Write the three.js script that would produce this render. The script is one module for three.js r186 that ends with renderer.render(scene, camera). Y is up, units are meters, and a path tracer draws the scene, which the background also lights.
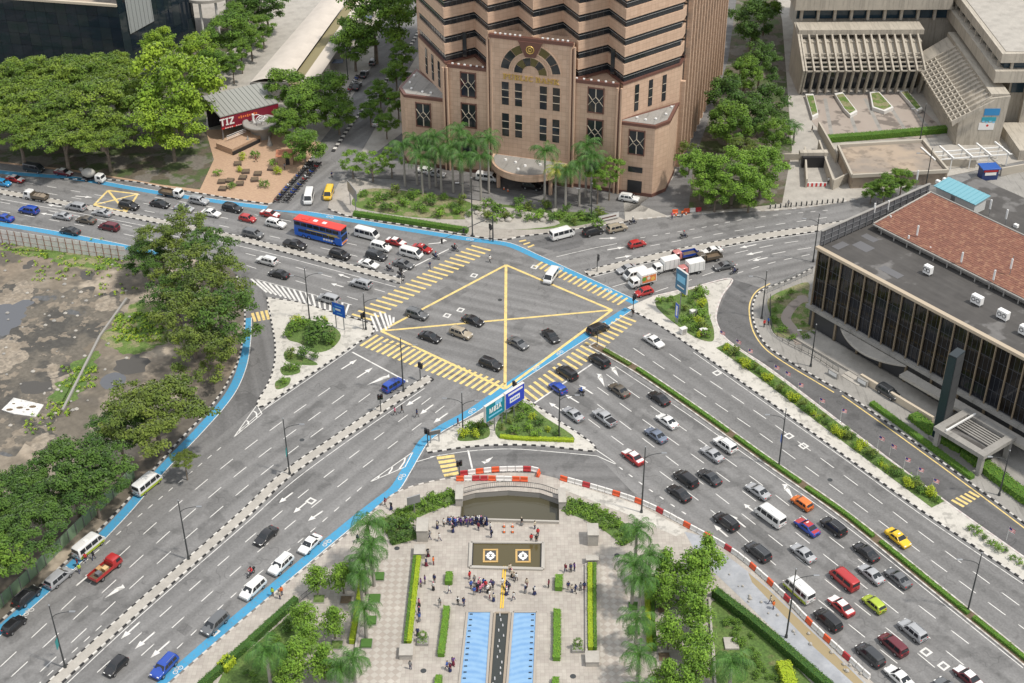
import * as THREE from 'three';
import { mergeGeometries, mergeVertices, toCreasedNormals } from 'three/addons/utils/BufferGeometryUtils.js';
import { RoundedBoxGeometry } from 'three/addons/geometries/RoundedBoxGeometry.js';
import { MarchingCubes } from 'three/addons/objects/MarchingCubes.js';
import { FontLoader } from 'three/addons/loaders/FontLoader.js';
import { TextGeometry } from 'three/addons/geometries/TextGeometry.js';

// ---------------------------------------------------------------- camera, sky, sun, exposure
const scene = new THREE.Scene();
const W = 1024, H = 683, F = 1391, EYE = 145, PITCH = THREE.MathUtils.degToRad(34), ROLL = THREE.MathUtils.degToRad(0.36);
const camera = new THREE.PerspectiveCamera(2 * THREE.MathUtils.radToDeg(Math.atan(H / 2 / F)), W / H, 1, 4000);
camera.position.set(0, EYE, 0);
const fwd = new THREE.Vector3(0, -Math.sin(PITCH), -Math.cos(PITCH));
const up0 = new THREE.Vector3(0, Math.cos(PITCH), -Math.sin(PITCH)), rt0 = new THREE.Vector3(1, 0, 0);
const camUp = up0.clone().multiplyScalar(Math.cos(ROLL)).addScaledVector(rt0, Math.sin(ROLL));
const camRt = rt0.clone().multiplyScalar(Math.cos(ROLL)).addScaledVector(up0, -Math.sin(ROLL));
camera.up.copy(camUp);
camera.lookAt(camera.position.clone().add(fwd));

const renderer = new THREE.WebGLRenderer({ antialias: true });
renderer.setSize(W, H);
renderer.toneMapping = THREE.LinearToneMapping;
renderer.toneMappingExposure = 1.55;
renderer.shadowMap.enabled = true;

const SUN = new THREE.Vector3(0.44, 0.86, 0.2).normalize();
{ // bright tropical sky with thin high cloud; a plain gradient with soft cloud noise
  const w = 128, h = 64, d = new Float32Array(w * h * 4);
  for (let j = 0; j < h; j++) for (let i = 0; i < w; i++) {
    const el = ((j + 0.5) / h - 0.5) * Math.PI, az = (i / w) * Math.PI * 2, k = (j * w + i) * 4;
    const t = Math.max(0, Math.sin(el));
    const cl = 0.5 + 0.25 * Math.sin(az * 3 + t * 5) * Math.cos(t * 9 + az) + 0.15 * Math.sin(az * 7 - t * 11);
    const b = el > 0 ? 0.54 + 0.11 * cl : 0.28;
    d[k] = b * (0.93 + 0.05 * (1 - t)); d[k + 1] = b * (0.98 + 0.02 * (1 - t)); d[k + 2] = b * 1.06; d[k + 3] = 1;
  }
  const sky = new THREE.DataTexture(d, w, h, THREE.RGBAFormat, THREE.FloatType);
  sky.mapping = THREE.EquirectangularReflectionMapping; sky.magFilter = sky.minFilter = THREE.LinearFilter; sky.needsUpdate = true;
  scene.background = sky; scene.environment = sky;
}
const sun = new THREE.DirectionalLight(new THREE.Color(1, 0.93, 0.84), 2.3);
sun.position.copy(SUN).multiplyScalar(400).add(new THREE.Vector3(0, 0, -220));
sun.target.position.set(0, 0, -220); scene.add(sun, sun.target);
sun.castShadow = true; sun.shadow.radius = 6; sun.shadow.mapSize.set(4096, 4096);
Object.assign(sun.shadow.camera, { left: -230, right: 230, top: 230, bottom: -230, near: 10, far: 900 });

// ---------------------------------------------------------------- helpers
let seedState = 12345;
const rnd = () => { seedState = (seedState * 1664525 + 1013904223) >>> 0; return seedState / 4294967296; };
const reseed = s => { seedState = s >>> 0; };
const rr = (a, b) => a + (b - a) * rnd();
const pick = a => a[Math.floor(rnd() * a.length) % a.length];
// surveyed picture point -> point on the level plane at height h
function at(px, py, h = 0) {
  const d = fwd.clone().multiplyScalar(F).addScaledVector(camRt, px - W / 2).addScaledVector(camUp, H / 2 - py);
  return camera.position.clone().addScaledVector(d, (h - EYE) / d.y);
}
function toPic(v) { const q = v.clone().sub(camera.position), z = q.dot(fwd); return [W / 2 + F * q.dot(camRt) / z, H / 2 - F * q.dot(camUp) / z]; }
const ats = (pts, h = 0) => pts.map(p => at(p[0], p[1], h));
const used = {};
const numbered = n => { used[n] = (used[n] || 0) + 1; return used[n] === 1 ? n : n + '_' + String(used[n] - 1).padStart(3, '0'); };
function shadows(o) { o.traverse(m => { if (m.isMesh) { m.castShadow = true; m.receiveShadow = true; } }); return o; }
const allThings = [];
function tag(o, label, category, group, share) { o.userData.label = label; o.userData.category = category; if (group) o.userData.group = group; allThings.push({ o, share: !!share }); return o; }
function thing(name, label, category, pos = [0, 0, 0], turn = 0, group, share) {
  const o = new THREE.Group(); o.name = numbered(name); scene.add(o);
  if (pos.isVector3) o.position.copy(pos); else o.position.set(...pos);
  o.rotation.y = turn; tag(o, label, category, group, share); o.updateMatrixWorld(true); return o;
}
function part(name, geo, m, parent) {
  if (Array.isArray(geo)) geo = merge(geo);
  const o = new THREE.Mesh(geo, m); o.name = name; o.castShadow = o.receiveShadow = true; parent.add(o); return o;
}
function struct(name, geo, m, label, category) {
  if (Array.isArray(geo)) geo = merge(geo);
  const o = geo ? new THREE.Mesh(geo, m) : new THREE.Group(); o.name = numbered(name); o.castShadow = o.receiveShadow = true; scene.add(o);
  o.userData.kind = 'structure'; if (label) { tag(o, label, category || name.replace(/_/g, ' ')); } return o;
}
function single(name, geo, m, label, category, group, share) { const o = part(numbered(name), geo, m, scene); return tag(o, label, category, group, share); }
function copy(root, pos, turn, label, group, share) {
  const r = root.clone(); r.name = numbered(root.name.replace(/_\d{3}$/, '')); r.userData = { ...root.userData }; scene.add(r);
  if (pos) r.position.copy(pos); if (turn !== undefined) r.rotation.y = turn;
  tag(r, label || root.userData.label, root.userData.category, group || root.userData.group, share); return r;
}
function merge(list) {
  const want = ['position', 'normal', 'uv']; const hasC = list.some(g => g.attributes.color);
  return mergeGeometries(list.map(g => {
    g = g.index ? g.toNonIndexed() : g.clone();
    for (const k of Object.keys(g.attributes)) if (!want.includes(k) && !(hasC && k === 'color')) g.deleteAttribute(k);
    if (!g.attributes.uv) g.setAttribute('uv', new THREE.BufferAttribute(new Float32Array(g.attributes.position.count * 2), 2));
    if (hasC && !g.attributes.color) g.setAttribute('color', new THREE.BufferAttribute(new Float32Array(g.attributes.position.count * 3).fill(1), 3));
    return g;
  }));
}
function paintGeo(g, c) { const n = g.attributes.position.count, a = new Float32Array(n * 3); for (let i = 0; i < n; i++) { a[i * 3] = c[0]; a[i * 3 + 1] = c[1]; a[i * 3 + 2] = c[2]; } g.setAttribute('color', new THREE.BufferAttribute(a, 3)); return g; }
const M4 = new THREE.Matrix4();
// box by size and centre, optionally turned
function box(w, h, d, x = 0, y = 0, z = 0, ry = 0, rx = 0, rz = 0) {
  const g = new THREE.BoxGeometry(w, h, d);
  const p = g.attributes.position, n = g.attributes.normal, u = g.attributes.uv;       // uv in metres
  for (let i = 0; i < p.count; i++) {
    if (Math.abs(n.getX(i)) > .5) u.setXY(i, p.getZ(i), p.getY(i)); else if (Math.abs(n.getY(i)) > .5) u.setXY(i, p.getX(i), p.getZ(i)); else u.setXY(i, p.getX(i), p.getY(i));
  }
  if (rx) g.rotateX(rx); if (rz) g.rotateZ(rz); if (ry) g.rotateY(ry);
  return g.translate(x, y, z);
}
const box2 = (x0, x1, y0, y1, z0, z1) => box(x1 - x0, y1 - y0, z1 - z0, (x0 + x1) / 2, (y0 + y1) / 2, (z0 + z1) / 2);
function rbox(w, h, d, r, x = 0, y = 0, z = 0) { return new RoundedBoxGeometry(w, h, d, 2, r).translate(x, y, z); }
function cyl(r0, r1, h, x = 0, y = 0, z = 0, n = 10) { return new THREE.CylinderGeometry(r1, r0, h, n).translate(x, y + h / 2, z); }
function bar(a, b, w, d = w) { // square bar between two points
  const A = a.isVector3 ? a : new THREE.Vector3(...a), B = b.isVector3 ? b : new THREE.Vector3(...b), L = A.distanceTo(B);
  const g = new THREE.BoxGeometry(w, d, L); g.lookAt(B.clone().sub(A)); return g.translate((A.x + B.x) / 2, (A.y + B.y) / 2, (A.z + B.z) / 2);
}
function rod(a, b, r0, r1 = r0, n = 7) {
  const A = a.isVector3 ? a : new THREE.Vector3(...a), B = b.isVector3 ? b : new THREE.Vector3(...b), L = A.distanceTo(B);
  const g = new THREE.CylinderGeometry(r1, r0, L, n); g.rotateX(Math.PI / 2); g.lookAt(B.clone().sub(A)); return g.translate((A.x + B.x) / 2, (A.y + B.y) / 2, (A.z + B.z) / 2);
}
// level slab from ground points (Vector3 list), top at y1, bottom at y0 (flat sheet if no y0); uv in metres turned by ang
function slab(pts, y1, y0, ang = 0, holes) {
  const mk = (P, S) => { P.forEach((p, i) => i ? S.lineTo(p.x, -p.z) : S.moveTo(p.x, -p.z)); return S; };
  const s = mk(pts, new THREE.Shape()); (holes || []).forEach(hh => s.holes.push(mk(hh, new THREE.Path())));
  let g;
  if (y0 === undefined) { g = new THREE.ShapeGeometry(s); g.rotateX(-Math.PI / 2); g.translate(0, y1, 0); }
  else { g = new THREE.ExtrudeGeometry(s, { depth: y1 - y0, bevelEnabled: false }); g.rotateX(-Math.PI / 2); g.translate(0, y0, 0); }
  const p = g.attributes.position, n = g.attributes.normal, u = g.attributes.uv, c = Math.cos(ang), q = Math.sin(ang);
  for (let i = 0; i < p.count; i++) {
    if (Math.abs(n.getY(i)) > .5) u.setXY(i, p.getX(i) * c + p.getZ(i) * q, -p.getX(i) * q + p.getZ(i) * c);
    else u.setXY(i, (p.getX(i) * -n.getZ(i) + p.getZ(i) * n.getX(i)), p.getY(i));
  }
  return g;
}
function smooth(pts, n = 6, closed = false) { const c = new THREE.CatmullRomCurve3(pts, closed, 'centripetal'); return c.getPoints(pts.length * n).slice(0, closed ? -1 : undefined); }
function lengthAt(path) { const L = [0]; for (let i = 1; i < path.length; i++) L.push(L[i - 1] + path[i].distanceTo(path[i - 1])); return L; }
function along(path, s, L = lengthAt(path)) {
  let i = 1; while (i < path.length - 1 && L[i] < s) i++;
  const t = (s - L[i - 1]) / Math.max(1e-6, L[i] - L[i - 1]); const d = path[i].clone().sub(path[i - 1]).normalize();
  return { p: path[i - 1].clone().lerp(path[i], t), d };
}
// flat ribbon along a path
function ribbon(path, w, y, off = 0) {
  const pos = [], uv = [], idx = []; let s = 0;
  path.forEach((p, i) => {
    const a = path[Math.max(0, i - 1)], b = path[Math.min(path.length - 1, i + 1)], d = b.clone().sub(a); d.y = 0; d.normalize();
    const n = new THREE.Vector3(d.z, 0, -d.x); if (i) s += p.distanceTo(path[i - 1]);
    for (const k of [-1, 1]) { const o = off + k * w / 2; pos.push(p.x + n.x * o, y, p.z + n.z * o); uv.push(s, o); }
    if (i) { const j = i * 2; idx.push(j - 2, j, j - 1, j, j + 1, j - 1); }
  });
  const g = new THREE.BufferGeometry(); g.setAttribute('position', new THREE.Float32BufferAttribute(pos, 3)); g.setAttribute('uv', new THREE.Float32BufferAttribute(uv, 2)); g.setIndex(idx); g.computeVertexNormals();
  const n = g.attributes.normal; if (n.getY(0) < 0) { g.index.array.reverse(); g.computeVertexNormals(); } return g;
}
// ---------------------------------------------------------------- procedural textures
function hash(x, y, s) { let h = (x * 374761393 + y * 668265263 + s * 2147483647) | 0; h = Math.imul(h ^ (h >>> 13), 1274126177); h ^= h >>> 16; return (h >>> 0) / 4294967296; }
function pn(x, y, P, Q, s) { const xi = Math.floor(x), yi = Math.floor(y), fx = x - xi, fy = y - yi, u = fx * fx * (3 - 2 * fx), v = fy * fy * (3 - 2 * fy); const w = (a, m) => ((a % m) + m) % m; const a = hash(w(xi, P), w(yi, Q), s), b = hash(w(xi + 1, P), w(yi, Q), s), c = hash(w(xi, P), w(yi + 1, Q), s), d = hash(w(xi + 1, P), w(yi + 1, Q), s); return a + (b - a) * u + (c - a) * v + (a - b - c + d) * u * v; }
function fbm(u, v, f, o, s, fy = f) { let t = 0, a = .5, n = 0; for (let i = 0; i < o; i++) { t += a * pn(u * f, v * fy, f, fy, s + i * 17); n += a; a *= .55; f *= 2; fy *= 2; } return t / n; }
const lin2s = c => Math.round(255 * Math.min(1, Math.max(0, c <= .0031308 ? c * 12.92 : 1.055 * Math.pow(c, 1 / 2.4) - .055)));
function tex(n, fn, metres, metresV = metres) { // fn(u,v) -> linear rgb
  const d = new Uint8Array(n * n * 4);
  for (let j = 0; j < n; j++) for (let i = 0; i < n; i++) { const c = fn(i / n, j / n), k = (j * n + i) * 4; d[k] = lin2s(c[0]); d[k + 1] = lin2s(c[1]); d[k + 2] = lin2s(c[2]); d[k + 3] = 255; }
  const t = new THREE.DataTexture(d, n, n, THREE.RGBAFormat); t.colorSpace = THREE.SRGBColorSpace; t.wrapS = t.wrapT = THREE.RepeatWrapping; t.magFilter = THREE.LinearFilter; t.minFilter = THREE.LinearMipmapLinearFilter; t.generateMipmaps = true;
  t.repeat.set(1 / metres, 1 / metresV); t.needsUpdate = true; return t;
}
const mixc = (a, b, t) => [a[0] + (b[0] - a[0]) * t, a[1] + (b[1] - a[1]) * t, a[2] + (b[2] - a[2]) * t];
const sst = (a, b, x) => { const t = Math.min(1, Math.max(0, (x - a) / (b - a))); return t * t * (3 - 2 * t); };
const mul = (c, k) => [c[0] * k, c[1] * k, c[2] * k];
const col = c => Array.isArray(c) ? new THREE.Color().setRGB(...c) : new THREE.Color(c);
function mat(c, rough = .8, o = {}) { return new THREE.MeshStandardMaterial({ color: col(c), roughness: rough, side: THREE.DoubleSide, ...o }); }
function tmat(t, rough = .85, o = {}) { return new THREE.MeshStandardMaterial({ map: t, roughness: rough, side: THREE.DoubleSide, ...o }); }

const asphaltTex = (base, seed) => tex(1024, (u, v) => {
  const lane = fbm(u, v, 2, 4, seed, 40), tr = fbm(u, v, 1, 3, seed + 2, 14), patch = fbm(u, v, 3, 4, seed + 5), grain = fbm(u, v, 200, 2, seed + 9), st = fbm(u, v, 12, 4, seed + 3);
  let k = 1 + .42 * (lane - .45) + .34 * (tr - .45) + .22 * (patch - .45) + .34 * (grain - .45); k *= 1 - .22 * sst(.62, .72, st);
  k *= 1 - .085 * Math.cos(6.2832 * 15 * v) * (.3 + 1.2 * tr) - .05 * Math.cos(6.2832 * 30 * v + 1) * lane; const crack = Math.abs(fbm(u, v, 6, 4, seed + 31) - .45); if (crack < .004) k *= .78;
  const cell = hash(Math.floor(u * 5), Math.floor(v * 9), seed + 41); if (cell > .88) k *= .86 + .1 * hash(Math.floor(u * 5), Math.floor(v * 9), seed + 43);
  return mul(base, k);
}, 46);
const T = {};
T.asph = asphaltTex([.168, .166, .163], 1); T.asphDark = asphaltTex([.108, .107, .107], 2); T.asphMid = asphaltTex([.138, .136, .134], 7);
T.conc = tex(512, (u, v) => { const a = fbm(u, v, 6, 5, 4), g = fbm(u, v, 90, 2, 8), s = fbm(u, v, 14, 4, 12); const j = (u * 8 % 1 < .012 || v * 8 % 1 < .012) ? .8 : 1; return mul([.34, .315, .28], j * (1 + .4 * (a - .5) + .22 * (g - .5)) * (1 - .22 * sst(.62, .76, s))); }, 12);
T.concPlain = tex(256, (u, v) => { const a = fbm(u, v, 5, 5, 14), g = fbm(u, v, 60, 2, 18); return mul([.35, .33, .295], 1 + .5 * (a - .5) + .2 * (g - .5)); }, 9);
T.concGrey = tex(256, (u, v) => { const a = fbm(u, v, 5, 5, 24, 5), g = fbm(u, v, 60, 2, 28), s = fbm(u, v, 30, 3, 6, 2); return mul([.27, .26, .24], (1 + .35 * (a - .5) + .2 * (g - .5)) * (1 - .25 * sst(.55, .8, s))); }, 9);
// pale granite plaza setts: tone changes from stone to stone
T.plaza = tex(512, (u, v) => {
  const N = 16, x = u * N, y = v * N, i = Math.floor(x), j = Math.floor(y), fx = x - i, fy = y - j;
  const t = hash(i, j, 3); const jn = (fx < .05 || fy < .05) ? .78 : 1; const st = fbm(u, v, 5, 5, 44);
  return mul(mixc([.40, .37, .325], [.345, .31, .275], t), jn * (1 + .35 * (st - .5) + .12 * (fbm(u, v, 90, 2, 2) - .5)));
}, 9.6);
T.diamond = tex(512, (u, v) => {
  const N = 12, a = (u + v) * N, b = (u - v) * N, i = Math.floor(a), j = Math.floor(b); const t = (i + j) & 1;
  const fx = a - i, fy = b - j, jn = (fx < .05 || fy < .05) ? .85 : 1; const h = hash(((i % 24) + 24) % 24, ((j % 24) + 24) % 24, 6);
  return mul(mixc([.43, .40, .355], [.345, .305, .265], t * .8 + .2 * h), jn * (1 + .35 * (fbm(u, v, 5, 5, 47) - .5)));
}, 14);
T.dirt = tex(512, (u, v) => { const a = fbm(u, v, 4, 6, 51), b = fbm(u, v, 9, 5, 55), g = fbm(u, v, 70, 3, 58), w = fbm(u, v, 5, 5, 59); let c = mixc([.42, .36, .285], [.22, .18, .135], sst(.34, .56, a)); c = mixc(c, [.10, .09, .075], sst(.44, .58, b) * .85); c = mixc(c, [.15, .13, .10], sst(.46, .58, w) * .6); return mul(c, .9 + .5 * (g - .45)); }, 52);
T.brick = tex(256, (u, v) => { const N = 20, y = v * N, j = Math.floor(y), x = u * 10 + (j & 1) * .5, i = Math.floor(x); const h = hash(i % 10, j, 9); const jn = ((y - j) < .12 || (x - i) < .06) ? 1.3 : 1; return mul(mixc([.42, .29, .19], [.35, .23, .155], h), jn); }, 4);
T.grass = tex(256, (u, v) => { const a = fbm(u, v, 6, 5, 61), g = fbm(u, v, 64, 2, 66); let c = mixc([.055, .12, .022], [.12, .17, .045], a); c = mixc(c, [.2, .16, .09], sst(.62, .8, fbm(u, v, 9, 4, 69)) * .5); return mul(c, 1 + .9 * (g - .5)); }, 14);
T.grassLush = tex(256, (u, v) => { const a = fbm(u, v, 6, 5, 71), g = fbm(u, v, 64, 2, 76), d = fbm(u, v, 7, 4, 79); return mul(mixc(mixc([.075, .135, .026], [.13, .19, .045], a), [.24, .21, .125], sst(.46, .6, d) * .8), 1 + .8 * (g - .5)); }, 12);
const wear = (c, k, seed) => tex(256, (u, v) => { const a = fbm(u, v, 12, 4, seed), g = fbm(u, v, 70, 2, seed + 3); const w = sst(.50, .78, a * .6 + g * .4) * k; return mul(mixc(c, [.16, .155, .15], w), 1 + .12 * (g - .5)); }, 5);
T.white = wear([.64, .63, .60], .75, 81); T.yellow = wear([.70, .53, .20], .75, 84); T.blue = wear([.05, .27, .46], .7, 88);
T.tan = tex(512, (u, v) => { // flamed pinkish granite cladding: 1 m panels, thin joints
  const N = 8, x = u * N, y = v * N, i = Math.floor(x), j = Math.floor(y), h = hash(i, j, 21); const jn = (x - i < .035 || y - j < .05) ? .72 : 1;
  return mul(mixc([.55, .39, .28], [.49, .34, .24], h), jn * (1 + .16 * (fbm(u, v, 100, 2, 23) - .5) + .14 * (fbm(u, v, 4, 4, 27) - .5)));
}, 8);
T.roofDark = tex(512, (u, v) => { const a = fbm(u, v, 5, 5, 91), b = fbm(u, v, 16, 4, 95), s = fbm(u, v, 3, 3, 98, 30); let k = 1 + .5 * (a - .5) + .3 * (b - .5) + .35 * (s - .5); return mul(mixc([.07, .066, .062], [.15, .145, .14], sst(.58, .66, a) * .7), k); }, 24);
T.metalRoof = tex(256, (u, v) => { const r = (u * 16) % 1; const k = (r < .12 ? .86 : 1) * (1 + .3 * (fbm(u, v, 4, 5, 101) - .5)); return mul([.52, .47, .41], k); }, 9);
T.hoard = tex(128, (u, v) => { const r = (u * 12) % 1; return mul([.66, .65, .62], (.93 + .1 * Math.abs(r - .5) * 2) * (1 + .25 * (fbm(u, v, 6, 4, 111) - .5))); }, 2.4);
T.bark = tex(128, (u, v) => { const a = fbm(u, v, 4, 4, 121, 16); return mul([.17, .14, .11], .7 + .7 * a); }, 1.5);
T.soil = tex(128, (u, v) => mul([.13, .095, .06], .6 + .8 * fbm(u, v, 8, 4, 131)), 3);
T.roofRed = tex(256, (u, v) => mul(mixc([.40, .19, .12], [.30, .13, .09], fbm(u, v, 40, 3, 141)), 1 + .3 * (fbm(u, v, 4, 4, 143) - .5)), 10);
const M = {
  asph: tmat(T.asph, .9), asphDark: tmat(T.asphDark, .9), asphMid: tmat(T.asphMid, .9), conc: tmat(T.conc, .9), concPlain: tmat(T.concPlain, .9), concGrey: tmat(T.concGrey, .9),
  plaza: tmat(T.plaza, .8), diamond: tmat(T.diamond, .8), dirt: tmat(T.dirt, .95), brick: tmat(T.brick, .9), grass: tmat(T.grass, .95), lush: tmat(T.grassLush, .95),
  white: tmat(T.white, .75), yellow: tmat(T.yellow, .75), blue: tmat(T.blue, .75), tan: tmat(T.tan, .62), roofDark: tmat(T.roofDark, .9), metalRoof: tmat(T.metalRoof, .6),
  hoard: tmat(T.hoard, .6), bark: tmat(T.bark, .95), soil: tmat(T.soil, 1), kerb: mat([1, 1, 1], .85, { vertexColors: true }),
  bronze: mat([.24, .19, .13], .6), rail: mat([.34, .34, .33], .5), glass: mat([.022, .026, .03], .06, { metalness: 0 }), glassBlue: mat([.03, .055, .075], .05), brown: mat([.13, .06, .045], .5), cream: mat([.52, .45, .35], .7), blk: mat([.018, .018, .02], .55),
  steel: mat([.30, .31, .32], .45, { metalness: .6 }), pole: mat([.055, .06, .062], .5, { metalness: .3 }), wht: mat([.72, .72, .70], .6), gold: mat([.62, .44, .14], .35, { metalness: .7 }),
  teal: mat([.02, .24, .24], .5), red: mat([.55, .03, .025], .5), orange: mat([.75, .18, .05], .55), blueSign: mat([.02, .12, .55], .45), rubber: mat([.015, .015, .016], .85), rim: mat([.42, .43, .44], .35, { metalness: .7 }),
  concInst: null, forecourt: null, roofStain: null, wht2: mat([.62, .61, .58], .7), skyb: mat([.2, .5, .7], .5), moss: mat([.22, .19, .10], .9), blueAwn: mat([.08, .10, .14], .7), lampR: mat([.4, .02, .02], .25), lampW: mat([.75, .75, .72], .15), plate: mat([.02, .02, .02], .5), leaf: null,
};

T.inst = tex(256, (u, v) => { const a = fbm(u, v, 5, 5, 201), g = fbm(u, v, 60, 2, 204), s = fbm(u, v, 40, 3, 207, 3); return mul([.405, .37, .31], (1 + .3 * (a - .45) + .16 * (g - .5)) * (1 - .22 * sst(.5, .75, s))); }, 10);
T.fore = tex(256, (u, v) => { const a = fbm(u, v, 5, 5, 211), s = fbm(u, v, 9, 4, 214); return mul(mixc([.29, .245, .21], [.35, .305, .265], a), 1 - .5 * sst(.55, .7, s)); }, 26);
T.stain = tex(256, (u, v) => { const a = fbm(u, v, 4, 6, 221), s = fbm(u, v, 12, 4, 224); return mul(mixc([.36, .29, .22], [.25, .215, .18], sst(.3, .65, a)), 1 - .3 * sst(.55, .75, s)); }, 22);
M.concInst = tmat(T.inst, .9); M.forecourt = tmat(T.fore, .9); M.roofStain = tmat(T.stain, .9);

T.isl = tex(256, (u, v) => { const a = fbm(u, v, 5, 5, 231), g = fbm(u, v, 60, 2, 234), s = fbm(u, v, 10, 4, 237), j = (u * 6 % 1 < .014 || v * 6 % 1 < .014) ? .84 : 1; return mul([.475, .455, .41], j * (1 + .3 * (a - .45) + .15 * (g - .5)) * (1 - .28 * sst(.55, .72, s))); }, 9);
M.isl = tmat(T.isl, .9);
T.lotWet = tex(1024, (u, v) => {
  const a = fbm(u, v, 5, 6, 241), b = fbm(u, v, 9, 6, 245), g = fbm(u, v, 90, 3, 248), w = fbm(u, v, 4, 5, 251);
  let c = mixc([.085, .08, .07], [.17, .15, .12], sst(.35, .6, b)); c = mixc(c, [.40, .34, .265], sst(.63, .65, a) * (.75 + .5 * (g - .45))); c = mixc(c, [.13, .135, .14], sst(.52, .55, w) * .9 * (1 - sst(.63, .65, a))); c = mixc(c, [.30, .25, .19], sst(.60, .62, fbm(u, v, 26, 4, 255)) * .8);
  return mul(c, .72 * (1 + .7 * (g - .45)));
}, 44);
M.lotWet = tmat(T.lotWet, .8);

T.verge = tex(256, (u, v) => { const a = fbm(u, v, 6, 5, 261), g = fbm(u, v, 50, 3, 264), b = fbm(u, v, 5, 5, 267); let c = mixc([.10, .085, .06], [.06, .085, .028], sst(.38, .55, a)); c = mixc(c, [.16, .145, .125], sst(.5, .62, b) * .8); return mul(c, 1 + .6 * (g - .45)); }, 18);
M.verge = tmat(T.verge, .95);
// ---------------------------------------------------------------- the ground, roads, islands
const pondPx = [[462, 497], [475, 493.5], [508, 491], [540, 493.5], [559, 500], [559, 521], [460, 518]];
const pondHole = ats(pondPx);
{
  const g = slab([[-900, 300], [900, 300], [900, -1600], [-900, -1600]].map(p => new THREE.Vector3(p[0], 0, p[1])), -.03, undefined, 0, [pondHole]);
  struct('ground', g, M.concPlain);
}
const dirA = at(430, 378).sub(at(54, 683)).normalize(), dirB = at(843, 513).sub(at(637, 369)).normalize(), dirC = at(401, 282).sub(at(125, 215)).normalize(), dirD = at(767, 236).sub(at(590, 273)).normalize();
const angOf = d => Math.atan2(d.z, d.x);
function road(px, y, m, ang, sm) { let p = ats(px); if (sm) p = smooth(p, sm, true); return struct('road', slab(p, y, undefined, ang), m); }
struct('road', slab(ats([[-160, 150], [300, 140], [640, 205], [900, 150], [1200, 110], [1200, 830], [-160, 830]]), 0, undefined, .4, [pondHole]), M.asph);
road([[-160, 770], [-160, 640], [0, 600], [160, 450], [240, 395], [262, 410], [363, 342], [497, 393], [430, 450], [390, 495], [250, 610], [140, 700], [60, 790]], .004, M.asph, angOf(dirA));
road([[520, 402], [612, 337], [690, 342], [1100, 640], [1100, 830], [900, 700], [690, 530], [600, 470]], .006, M.asph, angOf(dirB));
road([[-160, 150], [260, 200], [490, 244], [362, 318], [240, 275], [-160, 235]], .005, M.asph, angOf(dirC));
road([[536, 258], [625, 222], [860, 195], [860, 232], [765, 292], [730, 280], [630, 303]], .006, M.asph, angOf(dirD));
road([[560, 252], [518, 243], [548, 238], [585, 231], [580, 247]], .010, M.asphDark, angOf(dirD));
road([[732, 279], [768, 290], [752, 305], [756, 328], [768, 347], [845, 392], [985, 492], [1100, 575], [1100, 615], [943, 500], [768, 368], [722, 335], [716, 318]], .008, M.asphDark, angOf(dirB));
road([[426, 452], [511, 445], [594, 452], [640, 500], [540, 474], [436, 481], [400, 492]], .008, M.asphMid, 0);
road([[232, 262], [258, 285], [270, 300], [276, 342], [273, 374], [257, 405], [215, 440], [195, 425], [236, 372], [244, 330]], .008, M.asphMid, 1.3);
// old repair patches in the asphalt
[[[150, 545], [176, 520], [190, 528], [164, 553]], [[214, 622], [222, 614], [233, 620], [225, 628]], [[158, 650], [166, 643], [176, 650], [168, 657]], [[176, 630], [184, 622], [193, 628], [185, 636]], [[258, 470], [300, 440], [330, 455], [290, 490]], [[640, 380], [668, 398], [655, 405], [628, 388]], [[700, 560], [735, 590], [722, 596], [690, 567]], [[430, 295], [455, 282], [470, 290], [446, 304]]].forEach((q, i) => {
  struct('asphalt_patch', slab(ats(q), .011, undefined, angOf(i < 5 ? dirA : dirB)), i % 2 ? M.asphMid : M.asph);
});

const land = (name, px, m, y = .13, ang = 0, holes) => struct(name, slab(ats(px), y, -.02, ang, holes), m);
const islandAsph = .13;
// vacant lot on the left
land('vacant_lot', [[-170, 215], [0, 241], [125, 259], [150, 258], [222, 261], [236, 275], [243, 295], [245, 320], [242, 345], [238, 362], [230, 378], [222, 392], [205, 414], [182, 438], [157, 466], [118, 511], [62, 566], [0, 622], [-170, 765]], M.dirt);
// left triangular island
land('traffic_island', [[267, 298], [300, 303], [330, 312], [372, 325], [373, 333], [358, 343], [310, 375], [262, 407], [257, 407], [258, 402], [270, 380], [275, 360], [275, 342], [272, 325], [268, 312]], M.isl);
// east island with the strip beside the service road
land('traffic_island', [[627, 308], [652, 297], [692, 288], [732, 279], [722, 296], [717, 310], [716, 320], [720, 331], [728, 341], [768, 368], [850, 430], [943, 500], [1023, 557], [1110, 618], [1110, 645], [1023, 580], [923, 512], [850, 460], [768, 401], [697, 351], [660, 326], [640, 315]], M.isl);
// south island with the billboards
land('traffic_island', [[426, 450], [430, 441], [460, 424], [511, 399], [520, 398], [527, 400], [560, 422], [594, 446], [595, 451], [570, 449], [540, 446], [511, 445], [470, 447], [428, 453]], M.isl);
// pavement and gardens before the bank
land('pavement', [[328, 209], [335, 212], [350, 217], [410, 226], [470, 236], [505, 240], [520, 237], [560, 232], [585, 228], [628, 222], [612, 214], [560, 213], [500, 204], [440, 196], [380, 186], [352, 178], [340, 182], [330, 198]], M.conc);
// pavement north of the left road
land('pavement', [[-170, 138], [0, 163], [75, 172], [130, 181], [160, 187], [208, 195], [256, 202], [271, 204], [283, 192], [306, 165], [322, 143], [262, 130], [200, 130], [100, 120], [-170, 100]], M.brick);
land('tree_verge', [[-170, 20], [-170, 139], [0, 162], [75, 170.5], [130, 179.5], [160, 185], [200, 190], [214, 160], [205, 128], [214, 75], [245, 20], [200, 35], [135, 78], [-60, 60]], M.verge, .134);
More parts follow.
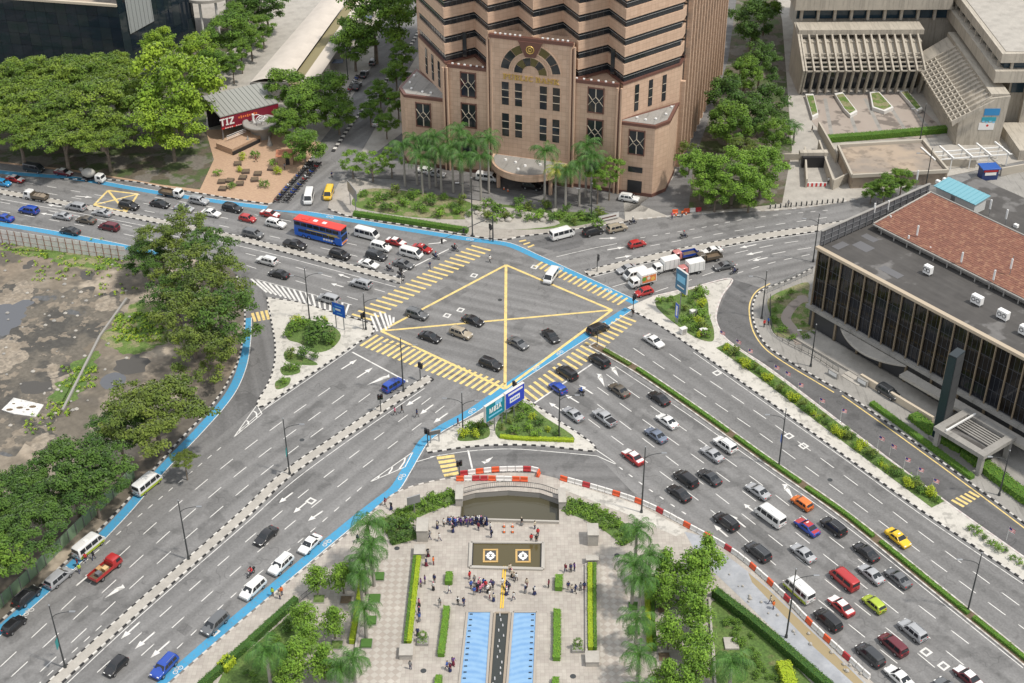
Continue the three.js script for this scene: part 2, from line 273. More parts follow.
// plaza in front, with the pond well cut out
land('plaza', [[60, 790], [140, 708], [164, 688], [256, 609], [362, 522], [378, 507], [395, 494], [412, 487], [436, 481], [456, 478], [471, 475], [511, 473], [537, 474], [562, 480], [600, 491], [637, 503], [660, 514], [687, 528], [730, 552], [767, 582], [828, 641], [874, 684], [940, 750], [1000, 800]], M.plaza, .13, 0, [pondHole]);
// land to the right
land('pavement', [[768, 288], [790, 280], [813, 268], [850, 236], [905, 205], [1200, 120], [1200, 650], [1100, 580], [1010, 513], [985, 494], [845, 393], [815, 377], [790, 362], [768, 347], [758, 333], [753, 318], [753, 305], [758, 294]], M.concGrey);
// land beyond the right-hand road
land('pavement', [[625, 221], [665, 217], [700, 214], [740, 211], [768, 211], [843, 202], [930, 180], [1200, 125], [1200, -120], [600, -120]], M.concPlain, .10);
land('pavement', [[640, 205], [672, 218], [690, 214], [705, 200], [740, 60], [760, -60], [700, -60], [715, 90], [672, 180]], M.asphMid, .104);
land('tree_verge', [[688, 213], [740, 209], [782, 204], [792, 150], [782, 20], [768, -40], [742, -40], [728, 60], [716, 100], [694, 160]], M.verge, .11);
land('service_road', [[345, 176], [420, 181], [500, 189], [560, 198], [610, 212], [645, 212], [668, 186], [690, 120], [600, 120], [420, 120]], M.asphMid, .10);
land('side_street', [[265, 210], [330, 212], [348, 175], [420, 50], [460, -60], [400, -60], [372, 66], [330, 130], [302, 165], [282, 190]], M.asph, .03, -1.1);

// ---------------------------------------------------------------- kerbs painted black and white
function kerb(px, o = {}) {
  const path = smooth(ats(px), 5), L = lengthAt(path), tot = L[L.length - 1], blk = o.blk || .8, n = Math.round(tot / blk), gs = [];
  const hgt = o.h || .17, w = o.w || .3;
  for (let i = 0; i < n; i++) {
    const a = along(path, i * tot / n, L).p, b = along(path, (i + 1) * tot / n, L).p, c = a.clone().add(b).multiplyScalar(.5);
    const g = box(a.distanceTo(b) * .995, hgt, w, 0, hgt / 2, 0); g.rotateY(-Math.atan2(b.z - a.z, b.x - a.x)); g.translate(c.x, 0, c.z);
    const k = rr(.75, 1); gs.push(paintGeo(g, i % 2 ? (o.c1 || [.6 * k, .58 * k, .54 * k]) : (o.c0 || [.03 * k, .03 * k, .032 * k])));
  }
  return struct('kerb', gs, M.kerb);
}
reseed(5);
kerb([[236, 275], [243, 295], [245, 320], [242, 345], [238, 362], [230, 378], [222, 392], [205, 414], [182, 438], [157, 466], [118, 511], [62, 566], [0, 622], [-60, 675]]);
kerb([[267, 298], [272, 325], [275, 342], [275, 360], [270, 380], [258, 402], [257, 407], [262, 407], [310, 375], [358, 343], [373, 333], [372, 325], [330, 312], [300, 303], [268, 298]]);
kerb([[652, 297], [692, 288], [732, 279], [722, 296], [717, 310], [716, 320], [720, 331], [728, 341], [768, 368], [850, 430], [943, 500], [1023, 557], [1100, 611]], { c0: [.5, .44, .42], c1: [.58, .55, .52] });
kerb([[1100, 637], [1023, 580], [923, 512], [850, 460], [768, 401], [697, 351], [660, 326], [640, 315], [628, 308]]);
kerb([[428, 453], [470, 447], [511, 445], [540, 446], [570, 449], [595, 451], [594, 446], [560, 422], [527, 400]]);
kerb([[328, 209], [335, 212], [350, 217], [410, 226], [470, 236], [505, 240], [520, 237], [560, 232], [585, 228], [628, 222]], { blk: 1 });
kerb([[60, 179], [130, 181.5], [160, 187], [208, 195], [256, 202.5], [271, 204], [283, 192], [306, 165], [322, 143]], { blk: 1 });
kerb([[140, 708], [164, 688], [256, 609], [362, 522], [378, 507], [395, 494], [412, 487], [436, 481], [456, 478]], { blk: .9, c0: [.16, .15, .14], c1: [.5, .47, .43] });
kerb([[813, 268], [790, 280], [768, 288], [758, 294], [753, 305], [753, 318], [758, 333], [768, 347], [790, 362], [815, 377], [836, 389]]);
kerb([[845, 393], [900, 432], [985, 494], [1010, 513], [1100, 580]]);
kerb([[625, 221], [665, 217], [700, 214], [740, 211], [768, 211], [843, 202], [930, 180]], { blk: 1, c0: [.4, .37, .33] });
kerb([[333, 152], [352, 124], [375, 95], [394, 70], [411, 45], [425, 20]], { w: .8, h: .25, blk: 1.1 });
// medians
function outline(path, w) { const a = [], b = []; path.forEach((p, i) => { const d = path[Math.min(path.length - 1, i + 1)].clone().sub(path[Math.max(0, i - 1)]); d.y = 0; d.normalize(); const n = new THREE.Vector3(d.z, 0, -d.x); a.push(p.clone().addScaledVector(n, w / 2)); b.push(p.clone().addScaledVector(n, -w / 2)); }); return a.concat(b.reverse()); }
function median(px, w, m, kw, y = .15) {
  const path = smooth(ats(px), 4), o = outline(path, w); struct('median', slab(o, y, -.02, .3), m);
  if (kw) kerbPath(o, kw);
}
function kerbPath(o, kw) { const px = o.concat([o[0]]).map(p => toPic(p)); return kerbRaw(o.concat([o[0]]), kw); }
function kerbRaw(path, o) {
  const L = lengthAt(path), tot = L[L.length - 1], n = Math.round(tot / .85), gs = [];
  for (let i = 0; i < n; i++) {
    const a = along(path, i * tot / n, L).p, b = along(path, (i + 1) * tot / n, L).p, c = a.clone().add(b).multiplyScalar(.5);
    const g = box(a.distanceTo(b), .2, .24, 0, .1, 0); g.rotateY(-Math.atan2(b.z - a.z, b.x - a.x)); g.translate(c.x, 0, c.z);
    const k = rr(.75, 1); gs.push(paintGeo(g, i % 2 ? [.6 * k, .58 * k, .54 * k] : mul(o.c0 || [.03, .03, .032], k)));
  }
  return struct('kerb', gs, M.kerb);
}
median([[430, 378], [400, 397], [345, 434], [285, 476], [245, 514], [128, 617], [54, 684], [-60, 790]], 1.75, M.concPlain, {});
median([[-160, 162], [0, 192], [50, 201], [125, 215], [190, 228], [256, 243], [330, 262], [402, 282]], 1.7, M.concPlain, {});
median([[587, 274], [640, 261], [700, 248], [767, 236], [815, 229], [900, 214]], 2.2, M.concPlain, {});
median([[592, 345], [605, 352], [637, 370], [700, 413], [767, 461], [843, 514], [930, 584], [1023, 659], [1110, 732]], 1.75, M.soil, { c0: [.45, .42, .38] }, .17);

// ---------------------------------------------------------------- blue cycle and bus strip
const blueStrips = [
  [[-160, 146], [0, 172], [75, 178.5], [130, 188], [160, 193], [207, 200], [256, 206.5], [295, 211.5], [346, 219.5], [410, 230], [468, 239], [505, 244], [515, 247], [537, 257], [585, 279], [636, 303]],
  [[628, 309], [600, 327], [574, 343], [512, 383], [470, 412], [438, 430], [424, 441], [416, 453], [405, 472], [394, 489], [380, 500], [358, 517], [256, 602], [162, 684], [40, 800]],
  [[247, 318], [246, 342], [242, 366], [233, 388], [222, 404], [200, 429], [160, 471], [122, 515], [66, 571], [0, 630], [-60, 684]],
  [[-160, 198], [0, 224], [60, 234], [125, 247], [160, 254]],
];
for (const s of blueStrips) {
  const p = smooth(ats(s), 6); struct('cycle_lane', ribbon(p, 1.55, .016), M.blue);
  struct('lane_line', ribbon(p, .14, .021, .85), M.white);
}
// cycle symbols on the blue strip
{
  const sym = (px, py, d) => {
    const gs = []; const R = (x, z) => { const g = new THREE.RingGeometry(.26, .36, 14); g.rotateX(-Math.PI / 2); g.translate(x, 0, z); return g; };
    gs.push(R(-.5, 0), R(.5, 0)); const ln = (a, b) => { const g = box(Math.hypot(b[0] - a[0], b[1] - a[1]), .002, .09); g.rotateY(-Math.atan2(b[1] - a[1], b[0] - a[0])); g.translate((a[0] + b[0]) / 2, 0, (a[1] + b[1]) / 2); return g; };
    gs.push(ln([-.5, 0], [-.15, -.45]), ln([-.15, -.45], [.4, -.45]), ln([.4, -.45], [.5, 0]), ln([-.15, -.45], [.05, 0]), ln([.05, 0], [.4, -.45]), ln([-.5, 0], [.05, 0]), ln([.4, -.45], [.35, -.7]), ln([-.3, -.55], [0, -.55]));
    const p = at(px, py); const g = merge(gs); g.rotateY(-Math.atan2(d.z, d.x)); g.scale(1, 1, 1); g.translate(p.x, .022, p.z); struct('cycle_symbol', g, M.white);
  };
  const dn = dirA.clone(); [[402, 477], [472, 411], [536, 368], [560, 353], [327, 543], [178, 670], [29, 612], [608, 290], [560, 268], [330, 217], [470, 239.5]].forEach((p, i) => sym(p[0], p[1], i < 7 ? dn : (i < 9 ? at(634, 301).sub(at(537, 257)).normalize() : dirC)));
}
// ---------------------------------------------------------------- painted markings
function stroke(a, b, w, y, m, parent, name) { // one painted bar between two ground points
  const p = [a, b]; return part(name, ribbon(p, w, y), m, parent);
}
function line(px, w = .14, m = M.white, y = .020) { return struct('lane_line', ribbon(smooth(ats(px), 4), w, y), m); }
function dashes(px, dash, gap, w = .15) {
  const path = smooth(ats(px), 5), L = lengthAt(path), tot = L[L.length - 1]; const g = struct('lane_marking');
  for (let s = 0; s + dash <= tot; s += dash + gap) { const a = along(path, s, L).p, b = along(path, s + dash, L).p; stroke(a, b, w, .020, M.white, g, 'dash'); }
}
// road to the lower left
dashes([[0, 667], [164, 516], [264.7, 434.5], [350, 374]], 3.2, 2.9); dashes([[11, 677], [177, 525], [256, 459.5], [361, 383]], 3.2, 2.9); dashes([[40, 672], [127, 591], [192, 533], [269.7, 468], [374, 391]], 3.2, 2.9);
dashes([[60, 583], [107, 543], [151, 506], [225, 444]], 1.1, 1.3); dashes([[22, 700], [60, 664], [112, 616]], 1.2, 1.2);
dashes([[431, 397.5], [313, 486], [235, 551], [101, 669], [60, 707]], 2.6, 3.6); dashes([[444.7, 405.7], [328, 494.5], [249, 559.5], [117.5, 677]], 2.6, 3.6); dashes([[362, 487], [300, 541], [244, 586], [184, 642], [140, 684]], 1.3, 1.6);
// road to the lower right
dashes([[588, 419], [712, 511], [776.7, 566], [915.5, 678]], 3.2, 2.8); dashes([[597, 404], [631.5, 430], [733, 507], [768, 534.5], [933, 666], [960, 690]], 3.2, 2.8); dashes([[597, 387], [747, 494.5], [785.5, 524.5], [950.5, 654.5], [990, 686]], 3.2, 2.8); dashes([[606, 374], [634.5, 394.5], [758, 482], [828, 536], [999, 667]], 3.2, 2.8);
dashes([[633, 348], [763, 435.7], [791, 456], [868.7, 513], [925.5, 556], [1023, 628], [1080, 670]], 3.2, 2.2); dashes([[669, 353.7], [762, 416], [808, 449], [884, 505], [914, 528], [1018, 604.5], [1080, 650]], 3.2, 2.2);
dashes([[619, 467], [650, 490], [690, 517]], .9, 1.5, .22);
// road along the upper left
dashes([[130, 193], [256, 215], [395, 241], [440, 252]], 2.6, 3.6); dashes([[0, 178], [125, 200], [256, 224], [390, 253], [425, 263]], 2.6, 3.6); dashes([[0, 185], [125, 207], [256, 233], [392, 265], [410, 270]], 2.6, 3.6);
dashes([[0, 202], [125, 225], [256, 256], [295, 267], [385, 292]], 2.6, 3.6); dashes([[0, 211], [100, 229], [200, 252], [290, 279], [368, 303]], 2.6, 3.6);
// road to the right
dashes([[650, 246], [700, 237], [760, 227], [830, 217]], 2.2, 2.6); dashes([[640, 238], [700, 228], [752, 218], [830, 210]], 1.2, 1.6);
dashes([[612, 287], [700, 262], [768, 246], [812, 239]], 3.2, 2.6); dashes([[655, 292], [720, 270], [768, 255], [815, 247]], 3.2, 2.6); dashes([[735, 274], [775, 262], [812, 254]], 2, 2);
// edge lines
line([[556, 257], [590, 249], [617, 243.5]]); line([[593, 277], [640, 265], [700, 252], [767, 240], [815, 233]]);
line([[425, 388], [345, 443], [290, 484], [250, 520], [132, 623], [60, 690]]); line([[356, 346], [310, 378], [262, 411]]); line([[357, 344.5], [290, 388.5], [240, 430]]);
line([[615, 366], [690, 416], [767, 470], [843, 524], [930, 593], [1023, 668]]); line([[693, 352], [768, 405], [850, 463], [923, 516], [1023, 584]]);

line([[0, 199], [125, 222], [256, 250], [396, 287]]); line([[255, 279], [300, 291], [352, 305]]);
line([[598, 456], [560, 452.5], [511, 449], [470, 451], [430, 457]]); line([[730, 343], [768, 372], [850, 434], [943, 503], [1023, 560]], .12, M.white);
line([[770, 283.5], [757, 291], [750, 303], [750, 319], [755, 335], [766, 349.5], [788, 365], [813, 380], [834, 392.5]], .25, M.yellow); line([[842, 395.5], [898, 435], [983, 497], [1007, 515], [1090, 578]], .25, M.yellow);
line([[416, 462], [440, 455]], .14); line([[468, 450], [473, 472]], .3); line([[384, 389], [408, 380]], .3); line([[352, 352], [408, 382]], .3); line([[533, 404], [592, 364]], .3); line([[393, 277], [449, 249]], .3);
line([[595, 449], [616, 464], [597, 456]], .16);
// hatched areas
function hatch(px0, px1, n, w = .32, m = M.white) { const a = smooth(ats(px0), 4), b = smooth(ats(px1), 4), La = lengthAt(a), Lb = lengthAt(b); const g = struct('hatched_marking'); for (let i = 0; i < n; i++) { const t = (i + .5) / n; stroke(along(a, t * La[La.length - 1], La).p, along(b, Math.min(1, t + .03) * Lb[Lb.length - 1], Lb).p, w, .019, m, g, 'stripe'); } }
hatch([[248, 278], [300, 291], [352, 305]], [[262, 291], [300, 302], [345, 315]], 17, .4);
hatch([[369, 317], [378, 311.5], [396, 318]], [[374, 331], [385, 331.5], [394, 322]], 6, .4);
{ // chevron gores
  const chev = (px, n) => { const p = ats(px), g = struct('hatched_marking'); for (let i = 0; i < 3; i++) stroke(p[i], p[(i + 1) % 3], .16, .019, M.white, g, 'border'); for (let i = 0; i < n; i++) { const t = (i + .7) / (n + .3), a = p[0].clone().lerp(p[1], t), b = p[0].clone().lerp(p[2], t), c = a.clone().lerp(b, .5).lerp(p[0], -.07); stroke(a, c, .26, .0195, M.white, g, 'chevron'); stroke(b, c, .26, .0197, M.white, g, 'chevron'); } };
  chev([[370, 482], [413, 452], [405, 467]], 3); chev([[234, 437], [257, 405], [262, 414]], 3);
}
// yellow crossings: every bar is its own
function crossing(a0, a1, b0, b1, n, w = .42, name = 'zebra_crossing') { // edges a and b, bars between them
  const [A0, A1, B0, B1] = ats([a0, a1, b0, b1]); const g = struct(name); g.userData.label = undefined; delete g.userData.label;
  for (let i = 0; i < n; i++) { const t = (i + .5) / n; stroke(A0.clone().lerp(A1, t), B0.clone().lerp(B1, t), w, .0185, M.yellow, g, 'stripe'); }
}
crossing([349, 316], [474, 244], [370, 322], [493, 249], 22, .55);
crossing([375, 334], [508, 384], [358, 345], [492, 396], 24, .55);
crossing([540, 261], [630, 299], [533, 266], [620, 306], 18, .5);
crossing([526, 411], [638, 320], [512, 399], [622, 314], 24, .55);
crossing([250, 313.5], [273, 309], [253, 322], [275.5, 318.5], 5, .55);
crossing([436, 456], [445, 478], [454, 454], [459, 475], 5, .75);
crossing([949.5, 501], [971, 490.5], [962, 508], [981, 496], 5, .5); crossing([517, 240], [530, 249], [524, 239], [536, 246], 3, .5);
// yellow box
{
  const g = struct('box_junction_marking'), q = ats([[381, 331], [506, 265], [612, 310], [505, 389]]), y = .0175;
  for (let i = 0; i < 4; i++) stroke(q[i], q[(i + 1) % 4], .55, y, M.yellow, g, 'border_line');
  stroke(q[1], q[3], .55, y + .001, M.yellow, g, 'diagonal_line'); stroke(q[0], q[2], .5, y + .002, M.yellow, g, 'diagonal_line');
  const h = struct('box_junction_marking'), p = ats([[94, 205], [108, 190.5], [138, 194], [126, 212]]);
  for (let i = 0; i < 4; i++) stroke(p[i], p[(i + 1) % 4], .5, y, M.yellow, h, 'border_line');
  stroke(p[0], p[2], .5, y + .001, M.yellow, h, 'diagonal_line'); stroke(p[1], p[3], .5, y + .002, M.yellow, h, 'diagonal_line');
}
// arrows
function arrow(t, h, turn = 0) {
  const A = at(...t), B = at(...h), d = B.clone().sub(A), Ln = d.length(); d.normalize();
  const s = new THREE.Shape(); s.moveTo(0, -.14);
  if (!turn) { s.lineTo(Ln * .62, -.14); s.lineTo(Ln * .62, -.5); s.lineTo(Ln, 0); s.lineTo(Ln * .62, .5); s.lineTo(Ln * .62, .14); s.lineTo(0, .14); }
  else { const k = turn; s.lineTo(Ln * .7, -.14); s.lineTo(Ln * .86, .5 * k); s.lineTo(Ln * .98, .42 * k); s.lineTo(Ln * .86, 1.25 * k); s.lineTo(Ln * .55, .82 * k); s.lineTo(Ln * .68, .7 * k); s.lineTo(Ln * .58, .14); s.lineTo(0, .14); }
  const g = new THREE.ShapeGeometry(s); g.rotateX(-Math.PI / 2); g.rotateY(-Math.atan2(d.z, d.x)); g.translate(A.x, .0205, A.z); struct('road_arrow', g, M.white);
}
[[[341, 369.5], [357, 359.5]], [[356.7, 378], [372.7, 367.7]], [[366, 385], [388, 373], -1], [[421, 396.5], [406, 406]], [[433.5, 404.5], [420, 414.5]], [[448, 413], [433.5, 423]], [[293, 492.5], [279, 503]], [[307, 502], [293.5, 513]], [[323, 511], [308, 521]], [[76, 586], [94, 571]], [[104, 598], [121, 583], -1], [[140, 622], [121, 639]], [[155, 632], [135, 649]], [[170, 641], [150.5, 658]],
[[593, 394], [579, 385]], [[579, 403], [565, 394.5]], [[562, 411], [549, 402.5]], [[604, 387], [594, 374], -1], [[618, 377], [608, 368], -1], [[754.5, 512], [744, 504]], [[745.7, 527.5], [729.5, 514.5]], [[728, 537], [714, 525]], [[793, 499.5], [779, 484.5], -1],
[[75, 196], [92.5, 197.5]], [[62, 207], [47, 204.5]], [[55, 215.5], [40, 213]], [[350, 278], [338, 274]], [[343.5, 287], [331, 283.5]], [[428, 244], [448, 242], 1], [[607, 250], [625, 247]], [[615, 258.5], [632, 255.5]], [[599, 238.5], [617, 238]], [[756.5, 244.5], [739.5, 248]], [[763, 251.5], [746, 255]], [[768, 257.5], [752, 261]], [[494, 457], [487, 465], -1], [[840, 392], [848, 384]]].forEach(a => arrow(...a));
// square detector marks
for (const [x, y, d] of [[311, 501, dirA], [474, 275.5, dirC], [447, 315.5, dirC], [460.5, 310, dirC], [717, 373, dirB], [789, 436, dirB], [803.5, 446, dirB], [926, 652, dirB], [943.5, 666, dirB], [534.5, 267, dirC], [214, 632, dirA]]) {
  const p = at(x, y), gs = [[0, .55, 1.3, .3], [0, -.55, 1.3, .3], [.5, 0, .3, .8], [-.5, 0, .3, .8]].map(q => { const g = new THREE.PlaneGeometry(q[2], q[3]); g.rotateX(-Math.PI / 2); return g.translate(q[0], 0, q[1]); });
  const g = merge(gs); g.rotateY(-angOf(d)); g.translate(p.x, .0202, p.z); struct('square_marking', g, M.white);
}
// ---------------------------------------------------------------- vehicles
const paints = {}; function paint(c) { const k = c.join(); return paints[k] || (paints[k] = new THREE.MeshPhysicalMaterial({ color: col(c), roughness: .38, metalness: .1, clearcoat: .7, clearcoatRoughness: .12, side: THREE.DoubleSide })); }
const PC = { white: [.74, .74, .72], black: [.014, .014, .016], silver: [.36, .37, .38], grey: [.12, .125, .13], blue: [.012, .06, .36], red: [.42, .025, .025], maroon: [.12, .012, .02], beige: [.36, .31, .23], brown: [.10, .085, .065], yellow: [.75, .48, .01], orange: [.66, .16, .02], green: [.36, .46, .03], dark: [.035, .038, .042], skyblue: [.03, .25, .5], bluegrey: [.14, .17, .23], pink: [.5, .19, .18] };
const paintSlot = paint([.5, .5, .5]), paintSlot2 = paint([.51, .5, .5]);
function loft(sections) { // sections: arrays of equal length of Vector3 (closed rings), capped
  const n = sections[0].length, pos = [], idx = [];
  sections.forEach(s => s.forEach(p => pos.push(p.x, p.y, p.z)));
  for (let i = 0; i + 1 < sections.length; i++) for (let k = 0; k < n; k++) { const a = i * n + k, b = i * n + (k + 1) % n, c = a + n, d = b + n; idx.push(a, c, b, b, c, d); }
  for (const [i, f] of [[0, 1], [sections.length - 1, 0]]) { const c = sections[i].reduce((q, p) => q.add(p), new THREE.Vector3()).multiplyScalar(1 / n), ci = pos.length / 3; pos.push(c.x, c.y, c.z); for (let k = 0; k < n; k++) { const a = i * n + k, b = i * n + (k + 1) % n; f ? idx.push(a, b, ci) : idx.push(b, a, ci); } }
  const g = new THREE.BufferGeometry(); g.setAttribute('position', new THREE.Float32BufferAttribute(pos, 3)); g.setIndex(idx); g.computeVertexNormals(); return toCreasedNormals(g, .7);
}
const lerpProf = (pr, x) => { for (let i = 1; i < pr.length; i++) if (x >= pr[i][0]) { const a = pr[i - 1], b = pr[i], t = (a[0] - x) / Math.max(1e-6, a[0] - b[0]); return a[1] + (b[1] - a[1]) * t; } return pr[pr.length - 1][1]; };
function quad(a, b, c, d) { const g = new THREE.BufferGeometry(), P = [a, b, c, a, c, d].flat(); g.setAttribute('position', new THREE.Float32BufferAttribute(P, 3)); g.computeVertexNormals(); return g; }
function wheelGeo(r, w) { const t = new THREE.LatheGeometry([[r * .62, -w / 2], [r * .95, -w / 2], [r, -w * .3], [r, w * .3], [r * .95, w / 2], [r * .62, w / 2]].map(p => new THREE.Vector2(...p)), 16); t.rotateX(Math.PI / 2); const d = new THREE.CylinderGeometry(r * .64, r * .64, w * .8, 10); d.rotateX(Math.PI / 2); return [t, d]; }
function addWheel(root, x, z, r, w = .2) { const [t, d] = wheelGeo(r, w); const g = new THREE.Group(); g.name = 'wheel'; g.position.set(x, r, z); root.add(g); part('tyre', t, M.rubber, g); part('rim', d, M.rim, g); }
function makeVehicle(name, sp) {
  const root = new THREE.Group(); root.name = name; const { L, W, prof, belt } = sp, w = W / 2, top = Math.max(...prof.map(p => p[1])), taper = sp.taper ?? .32;
  const hw = x => w * (1 - .10 * Math.pow(Math.abs(x) / (L / 2), 5)); const wy = (x, y) => hw(x) * .985 - Math.max(0, y - belt) * taper;
  const xs = []; for (let i = 0; i < prof.length; i++) { xs.push(prof[i][0]); if (i + 1 < prof.length) { const d = prof[i][0] - prof[i + 1][0], n = Math.floor(d / .35); for (let k = 1; k <= n; k++) xs.push(prof[i][0] - d * k / (n + 1)); } }
  const yb = sp.yb || .22;
  const secs = xs.map(x => {
    const yt = lerpProf(prof, x), h = hw(x), v = [], cab = yt > belt + .06, mid = Math.min(belt, yt - .05);
    const hp = [[0, yb], [h * .84, yb], [h * .965, yb + .13], [h, (yb + mid) * .5 + .08], [h * .985, mid]];
    if (cab) { const e = wy(x, yt - .05); hp.push([e + .005, yt - .07], [e * .93, yt - .012], [e * .5, yt + .015], [0, yt + .02]); }
    else hp.push([h * .95, yt - .03], [h * .86, yt - .005], [h * .45, yt + .01], [0, yt + .012]);
    for (const p of hp) v.push(new THREE.Vector3(x, p[1], p[0])); for (let i = hp.length - 2; i > 0; i--) v.push(new THREE.Vector3(x, hp[i][1], -hp[i][0])); return v;
  });
  part('body', loft(secs), sp.two ? paintSlot : paintSlot, root);
  // glazing sits on the cabin surface, 8 mm proud
  const e = .012; const G = sp.glass; // {ws:[xCowl,yCowl,xTop,yTop], rw:[...], sides:[[x0,x1],...]}
  const cross = (q, s) => { const [x0, y0, x1, y1] = q; const nx = (y1 - y0), ny = -(x1 - x0), l = Math.hypot(nx, ny), ox = nx / l * e * s, oy = Math.abs(ny / l) * e + .006; const a = wy(x0, y0) * .9, b = wy(x1, y1) * .9; return quad([x0 + ox, y0 + oy, -a], [x0 + ox, y0 + oy, a], [x1 + ox, y1 + oy, b], [x1 + ox, y1 + oy, -b]); };
  if (G.ws) part('windscreen', cross(G.ws, 1), M.glass, root);
  if (G.rw) part('rear_window', cross(G.rw, -1), M.glass, root);
  const yB = belt + .03, yT = (sp.winTop || top - .13);
  for (const s of [-1, 1]) for (const q of G.sides) { const [xa, xb, ya, ybk] = [q[0], q[1], q[2] ?? q[0], q[3] ?? q[1]]; const z0 = wy((xa + xb) / 2, yB) + e, z1 = wy((ya + ybk) / 2, yT) + e; part('side_window', quad([xa, yB, s * z0], [xb, yB, s * z0], [ybk, yT, s * z1], [ya, yT, s * z1]), M.glass, root); }
  // lamps, plates, mirrors, wheels
  const fx = prof[0][0], rx = prof[prof.length - 1][0], lh = sp.lampY || .66;
  for (const s of [-1, 1]) {
    part('headlight', rbox(.16, .15, .36, .05, fx - .09, lh, s * (hw(fx) - .24)), M.lampW, root);
    part('tail_light', rbox(.1, sp.tailH || .17, .3, .04, rx + .045, sp.tailY || lh + .12, s * (hw(rx) - .19)), M.lampR, root);
    if (G.ws) part('mirror', rbox(.12, .12, .2, .04, G.ws[0] - .12, belt + .08, s * (w + .06)), paintSlot, root);
    for (const x of sp.wheels) addWheel(root, x, s * (w - .085), sp.r, .2);
  }
  part('front_bumper', rbox(.14, .16, W * .86, .05, fx - .05, yb + .13, 0), M.blk, root); part('rear_bumper', rbox(.14, .16, W * .86, .05, rx + .05, yb + .15, 0), M.blk, root);
  part('number_plate', box(.02, .11, .48, rx - .025, lh - .02, 0), M.plate, root);
  (sp.extra || []).forEach(f => f(root)); return root;
}
const V = {};
V.sedan = makeVehicle('sedan', { L: 4.45, W: 1.74, belt: .9, r: .31, wheels: [1.36, -1.24], prof: [[2.2, .5], [2.17, .64], [2.0, .74], [1.05, .9], [.35, 1.36], [-.1, 1.43], [-.75, 1.4], [-1.5, 1.0], [-2.05, .95], [-2.2, .8], [-2.24, .5]], glass: { ws: [1.0, .93, .4, 1.33], rw: [-1.46, 1.02, -.83, 1.36], sides: [[.78, .02, .3, -.02], [-.04, -.98, -.08, -.72]] } });
V.taxi = makeVehicle('taxi', { L: 4.4, W: 1.72, belt: .9, r: .3, wheels: [1.33, -1.22], prof: [[2.16, .5], [2.13, .64], [1.98, .74], [1.05, .9], [.38, 1.35], [-.1, 1.41], [-.72, 1.38], [-1.42, 1.0], [-2.02, .96], [-2.18, .8], [-2.2, .5]], glass: { ws: [1.0, .93, .43, 1.32], rw: [-1.4, 1.02, -.8, 1.34], sides: [[.8, .02, .33, -.02], [-.04, -.95, -.08, -.7]] }, extra: [r => part('roof_panel', rbox(1.15, .05, 1.18, .02, -.2, 1.425, 0), paintSlot2, r), r => part('bonnet_panel', (() => { const g = quad([2.02, .765, -.72], [2.02, .765, .72], [1.1, .925, .76], [1.1, .925, -.76]); return g; })(), paintSlot2, r), r => part('boot_panel', quad([-1.5, 1.03, -.68], [-1.5, 1.03, .68], [-2.08, .985, .66], [-2.08, .985, -.66]), paintSlot2, r), r => part('roof_sign', rbox(.18, .14, .5, .04, .05, 1.52, 0), M.wht, r)] });
V.hatch = makeVehicle('hatchback', { L: 3.75, W: 1.66, belt: .92, r: .29, wheels: [1.2, -1.15], prof: [[1.86, .5], [1.83, .68], [1.68, .78], [1.0, .95], [.42, 1.4], [0, 1.48], [-1.1, 1.46], [-1.45, 1.38], [-1.78, .95], [-1.86, .55]], glass: { ws: [.96, .97, .47, 1.37], rw: [-1.75, 1.0, -1.5, 1.33], sides: [[.8, .05, .38, 0], [-.02, -.75, -.04, -.75], [-.83, -1.35, -.83, -1.2]] } });
V.suv = makeVehicle('utility_car', { L: 4.5, W: 1.84, belt: 1.05, r: .36, yb: .3, wheels: [1.36, -1.3], lampY: .82, prof: [[2.22, .6], [2.19, .8], [2.05, .95], [1.1, 1.08], [.55, 1.6], [.1, 1.7], [-1.6, 1.68], [-1.95, 1.58], [-2.2, 1.05], [-2.25, .6]], glass: { ws: [1.06, 1.1, .6, 1.56], rw: [-2.17, 1.12, -2.0, 1.53], sides: [[.92, .1, .5, .06], [.02, -.85, 0, -.85], [-.95, -1.75, -.95, -1.62]] }, extra: [r => part('roof_rail', [-1, 1].map(s => bar([.1, 1.75, s * .6], [-1.55, 1.74, s * .6], .05)), M.steel, r)] });
V.mpv = makeVehicle('people_carrier', { L: 4.6, W: 1.8, belt: 1.0, r: .32, wheels: [1.4, -1.3], lampY: .76, prof: [[2.26, .5], [2.23, .74], [2.05, .88], [1.4, 1.06], [.7, 1.58], [.2, 1.7], [-1.7, 1.68], [-2.05, 1.58], [-2.26, 1.0], [-2.3, .55]], glass: { ws: [1.36, 1.08, .75, 1.55], rw: [-2.23, 1.08, -2.1, 1.52], sides: [[1.05, .2, .6, .15], [.12, -.85, .1, -.85], [-.95, -1.85, -.95, -1.75]] } });
V.van = makeVehicle('van', { L: 4.9, W: 1.82, belt: 1.15, r: .33, yb: .28, taper: .15, wheels: [1.55, -1.4], lampY: .8, prof: [[2.4, .6], [2.37, .9], [2.2, 1.08], [1.35, 1.9], [1.0, 2.0], [-2.2, 2.0], [-2.4, 1.9], [-2.46, .6]], winTop: 1.75, glass: { ws: [2.14, 1.18, 1.42, 1.84], rw: [-2.44, 1.25, -2.42, 1.8], sides: [[1.75, 1.0, 1.4, .95], [.85, -.55], [-.68, -2.05]] } });
